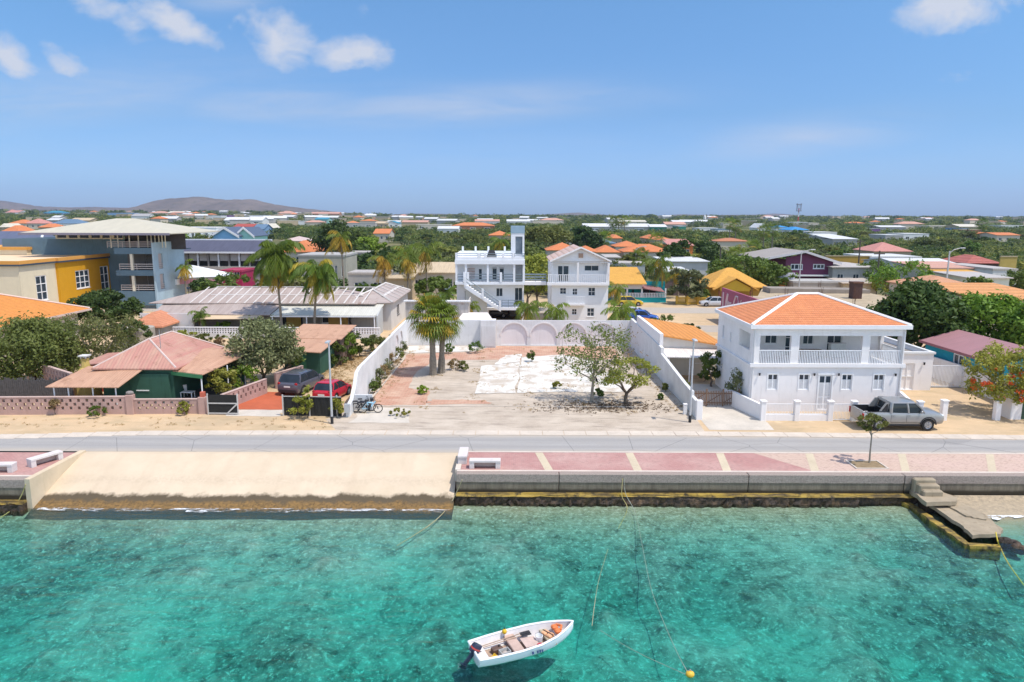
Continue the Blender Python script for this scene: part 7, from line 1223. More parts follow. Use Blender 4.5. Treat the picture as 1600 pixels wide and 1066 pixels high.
L_palm = leaf_mat('palm_fronds', (.07, .12, .014), (.19, .26, .035), .35, .6)
palm_bark = simple((.26, .22, .17), .95, .35, sc=9, bump=.7, name='palm_bark')
def rot_basis(n, rg):
    a = rg.normal(size=n.shape); t = np.cross(n, a); t /= np.linalg.norm(t, axis=1, keepdims=True)+1e-9; return t, np.cross(n, t)
def leaf_cloud(C, Rd, per, size, seed, up=.35, asp=.55, shell=.55, flat=.8):
    """many small leaf faces spread through clumps: C centres (k,3), Rd radii (k,)"""
    rg = np.random.default_rng(seed); C = np.repeat(np.asarray(C, float), per, 0); Rr = np.repeat(np.asarray(Rd, float), per); n = len(C)
    d = rg.normal(size=(n, 3)); d /= np.linalg.norm(d, axis=1, keepdims=True); rad = Rr*(shell+(1-shell)*rg.random(n))*(1+.18*rg.normal(size=n))
    P = C + d*rad[:, None]*np.array([1, 1, flat]); nn = d*.55 + rg.normal(size=(n, 3))*.55 + np.array([0, 0, up]); nn /= np.linalg.norm(nn, axis=1, keepdims=True)
    t, b = rot_basis(nn, rg); s = size*(.6+.8*rg.random(n))[:, None]; t = t*s; b = b*s*asp
    V = np.stack([P-t, P+b*.9-t*.15, P+t, P-b*.9-t*.15], 1).reshape(-1, 3); Q = np.arange(n*4).reshape(-1, 4); return V, Q
def crown_clumps(h0, h1, w, k, seed, kind='round', lean=(0, 0)):
    rg = np.random.default_rng(seed); C = []; Rd = []; cz = (h0+h1)/2; hz = (h1-h0)/2
    for i in range(k):
        a = rg.uniform(0, 6.283); 
        if kind == 'umbrella': r = w/2*math.sqrt(rg.random())*.86; z = h1-hz*.55-hz*.9*(r/(w/2))**2*.7+rg.normal()*hz*.16; cr = w*.13*rg.uniform(.7, 1.3)
        elif kind == 'sparse': r = w/2*rg.random()**.6; z = cz+rg.uniform(-1, 1)*hz*.85; cr = w*.10*rg.uniform(.6, 1.4)
        else:
            u_ = rg.uniform(-.75, 1); r = w/2*math.sqrt(max(0, 1-u_*u_))*rg.uniform(.5, 1.03); z = cz+u_*hz*.84; cr = min(w, 2*hz)*.2*rg.uniform(.4, 1.25)
        C.append((r*math.cos(a)+lean[0]*(z-h0)/max(.1, h1-h0), r*math.sin(a)+lean[1], z)); Rd.append(cr)
    return np.array(C), np.array(Rd)
def trunk_mb(C, h0, h1, rt, seed, limbs=7, wob=.12):
    """tapered trunk, a few main limbs, twigs from the nearest limb to each clump"""
    rg = random.Random(seed); mb = MB(); fork = max(.12*h1, h0*.8); base = [(0, 0, -.05), (rg.uniform(-wob, wob)*.5, rg.uniform(-wob, wob)*.5, fork*.5), (rg.uniform(-wob, wob), rg.uniform(-wob, wob), fork)]
    mb.tube(base, [rt*1.3, rt, rt*.85], 7); p0 = Vector(base[-1]); idx = list(range(len(C))); rg.shuffle(idx); mains = []
    for i in idx[:max(3, min(6, limbs//4+2))]:
        e = p0.lerp(Vector(C[i]), .8); m_ = p0.lerp(e, .5)+Vector((rg.uniform(-.1, .1)*h1*.3, rg.uniform(-.1, .1)*h1*.3, rg.uniform(-.02, .05)*h1)); mb.tube([p0, p0.lerp(m_, .5)+Vector((rg.uniform(-.03, .03)*h1, rg.uniform(-.03, .03)*h1, 0)), m_, e], [rt*.62, rt*.5, rt*.38, rt*.16], 5); mains += [p0.lerp(m_, .6), m_, m_.lerp(e, .5), e]
    for i in idx[:limbs]:
        c_ = Vector(C[i]); q = min(mains, key=lambda m_: (m_-c_).length); m_ = q.lerp(c_, .55)+Vector((rg.uniform(-.06, .06)*h1, rg.uniform(-.06, .06)*h1, -.015*h1)); mb.tube([q, m_, q.lerp(c_, .97)], [rt*.2, rt*.13, rt*.05], 4)
    return mb
def tree(name, label, loc, h, w, leaf, kind='round', k=26, per=70, size=.16, seed=1, trunk=None, rt=None, h0=None, limbs=8, bk=None, group=None, cat='tree', flat=.8, lean=(0, 0), crown='crown', shell=.55):
    t = thing(name, label, cat, loc, 0, group); h0 = h*.28 if h0 is None else h0; C, Rd = crown_clumps(h0, h, w, k, seed, kind, lean)
    trunk_mb(C, h0, h, rt or h*.028, seed, limbs).build('trunk' if cat == 'tree' else 'stem', bk or bark, t)
    V, Q = leaf_cloud(C, Rd, per, size, seed+50, flat=flat, shell=shell); np_obj(crown if cat == 'tree' else 'foliage', V, Q, leaf, t); return t
def ptree(name, label, px, pyb, pyt, wpx, leaf, kind='round', Y=None, **k):
    """tree whose foot is at pixel row pyb (or at distance Y) and whose top reaches row pyt"""
    q = gp(px, pyb) if Y is None else Vector((xat(px, Y, (pyt+pyb)/2), Y, 0)); Yd = q.y; zc = Yd*math.cos(PITCH)+10*math.sin(PITCH); h = zat(pyt, Yd); return tree(name, label, (q.x, q.y, 0), h, wpx*zc/F_PX, leaf, kind, **k)
# ---- near trees
ptree('olive_tree', 'big dark small-leaved tree filling the far left behind the board fence', 50, 600, 497, 135, L_olive, Y=55.5, k=110, per=150, size=.14, seed=3, h0=.2, limbs=12)
ptree('olive_tree', 'grey-green twiggy tree between the dark left tree and the green house', 150, 580, 497, 128, L_sage, 'sparse', Y=61, k=70, per=80, size=.13, seed=4, h0=.5, limbs=22, bk=palebark)
ptree('dark_tree', 'dense dark rounded tree in front of the mustard yellow wall', 163, 540, 459, 116, L_dark, Y=84, k=80, per=130, size=.22, seed=5, h0=.7)
ptree('dark_tree', 'low dark bush spreading under the orange roof at left', 205, 560, 502, 60, L_dark, Y=72, k=22, per=80, size=.16, seed=6, h0=.6)
ptree('garden_tree', 'silvery green round tree beside the red driveway', 410, 598, 500, 100, L_grey, Y=56.5, k=70, per=130, size=.13, seed=7, h0=.6, limbs=12)
ptree('garden_tree', 'dark green lower tree right behind the silvery tree', 445, 590, 533, 70, L_mid, Y=58.5, k=24, per=80, size=.13, seed=8, h0=.7)
ptree('garden_bush', 'yellow-green croton bush at the corner of the green veranda', 345, 612, 577, 50, L_yel, Y=51.8, k=18, per=60, size=.14, seed=9, h0=.2, cat='bush')
ptree('garden_bush', 'leafy green bush between the veranda and the silvery tree', 383, 606, 573, 46, L_bright, Y=53.5, k=16, per=60, size=.12, seed=10, h0=.2, cat='bush')
ptree('lot_tree', 'slender multi-stemmed tree with thin crown in the empty lot', 925, 628, 505, 112, L_olive, 'sparse', k=84, per=34, size=.10, seed=12, h0=1.9, limbs=80, rt=.11, bk=palebark)
ptree('lot_tree', 'smaller forked tree with feathery green leaves right of the slender tree', 978, 630, 557, 94, L_yel, 'round', k=34, per=70, size=.10, seed=13, h0=.9, limbs=26, rt=.15, flat=.5, lean=(.5, 0))
ptree('bare_tree', 'nearly bare twiggy tree behind the feathery tree in the lot', 968, 600, 505, 76, L_dry, 'sparse', Y=57, k=46, per=5, size=.09, seed=14, h0=1.2, limbs=46, rt=.07, bk=simple((.34, .27, .22), .9, .3))
ptree('bare_tree', 'small leafless thorn bush near the right wall of the lot', 990, 590, 545, 40, L_dry, 'sparse', Y=60, k=24, per=5, size=.08, seed=15, h0=.6, limbs=24, rt=.05, bk=simple((.34, .27, .22), .9, .3))
ptree('promenade_tree', 'young tree with small leaning crown in the promenade planting pit', 1362, 725, 645, 54, L_olive, Y=37.6, k=26, per=46, size=.085, seed=16, h0=2.0, limbs=9, rt=.045, bk=palebark, flat=.7, lean=(-.35, 0))
g = MB(); q = gp(1355, 727, PZ); g.box(q.x-.9, q.x+.9, q.y-.62, q.y-.54, PZ-.1, PZ+.05); g.box(q.x-.9, q.x+.9, q.y+.62, q.y+.7, PZ-.1, PZ+.05); g.box(q.x-.9, q.x-.82, q.y-.54, q.y+.62, PZ-.1, PZ+.05); g.box(q.x+.82, q.x+.9, q.y-.54, q.y+.62, PZ-.1, PZ+.05); struct(g, 'planting_pit_kerb', capm); g = MB(); g.box(q.x-.82, q.x+.82, q.y-.54, q.y+.62, PZ-.1, PZ+.012); struct(g, 'planting_soil', simple((.28, .2, .11), .95, .35))
ptree('bush', 'grey-green rounded bush in the white planter', 1160, 622, 575, 46, L_grey, Y=50.6, k=24, per=90, size=.09, seed=17, h0=.5, cat='bush')
ptree('bush', 'tall leafy green bush beside the carport', 1113, 600, 545, 36, L_mid, Y=55.8, k=22, per=80, size=.12, seed=18, h0=.4, cat='bush')
ptree('dark_tree', 'large dark broad-leaved tree behind the annex of the white house', 1440, 545, 441, 130, L_dark, Y=67, k=110, per=150, size=.26, seed=20, h0=1.2, limbs=12)
ptree('bright_tree', 'large bright green tree behind the turquoise house', 1548, 550, 458, 130, L_bright, Y=66, k=110, per=150, size=.22, seed=21, h0=1.2, limbs=12)
ptree('bright_tree', 'bright green tree at the right edge behind the turquoise house', 1612, 560, 470, 80, L_bright, Y=61, k=34, per=110, size=.2, seed=22, h0=1)
FT = ptree('flame_tree', 'flame tree with red blossoms at the right edge beside the sandy drive', 1578, 645, 538, 120, L_yel, 'sparse', Y=48.2, k=80, per=100, size=.11, seed=23, h0=1.0, limbs=26, rt=.13, bk=palebark)
C, Rd = crown_clumps(.9, 3.9, 5.8, 64, 77, 'round'); C = np.array([c_ for c_ in C if c_[1] < .6])
V, Q = leaf_cloud(C*np.array([1, 1, .9]), np.full(len(C), .26), 30, .10, 78); np_obj('blossom', V, Q, L_red, FT)
ptree('garden_bush', 'dark green hedge bush at the right edge below the flame tree', 1596, 640, 600, 40, L_mid, Y=48.6, k=18, per=80, size=.1, seed=24, h0=.1, cat='bush')
for i, (px, pyb, pyt, w_, lf, lab, sd) in enumerate(((1405, 470, 400, 90, L_bright, 'broad green tree between the block building and the dark tree', 30), (1365, 452, 405, 60, L_mid, 'green tree at the end of the tin shed', 31), (1385, 470, 432, 70, L_yel, 'yellowish bush at the edge of the unfinished roof', 32), (1590, 465, 418, 50, L_mid, 'green tree beside the pale green house', 33), (1330, 432, 416, 40, L_mid, 'bush between the purple house and the grey flat house', 34))): ptree('garden_tree', lab, px, pyb, pyt, w_, lf, Y=gp(px, pyb).y, k=34, per=70, size=.22, seed=sd, h0=.8)
# ---- trees of the middle distance
for (px, Y, pyt, w_, lf, kd, lab, sd) in ((345, 98, 430, 112, L_mid, 'round', 'clipped green tree mass before the magenta house', 40), (300, 96, 436, 40, L_dark, 'round', 'dark bush at the foot of the blue building', 41), (517, 185, 345, 62, L_dark, 'round', 'tall dark tree rising behind the second coconut palm', 42), (566, 225, 372, 66, L_bright, 'round', 'bright green tree right of the tall dark tree', 43), (540, 240, 360, 60, L_mid, 'round', 'green tree behind the golden coconut palm', 44), (682, 112, 434, 76, L_mid, 'round', 'leafy bush left of the stair house', 45), (566, 116, 440, 44, L_mid, 'round', 'small green bush before the grey block wall', 46), (842, 104, 396, 54, L_yel, 'round', 'yellow-green tree between the two white houses', 47), (826, 108, 405, 30, L_mid, 'round', 'green tree behind the stair tower', 48), (856, 245, 350, 86, L_olive, 'umbrella', 'wide flat-topped tree behind the stair tower', 49), (915, 260, 352, 46, L_dark, 'round', 'dark tree beside the white carport roof', 50), (925, 238, 362, 42, L_dark, 'round', 'round dark tree above the orange villas', 51), (995, 150, 398, 46, L_olive, 'round', 'dark bush by the pale lamp pole', 52), (1092, 168, 374, 116, L_dark, 'round', 'broad dark green tree beyond the white hangar', 53), (1062, 178, 385, 60, L_mid, 'round', 'mid green tree left of the broad dark one', 54), (1180, 126, 396, 118, L_mid, 'round', 'large soft green tree left of the purple house', 55), (1222, 124, 412, 60, L_mid, 'round', 'soft green tree touching the purple house', 56), (1085, 112, 418, 54, L_grey, 'sparse', 'spiky grey tree behind the yellow wall', 57), (1052, 170, 404, 40, L_yel, 'round', 'yellow-green bush behind the white hangar', 58), (1108, 113, 452, 26, L_mid, 'round', 'bush between the yellow wall and the hut', 59), (660, 150, 405, 60, L_olive, 'umbrella', 'olive bush behind the small coconut palms', 60), (612, 128, 418, 44, L_grey, 'round', 'grey-green bush behind the grey block house', 61), (705, 135, 405, 40, L_olive, 'round', 'olive bush left of the stair house roof', 62), (262, 190, 366, 60, L_mid, 'round', 'green tree beyond the cream roof', 63), (300, 195, 368, 90, L_olive, 'round', 'dark hedge before the long white house', 64), (40, 170, 366, 90, L_olive, 'round', 'dark green tree behind the slate roof at far left', 65), (110, 175, 372, 40, L_dry, 'round', 'dry brown tree at the end of the cream roof', 66), (1555, 100, 428, 40, L_mid, 'round', 'green bush at the end of the orange lean-to', 67), (1470, 98, 436, 40, L_mid, 'round', 'green bush behind the orange hip roof', 68)):
    z_ = zat(pyt, Y); ptree('mid_tree', lab, px, 0, pyt, w_, lf, kd, Y=Y, k=44, per=80, size=.0021*Y+.03, seed=sd, h0=max(.4, z_*.22), limbs=6) if pyt else None
for i in range(9): px = 872+i*16; Y = 133+(i % 3)*1.5; ptree('hedge_bush', 'bush of the green hedge behind the gabled house', px, 0, 403+(i*7 % 5), 27, L_olive, Y=Y, k=14, per=50, size=.22, seed=90+i, h0=.3, limbs=3, cat='bush', group='hedge behind the gabled house')
# ---- coconut palms
def frond(P0, az, el, L, droop, rg, nl=24, wl=.45, width=.06, V=None, Q=None, MI=None, mi=0, wind=(0, 0)):
    pts = []; p = np.array(P0, float); e = el; seg = L/nl; h = np.array([math.cos(az), math.sin(az)])
    for i in range(nl+1):
        pts.append(p.copy()); d = np.array([h[0]*math.cos(e)+wind[0]*i/nl, h[1]*math.cos(e)+wind[1]*i/nl, math.sin(e)]); p = p+d/np.linalg.norm(d)*seg; e -= droop/nl*(1+.6*i/nl)
    pts = np.array(pts); side = np.array([-h[1], h[0], 0])
    for i in range(nl):                                             # midrib
        b_ = len(V); w0 = .03*(1-i/nl)+.008; V += [pts[i]-side*w0, pts[i]+side*w0, pts[i+1]+side*w0*.9, pts[i+1]-side*w0*.9]; Q.append((b_, b_+1, b_+2, b_+3)); MI.append(mi)
    for i in range(2, nl+1):
        t = i/nl; ll = wl*L/3*1.3*(math.sin(math.pi*min(1, .15+t*.85))**.6)*rg.uniform(.8, 1.15)+.06; d = pts[i]-pts[i-1]; d /= np.linalg.norm(d)
        for s in (-1, 1):
            o = side*s*.75+d*.6+np.array([wind[0]*.3, wind[1]*.3, -.55-rg.uniform(0, .75)]); o /= np.linalg.norm(o); b_ = len(V); tip = pts[i]+o*ll+np.array([0, 0, -ll*.22]); mid = pts[i]+o*ll*.5; wv_ = d*width*L/3*1.6
            V += [pts[i]-wv_*.5, mid-wv_, tip, mid+wv_]; Q.append((b_, b_+1, b_+2, b_+3)); MI.append(mi)
def coco_palm(name, label, x, y, h, L, seed, nf=22, gold=.2, lean=(0, 0), wind=(0, 0), group=None, nl=22, r=.14):
    rg = random.Random(seed); t = thing(name, label, 'palm tree', (x, y, 0), 0, group); mb = MB(); n = 9; tr = [(lean[0]*(i/n)**1.6, lean[1]*(i/n)**1.6, h*i/n) for i in range(n+1)]
    mb.tube(tr, [r*1.5]+[r*(1.1-.4*i/n)*(1+.08*(i % 2)) for i in range(1, n+1)], 8); mb.build('trunk', palm_bark, t); V, Q, MI = [], [], []; top = np.array(tr[-1])
    for i in range(nf):
        f_ = (i+.5)/nf; el = R(82)-R(158)*f_**.95+rg.uniform(-.32, .32); az = i*2.39996+rg.uniform(-.25, .25); g_ = 1 if (f_ > 1-gold*1.3 and rg.random() < .8) or rg.random() < gold*.3 else 0
        if f_ > .93: g_ = 2
        frond(top, az, el, L*rg.uniform(.7, 1.12)*(.8 if f_ > .9 else 1), rg.uniform(1.5, 2.3) if f_ < .6 else rg.uniform(.5, 1.0), rg, nl, .72, .052, V, Q, MI, g_, wind)
    np_obj('crown', np.array(V), np.array(Q), [L_palm, L_gold, L_dry], t, MI); nb = MB()
    for k in range(5): a = k*1.256; nb.ell((top[0]+.16*math.cos(a), top[1]+.16*math.sin(a), top[2]-.18), (.1, .1, .13), 6, 4)
    nb.build('coconuts', simple((.18, .16, .05), .7, .3), t); return t
def pcoco(label, px, py_top, Y, L, seed, **k): coco_palm('coconut_palm', label, xat(px, Y, 450), Y, zat(py_top, Y), L, seed, **k)
pcoco('tallest coconut palm with drooping fronds in front of the long house', 437, 398, 79.0, 4.1, 1, nf=40, gold=.2, lean=(-.35, 0), wind=(-.32, -.1), nl=26)
pcoco('second coconut palm with leaning trunk in front of the long house', 488, 424, 79.2, 3.8, 2, nf=34, gold=.22, lean=(.75, 0), wind=(-.34, -.05), nl=26)
for i, (px, pt, Y, L, gd, lab) in enumerate(((538, 372, 112, 3.4, .6, 'tall golden coconut palm behind the long house'), (601, 408, 108, 3.3, .45, 'coconut palm with yellow fronds above the grey block wall'), (636, 410, 106, 3.0, .55, 'slim coconut palm with golden crown before the beige house'), (668, 392, 112, 3.8, .35, 'tall drooping coconut palm left of the stair house'), (633, 392, 118, 3.2, .3, 'green coconut palm half hidden behind the golden-crowned one'), (1026, 410, 117, 4.2, .2, 'large coconut palm beside the turquoise bar'), (872, 484, 82, 2.7, .02, 'small green palm in front of the gabled house'), (825, 480, 81.5, 2.7, .25, 'small yellowish palm between the two white houses'), (968, 482, 83, 3.2, .0, 'green palm at the right corner of the gabled house'), (735, 482, 84, 2.1, .1, 'young dark palm under the outside staircase'), (290, 420, 109, 2.2, .5, 'small golden palm before the white tent'), (960, 452, 104, 2.6, .4, 'drooping yellowish palm at the left of the turquoise bar'), (700, 465, 106, 2.6, .0, 'banana-like green palm left of the stair house'), (660, 470, 104, 2.3, .0, 'low green palm among the bushes left of the stair house'), (780, 377, 160, 3.4, .4, 'palm showing over the stair house roof'), (1060, 425, 120, 2.6, .3, 'palm before the white hangar'), (310, 492, 79.5, 1.6, .0, 'little palm at the left end of the long house'))):
    pcoco(lab, px, pt, Y, L, 10+i, nf=24, gold=gd, lean=((i % 3-1)*.3, 0), wind=(-.25, 0), nl=15, r=.13)
def fan_palm(label, x, y, h, seed, nf=40, lean=(0, 0), cr=1.0, gold=.3, name='fan_palm', group=None):
    rg = random.Random(seed); t = thing(name, label, 'palm tree', (x, y, 0), 0, group); mb = MB(); n = 12; tr = [(lean[0]*i/n, lean[1]*i/n, h*i/n) for i in range(n+1)]
    mb.tube(tr, [.34]+[.23+.03*rg.random()+(.06 if i < 4 else 0) for i in range(1, n+1)], 9); mb.build('trunk', palm_bark, t); V, Q, MI = [], [], []; top = np.array(tr[-1])
    for i in range(nf):
        f_ = (i+.5)/nf; az = i*2.39996; el = R(80)-R(145)*f_+rg.uniform(-.1, .1); pl = cr*rg.uniform(.75, 1.0); d = np.array([math.cos(az)*math.cos(el), math.sin(az)*math.cos(el), math.sin(el)]); c_ = top+d*pl; side = np.array([-math.sin(az), math.cos(az), 0.]); upv = np.cross(d, side); mi = (2 if f_ > .9 else 1) if rg.random() < (gold if f_ > .55 else gold*.25) else 0
        b_ = len(V); V += [top-side*.02, top+side*.02, c_+side*.02, c_-side*.02]; Q.append((b_, b_+1, b_+2, b_+3)); MI.append(mi); r_ = cr*rg.uniform(.6, .8)
        for k in range(13):
            a = R(-105)+R(210)*k/12; o = d*math.cos(a)+side*math.sin(a); o2 = d*math.cos(a+.1)+side*math.sin(a+.1); o1 = d*math.cos(a-.1)+side*math.sin(a-.1); dr = np.array([0, 0, -.35-.2*rg.random()])*r_; b_ = len(V); V += [c_, c_+o1*r_*.6, c_+o*r_+dr, c_+o2*r_*.6]; Q.append((b_, b_+1, b_+2, b_+3)); MI.append(mi)
    np_obj('crown', np.array(V), np.array(Q), [L_palm, L_gold, L_dry], t, MI); return t
q = gp(677, 586); fan_palm('left trunk of the twin fan palms in the empty lot', q.x, q.y, zat(494, q.y), 5, 66, (-.05, 0), 1.45, .42); q = gp(689, 584); fan_palm('right slightly leaning trunk of the twin fan palms in the empty lot', q.x, q.y+.3, zat(502, q.y), 6, 58, (.2, 0), 1.3, .42)
for i, (px, pt, Y, lab) in enumerate(((1150, 398, 150, 'pale fan palm left in the pair before the soft green tree'), (1176, 388, 158, 'taller pale fan palm behind the pair'), (1000, 402, 150, 'fan palm near the pale lamp pole'), (958, 346, 420, 'first of three dark palms above the warehouse roof'), (967, 345, 420, 'middle of three dark palms above the warehouse roof'), (976, 344.5, 420, 'last of three dark palms above the warehouse roof'), (1141, 348, 330, 'dark palm left of the white block at mid right'), (1150, 352, 320, 'bushy palm right of the dark palm'), (1194, 360, 260, 'palm in the scrub left of the blue roof'), (1208, 358, 270, 'palm nearest the blue roof in the scrub'), (945, 372, 250, 'palm above the blue roofed villa'), (1025, 375, 210, 'palm among the orange villas'), (1535, 347, 420, 'lone dark round palm on the right skyline'))): fan_palm(lab, xat(px, Y, pt), Y, max(2, zat(pt, Y)), 60+i, 26, (0, 0), 1.3+Y/300, .12)
# ---- small plants in the lot and along walls
def weed(label, px, py, h, w, lf, seed, sp='round', n=10, per=30, size=.06, group=None, name='shrub'):
    q = gp(px, py); return tree(name, label, (q.x, q.y, 0), h, w, lf, sp, k=n, per=per, size=size, seed=seed, h0=h*.08, limbs=6, rt=.025, cat='shrub', group=group)
for i, (px, py, h, w, lf, lab) in enumerate(((743, 552, 1.3, 1.4, L_mid, 'leafy shrub before the back wall left of the arches'), (702, 553, 1.1, 1.0, L_mid, 'small shrub right behind the fan palms'), (830, 566, 1.2, .8, L_mid, 'upright shrub growing through the white slab'), (660, 616, .7, .8, L_bright, 'low bright weed in front of the fan palms'), (712, 578, 1.0, 1.2, L_dry, 'dry bush right of the fan palms'), (725, 580, .9, 1.0, L_olive, 'olive weed beside the dry bush'), (622, 562, 1.3, 1.2, L_olive, 'green shrub by the small arches of the left wall'), (606, 585, 1.4, 1.2, L_grey, 'dry shrub against the middle of the left wall'), (590, 600, 1.3, 1.2, L_grey, 'dry shrub toward the front of the left wall'), (583, 615, 1.0, .7, L_mid, 'green weed at the front end of the left wall'), (935, 622, .7, .8, L_mid, 'green tuft at the foot of the slender lot tree'), (870, 608, .6, .7, L_yel, 'yellow weed at the edge of the slab'), (614, 574, 1.4, 1.3, L_dry, 'tall dry weed at the middle of the left wall'), (598, 592, 1.2, 1.2, L_dry, 'dry brown weed near the front of the left wall'), (629, 552, 1.2, 1.0, L_grey, 'grey weed at the far end of the left wall'), (587, 608, 1.1, 1.0, L_olive, 'olive weed beside the front end of the left wall'), (1039, 612, .7, .5, L_olive, 'weed at the right lot wall'), (1032, 625, .5, .4, L_mid, 'small weed near the leaning post'), (625, 650, .5, 1.5, L_yel, 'sprawling dry weed on the apron of the lot'), (468, 652, 1.5, 1.6, L_yel, 'vine shrub growing on the black fence'), (481, 653, 2.4, .8, L_yel, 'tall thin vine at the middle of the black fence'), (527, 653, 1.5, .9, L_yel, 'vine at the right end of the black fence'), (150, 651, .7, 1.3, L_mid, 'dark green shrub at the foot of the pink wall'), (286, 648, .9, 1.0, L_yel, 'flowering shrub near the end of the pink wall'), (88, 648, 1.2, .9, L_dry, 'dry brown creeper on the pink wall'), (235, 622, .8, 1.2, L_yel, 'yellowish plants behind the pink wall by the veranda'), (210, 620, .9, 1.0, L_dry, 'dry plants behind the pink wall'), (1100, 597, 1.0, .9, L_mid, 'shrub inside the carport yard by the lot wall'), (1070, 612, .9, .8, L_olive, 'shrub by the picket gate post'))): weed(lab, px, py, h, w, lf, 200+i, n=18, per=52, size=.07)
for i, (px, Y, pt, w, lf, lab) in enumerate(((530, 66, 520, 40, L_bright, 'lush green bush right of the sheds'), (552, 68, 522, 40, L_mid, 'bush in the row behind the left lot wall'), (575, 70, 525, 40, L_olive, 'olive bush in the row behind the left lot wall'), (598, 73, 522, 36, L_grey, 'grey bush near the end of the row behind the left lot wall'), (515, 63, 535, 36, L_mid, 'green bush beside the brown shed'), (300, 74, 525, 60, L_olive, 'olive scrub below the lattice wall'), (335, 72, 528, 50, L_dry, 'dry brush below the lattice wall'), (260, 76, 518, 50, L_yel, 'yellow-green bush left of the lattice wall'), (330, 80.5, 503, 26, L_bright, 'round bright bush under the tan awning'), (480, 72, 525, 40, L_olive, 'bush between the silvery tree and the sheds'), (110, 66, 545, 60, L_grey, 'twiggy grey bush behind the yellow chimney'), (240, 68, 540, 50, L_grey, 'pale scrub behind the green house roof'), (1045, 83, 492, 50, L_mid, 'palm-like green bush behind the carport house'), (1090, 80, 505, 34, L_dark, 'dark bush at the corner of the carport house'), (1105, 70, 520, 24, L_mid, 'bush between carport house and white house'))): ptree('scrub_bush', lab, px, 0, pt, w, lf, Y=Y, k=20, per=70, size=.13, seed=300+i, h0=.2, limbs=5, cat='bush')
# dry leaf litter and grass tufts on the verges, too many to count
rg = np.random.default_rng(5); n = 6500; X0 = rg.uniform(-38, 14, n); Y0 = rg.uniform(43.9, 72, n)
keep = (((X0 < -11.6) & (Y0 < 46.4) & (rg.random(n) < .3)) | ((X0 > -19) & (X0 < -11.8) & (Y0 > 55)) | ((X0 > -11) & (X0 < 12.3) & (Y0 > 47.5) & (np.sin(X0*1.7)+np.sin(Y0*1.3+X0) > 1.15)) | ((X0 > -11.0) & (X0 < -9.7) & (Y0 > 50)) | ((X0 > 11) & (X0 < 12.4) & (Y0 > 48))); C = np.stack([X0, Y0, np.full(n, .05)], 1)[keep]
C2 = np.stack([rg.uniform(-19, -11.7, 1500), rg.uniform(56, 68, 1500), np.full(1500, .08)], 1); C = np.concatenate([C, C2[(np.sin(C2[:, 0]*1.1)+np.sin(C2[:, 1]*.7)) > -.3]]); V, Q = leaf_cloud(C, np.full(len(C), .16), 9, .07, 6, up=.3, flat=.3, asp=.22); tag(np_obj('dry_grass', V, Q, leaf_mat('dry_grass', (.38, .27, .11), (.48, .36, .16))), kind='stuff')
rg = np.random.default_rng(15); n = 900; a = rg.normal(size=(n, 2))*np.array([2.6, .8]); C = np.stack([6.6+a[:, 0], 49.5+a[:, 1], np.full(n, .04)], 1); V, Q = leaf_cloud(C, np.full(n, .12), 5, .05, 8, up=.6, flat=.2); tag(np_obj('leaf_litter', V, Q, leaf_mat('leaf_litter', (.10, .075, .05), (.17, .12, .08))), kind='stuff')
# ------------------------------------------------------------------ the town and scrub toward the horizon
boxes = []                                         # what each far house shows, so that nearer trees leave it in view
def keep_clear(px0, px1, py0, py1, Y): boxes.append((px0, px1, py0, py1, Y))
for o in list(bpy.data.objects):
    if o.parent is None and o.get('category') in ('house', 'building', 'warehouse', 'shed', 'carport', 'hut', 'bar', 'palm tree', 'wall'):
        pts = [o.matrix_basis @ c.matrix_basis @ Vector(b) for c in o.children if c.type == 'MESH' for b in c.bound_box]
        pp = [proj(p) for p in pts if p.y > 20]; Y = min(p.y for p in pts)
        if pp and Y > 95:
            y0, y1 = min(p[1] for p in pp), max(p[1] for p in pp)
            keep_clear(min(p[0] for p in pp), max(p[0] for p in pp), y0, y0+(y1-y0)*(.5 if o['category'] != 'palm tree' else .4), Y)
far_walls = {'white': plaster((.70, .70, .68), .1), 'cream': beige, 'grey': greyw, 'tan': tanw, 'blue': plaster((.2, .33, .5), .1), 'green': plaster((.04, .22, .15), .1), 'red': plaster((.36, .07, .05), .1), 'brick': plaster((.42, .2, .11), .15), 'purple': plaster((.2, .1, .25), .1), 'dark': plaster((.05, .05, .055), .1), 'mint': plaster((.3, .5, .45), .1)}
far_roofs = {'orange': torange, 'salmon': salmon, 'pink': pinkroof, 'white': whr, 'grey': grey, 'blue': bluer, 'tan': tanr, 'teal': sheet_roof((.05, .25, .35), 'X', .5), 'sky': sheet_roof((.04, .26, .55), 'X', .5), 'red': tile_roof((.42, .09, .06), .5), 'cream': sheet_roof((.66, .6, .48), 'X', .5)}
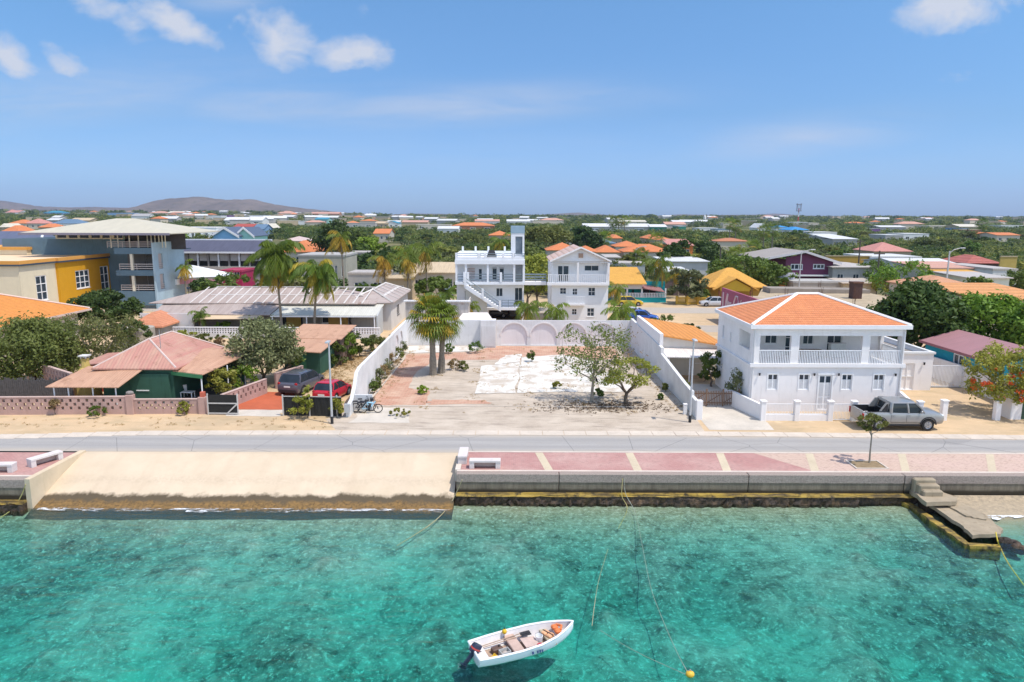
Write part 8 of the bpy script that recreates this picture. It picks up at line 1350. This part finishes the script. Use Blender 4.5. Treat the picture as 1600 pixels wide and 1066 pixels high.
FAR = [  # px left, px right, distance, eave row, top row, roof, roof colour, wall colour, label
 (0, 8, 330, 358, 352, 'hip', 'cream', 'tan', 'pale roof cut by the left edge of the picture'), (0, 30, 230, 366, 355, 'hip', 'orange', 'cream', 'orange hip roof at the far left behind the slate roof'), (14, 40, 290, 352, 346, 'hip', 'orange', 'cream', 'orange roof left of the pink one at far left'), (38, 64, 295, 352, 344.5, 'hip', 'pink', 'cream', 'pinkish hip roof at far left'), (60, 82, 240, 358, 352, 'hip', 'orange', 'tan', 'orange roof just left of the slate-roofed white house'), (8, 28, 1500, 328, 324.5, 'gx', 'pink', 'white', 'red-roofed white house high on the left hill'), (68, 98, 620, 332, 329, 'hip', 'teal', 'blue', 'teal-roofed house on the left skyline'), (108, 140, 480, 347, 343, 'gx', 'tan', 'tan', 'long tan roof beyond the dark slate roof'), (168, 212, 640, 335, 332, 'flat', 'grey', 'blue', 'long pale blue building on the left skyline'), (205, 232, 500, 340, 336, 'gx', 'grey', 'white', 'grey roofed hall beyond the cream roof'), (232, 262, 900, 329, 326, 'hip', 'salmon', 'cream', 'salmon roof at the foot of the hill'), (262, 285, 800, 332, 329, 'gx', 'cream', 'cream', 'cream house at the foot of the hill'), (312, 345, 520, 339, 334, 'flat', 'white', 'white', 'white cube house below the hill'), (345, 358, 540, 338, 333, 'flat', 'grey', 'purple', 'small purple building below the hill'), (350, 410, 430, 346, 341, 'gx', 'white', 'white', 'long white shed roof below the hill'), (365, 395, 310, 356, 351.5, 'gx', 'red', 'red', 'dark red house behind the gabled pair'), (395, 412, 320, 360, 352, 'gx', 'blue', 'blue', 'bright blue house behind the mint one'), (411, 424, 322, 358, 351, 'gy', 'cream', 'white', 'pale yellow gabled house right of the blue one'), (386, 420, 560, 338, 334, 'flat', 'white', 'white', 'white villa among trees below the hill'), (435, 460, 640, 335, 331, 'hip', 'salmon', 'cream', 'salmon house right below the hill slope'), (466, 488, 470, 347, 344, 'flat', 'white', 'white', 'white house in the scrub right of the hill'), (486, 530, 760, 333, 330.5, 'gx', 'salmon', 'brick', 'long salmon terrace on the skyline'), (492, 512, 430, 344, 341, 'gx', 'mint', 'mint', 'small mint house in the scrub') if 0 else (492, 512, 430, 344, 341, 'gx', 'teal', 'mint', 'small mint house in the scrub'),
 (524, 586, 400, 350, 345, 'flat', 'grey', 'grey', 'long blue-grey warehouse right of the palms'), (586, 606, 400, 350, 347, 'gx', 'tan', 'tan', 'tan shed at the end of the blue-grey warehouse'), (600, 622, 420, 350, 346, 'gy', 'teal', 'white', 'white gabled shed with pale teal roof'), (584, 608, 270, 366, 358.5, 'gx', 'orange', 'cream', 'orange-roofed house alone in the scrub'), (650, 704, 380, 352, 346, 'flat', 'cream', 'cream', 'long cream hall in the scrub'), (628, 668, 450, 348, 345, 'gx', 'salmon', 'tan', 'pinkish low roofs left of the cream hall'), (684, 716, 300, 358, 354, 'gx', 'white', 'white', 'white-roofed house with arches in the scrub'), (706, 772, 360, 353, 348, 'hip', 'orange', 'brick', 'wide orange-tan hip roof left of the stair tower'), (764, 796, 250, 368, 361, 'hip', 'orange', 'tan', 'orange roof hidden left of the stair tower'), (742, 780, 560, 346, 343, 'gx', 'salmon', 'white', 'pink roof on the skyline above the orange-tan roof'), (792, 828, 560, 346, 343, 'gx', 'white', 'white', 'white arched hall roof behind the stair tower'), (832, 880, 600, 345.5, 343, 'flat', 'cream', 'cream', 'pale buildings behind the stair tower'), (894, 914, 380, 358, 351, 'flat', 'dark', 'dark', 'black box building left of the big warehouse') if 0 else (894, 914, 380, 358, 351, 'flat', 'grey', 'dark', 'black box building left of the big warehouse'),
 (912, 1016, 370, 354, 349, 'gx', 'white', 'grey', 'big grey warehouse with white roof'), (1016, 1042, 368, 354, 350, 'gx', 'white', 'green', 'green-panelled end of the big warehouse'), (1040, 1072, 480, 350, 346, 'gx', 'salmon', 'grey', 'pinkish-roofed hall right of the warehouse'), (1060, 1072, 470, 353, 350, 'flat', 'white', 'green', 'small green-walled box right of the warehouse'), (1092, 1122, 420, 356, 350, 'flat', 'white', 'white', 'white office block with blue-grey top'), (1122, 1146, 380, 358, 350, 'flat', 'blue', 'white', 'white block with blue band left of the dark palm'), (1185, 1200, 430, 355, 348, 'gy', 'white', 'white', 'white gabled house among the palms'), (1213, 1232, 450, 354, 351, 'hip', 'sky', 'white', 'small sky-blue roof left of the larger one'), (1234, 1264, 420, 358, 353, 'hip', 'sky', 'white', 'larger sky-blue roof below the radio mast'), (1270, 1308, 380, 362, 356, 'flat', 'white', 'white', 'white flat-roofed villa right of the blue roof'), (1286, 1318, 290, 368, 364, 'mono', 'white', 'grey', 'white lean-to shed in the scrub'), (1302, 1340, 300, 372, 367, 'mono', 'white', 'grey', 'second white lean-to shed in the scrub'), (1240, 1262, 620, 346, 344, 'flat', 'white', 'white', 'white low hall on the right skyline'), (1264, 1280, 640, 347, 345, 'flat', 'cream', 'cream', 'cream block on the right skyline'), (1336, 1352, 700, 347, 345, 'hip', 'orange', 'cream', 'orange spot of a roof on the right skyline'), (1362, 1376, 520, 356, 352, 'flat', 'grey', 'purple', 'mauve block beyond the dark trees'), (1376, 1416, 520, 353, 350.5, 'gx', 'white', 'grey', 'long white roof beyond the dark trees'), (1412, 1452, 330, 364, 357.5, 'flat', 'white', 'white', 'white modern house with dark windows in the scrub'), (1384, 1412, 335, 366, 363, 'flat', 'white', 'grey', 'low white annex left of the modern house'), (1452, 1500, 560, 351, 348, 'flat', 'cream', 'cream', 'long cream terrace on the right skyline'), (1500, 1534, 540, 352, 348, 'gx', 'cream', 'tan', 'tan hall on the right skyline'), (1504, 1514, 500, 355, 350, 'flat', 'blue', 'blue', 'blue box on the right skyline'), (1516, 1534, 420, 357, 352, 'flat', 'tan', 'brick', 'brick building left of the lone palm'), (1538, 1552, 350, 364, 360.5, 'hip', 'orange', 'cream', 'small orange roof in the right scrub'), (1558, 1594, 345, 365, 361, 'gx', 'orange', 'cream', 'long orange roof in the right scrub'), (1565, 1600, 600, 350, 347.5, 'flat', 'white', 'white', 'white buildings at the right end of the skyline'), (1130, 1160, 640, 348, 345.5, 'flat', 'cream', 'cream', 'cream halls beyond the dark palm'), (968, 1010, 620, 346, 343.5, 'gx', 'cream', 'cream', 'cream roof line above the warehouse'), (1010, 1035, 250, 372, 366, 'hip', 'orange', 'tan', 'small orange roof with palms before the warehouse'), (955, 972, 262, 372, 366, 'hip', 'orange', 'tan', 'tiny orange hip roof before the warehouse'), (1025, 1050, 255, 374, 369, 'hip', 'orange', 'cream', 'orange roof right of the tiny one before the warehouse')]
for (a, b, Y, e, t, rf_, rc, wc, lab) in FAR:
    s_ = px_house('distant_house' if rf_ != 'flat' else 'distant_building', lab, a, b, Y, e, rf_, t, 10+Y*.02, far_walls.get(wc, beige), far_roofs.get(rc, grey), 3 if (b-a) > 14 and Y < 450 else 0, 'houses of the town toward the horizon', cat='house' if rf_ != 'flat' else 'building')
    keep_clear(a, b, t-1, e+1, s_.location.y)
# tiny houses on the skyline
rg = random.Random(77); cols = list(far_walls.items()); rcs = ['orange', 'white', 'cream', 'salmon', 'white', 'grey']
protos = []
for i in range(6): w = 10+i*2; s = simple_house('skyline_house', 'tiny pale house among trees along the skyline', 0, 700, w, 9, 3.6, ('hip', 'gx', 'flat')[i % 3], 1.5, (far_walls['cream'], far_walls['grey'], far_walls['tan'])[i % 3], far_roofs[rcs[i]], (), 'tiny houses along the skyline'); protos.append(s)
for i in range(140):
    Y = rg.choice((700, 850, 1000, 1200, 1400, 1700, 2000)); Y *= rg.uniform(.9, 1.1); px = rg.uniform(0, 1600) if i % 5 < 3 else rg.uniform(200, 640); s = protos[i] if i < 6 else dup(protos[i % 6], (0, 0, 0), 0)
    p = at(px, 340, Y); s.location = (p.x, Y, gz(p.x, Y)); s.rotation_euler = (0, 0, rg.uniform(-.5, .5)); s.scale = (rg.uniform(.9, 1.7), 1, rg.uniform(.9, 1.5)); zz_ = gz(p.x, Y); y_ = proj((p.x, Y, zz_+5))[1]; keep_clear(px-8*1100/Y, px+10*1100/Y, y_-1, proj((p.x, Y, zz_+2.8))[1], Y)
# a few trees copied many times: the near scrub belt, one thing per tree
kinds = [('round', L_dark, 5.0, 7.0), ('umbrella', L_olive, 4.6, 9.0), ('umbrella', L_scrub, 4.2, 8.5), ('round', L_mid, 5.2, 6.5), ('round', L_scrub, 4.0, 6.5), ('umbrella', L_yel, 3.6, 7.0), ('round', L_grey, 3.6, 6.0), ('round', L_dark, 3.8, 6.0)]
tp = [tree('scrub_tree', 'low thorny tree of the green scrub belt between the houses', (0, 200, 0), h, w, lf, kd, k=22, per=52, size=.42, seed=400+i, h0=.8, limbs=5, group='trees of the scrub belt', flat=.7) for i, (kd, lf, h, w) in enumerate(kinds)]
def blocked(x, y, h, w):
    z_ = gz(x, y); px, py0 = proj((x, y, z_+h)); _, py1 = proj((x, y, z_)); hw = w/2*F_PX/y
    return any(b[4] > y-2 and px+hw*.7 > b[0] and px-hw*.7 < b[1] and py0+1 < b[3] and py1 > b[2] or (abs(b[4]+6-y) < 9 and px+hw > b[0] and px-hw < b[1]) for b in boxes)
open_px = lambda px, y: (y < 150 and (px < 300 or 940 < px < 1130)) 
rg = random.Random(21); used = []; n = 0; tries = 0
while n < 225 and tries < 12000:
    tries += 1; y = 118+(420-118)*rg.random()**1.25; px = rg.uniform(-60, 1660); x = (px-800)/F_PX*y; i = rg.randrange(8); sc = rg.uniform(.7, 1.25); h, w = kinds[i][2]*sc, kinds[i][3]*sc
    if open_px(px, y) or blocked(x, y, h, w) or any((x-a)**2+(y-b)**2 < (2.6+y*.006)**2 for a, b in used): continue
    t = tp[i] if n < 8 and i not in [k for k in range(8) if tp[k].location.y != 200] else dup(tp[i], (0, 0, 0), 0); t.location = (x, y, gz(x, y)); t.rotation_euler = (0, 0, rg.uniform(0, 6.28)); t.scale = (sc, sc, sc*rg.uniform(.85, 1.1)); used.append((x, y)); n += 1
for t in tp:
    if t.location.y == 200 and t.location.x == 0: t.location = (-70, 330, 0)
# the rest of the scrub: a far-off wood that reads as one mass
rgn = np.random.default_rng(33); Cs, Rs, Ls = [], [], []
def scatter(n, y0, y1, pw, rmin, rmax):
    global Cs, Rs
    k = 0; tr = 0
    while k < n and tr < n*8:
        tr += 1; y = y0+(y1-y0)*rgn.random()**pw; px = rgn.uniform(-120, 1720); x = (px-800)/F_PX*y; r = rgn.uniform(rmin, rmax)
        dens = math.sin(x*.021+1.3)+math.sin(y*.017+x*.006)+math.sin((x-y)*.011+2)
        if dens < -1.7+.6*rgn.random() or open_px(px, y) or blocked(x, y, r*2.0, r*2.6): continue
        for j in range(3): Cs.append((x+rgn.normal()*r*.9, y+rgn.normal()*r*.9, gz(x, y)+r*rgn.uniform(.6, 1.25))); Rs.append(r*rgn.uniform(.6, 1.0))
        k += 1
scatter(3600, 125, 440, 1.1, 1.3, 2.4); scatter(6800, 400, 1300, 1.15, 2.0, 3.6); scatter(3200, 1200, 3300, 1.1, 3.2, 6.0)
Cs, Rs = np.array(Cs), np.array(Rs); far = Cs[:, 1] > 700
for nm, sel, per, lf in (('scrub', ~far, 34, L_scrub), ('far_woodland', far, 20, L_olive)):
    C, Rr = Cs[sel], Rs[sel]; V, Q = leaf_cloud(C, Rr, per, 1.0, 9, up=.85, flat=.6, shell=.6); s = np.repeat(np.repeat(Rr*(.26 if nm == 'scrub' else .36), per), 4)[:, None]; ctr_ = V.reshape(-1, 4, 3).mean(1).repeat(4, 0); V = ctr_+(V-ctr_)*s
    half = np.arange(len(Q)) // (per*3) % 4; mi = np.select([half == 0, half == 1, half == 2], [0, 1, 2], 3); tag(np_obj(nm, V, Q, [L_scrub, L_olive, L_dark, L_mid] if nm == 'scrub' else [L_olive, L_dark, L_dark, L_scrub], None, mi), kind='stuff')
# ------------------------------------------------------------------ the air: pale haze over the whole scene
hz_m = bpy.data.materials.new('haze'); hz_m.use_nodes = True; nt = hz_m.node_tree; nt.nodes.clear()
out = nt.nodes.new('ShaderNodeOutputMaterial'); vol = nt.nodes.new('ShaderNodeVolumePrincipled'); nt.links.new(vol.outputs[0], out.inputs[1])
vol.inputs['Color'].default_value = (.60, .70, 1.0, 1); vol.inputs['Density'].default_value = 0.000085; vol.inputs['Anisotropy'].default_value = .2
hb = MB(); hb.box(-7900, 7900, -60, 6500, -11, 260); tag(hb.build('haze', hz_m), kind='stuff')
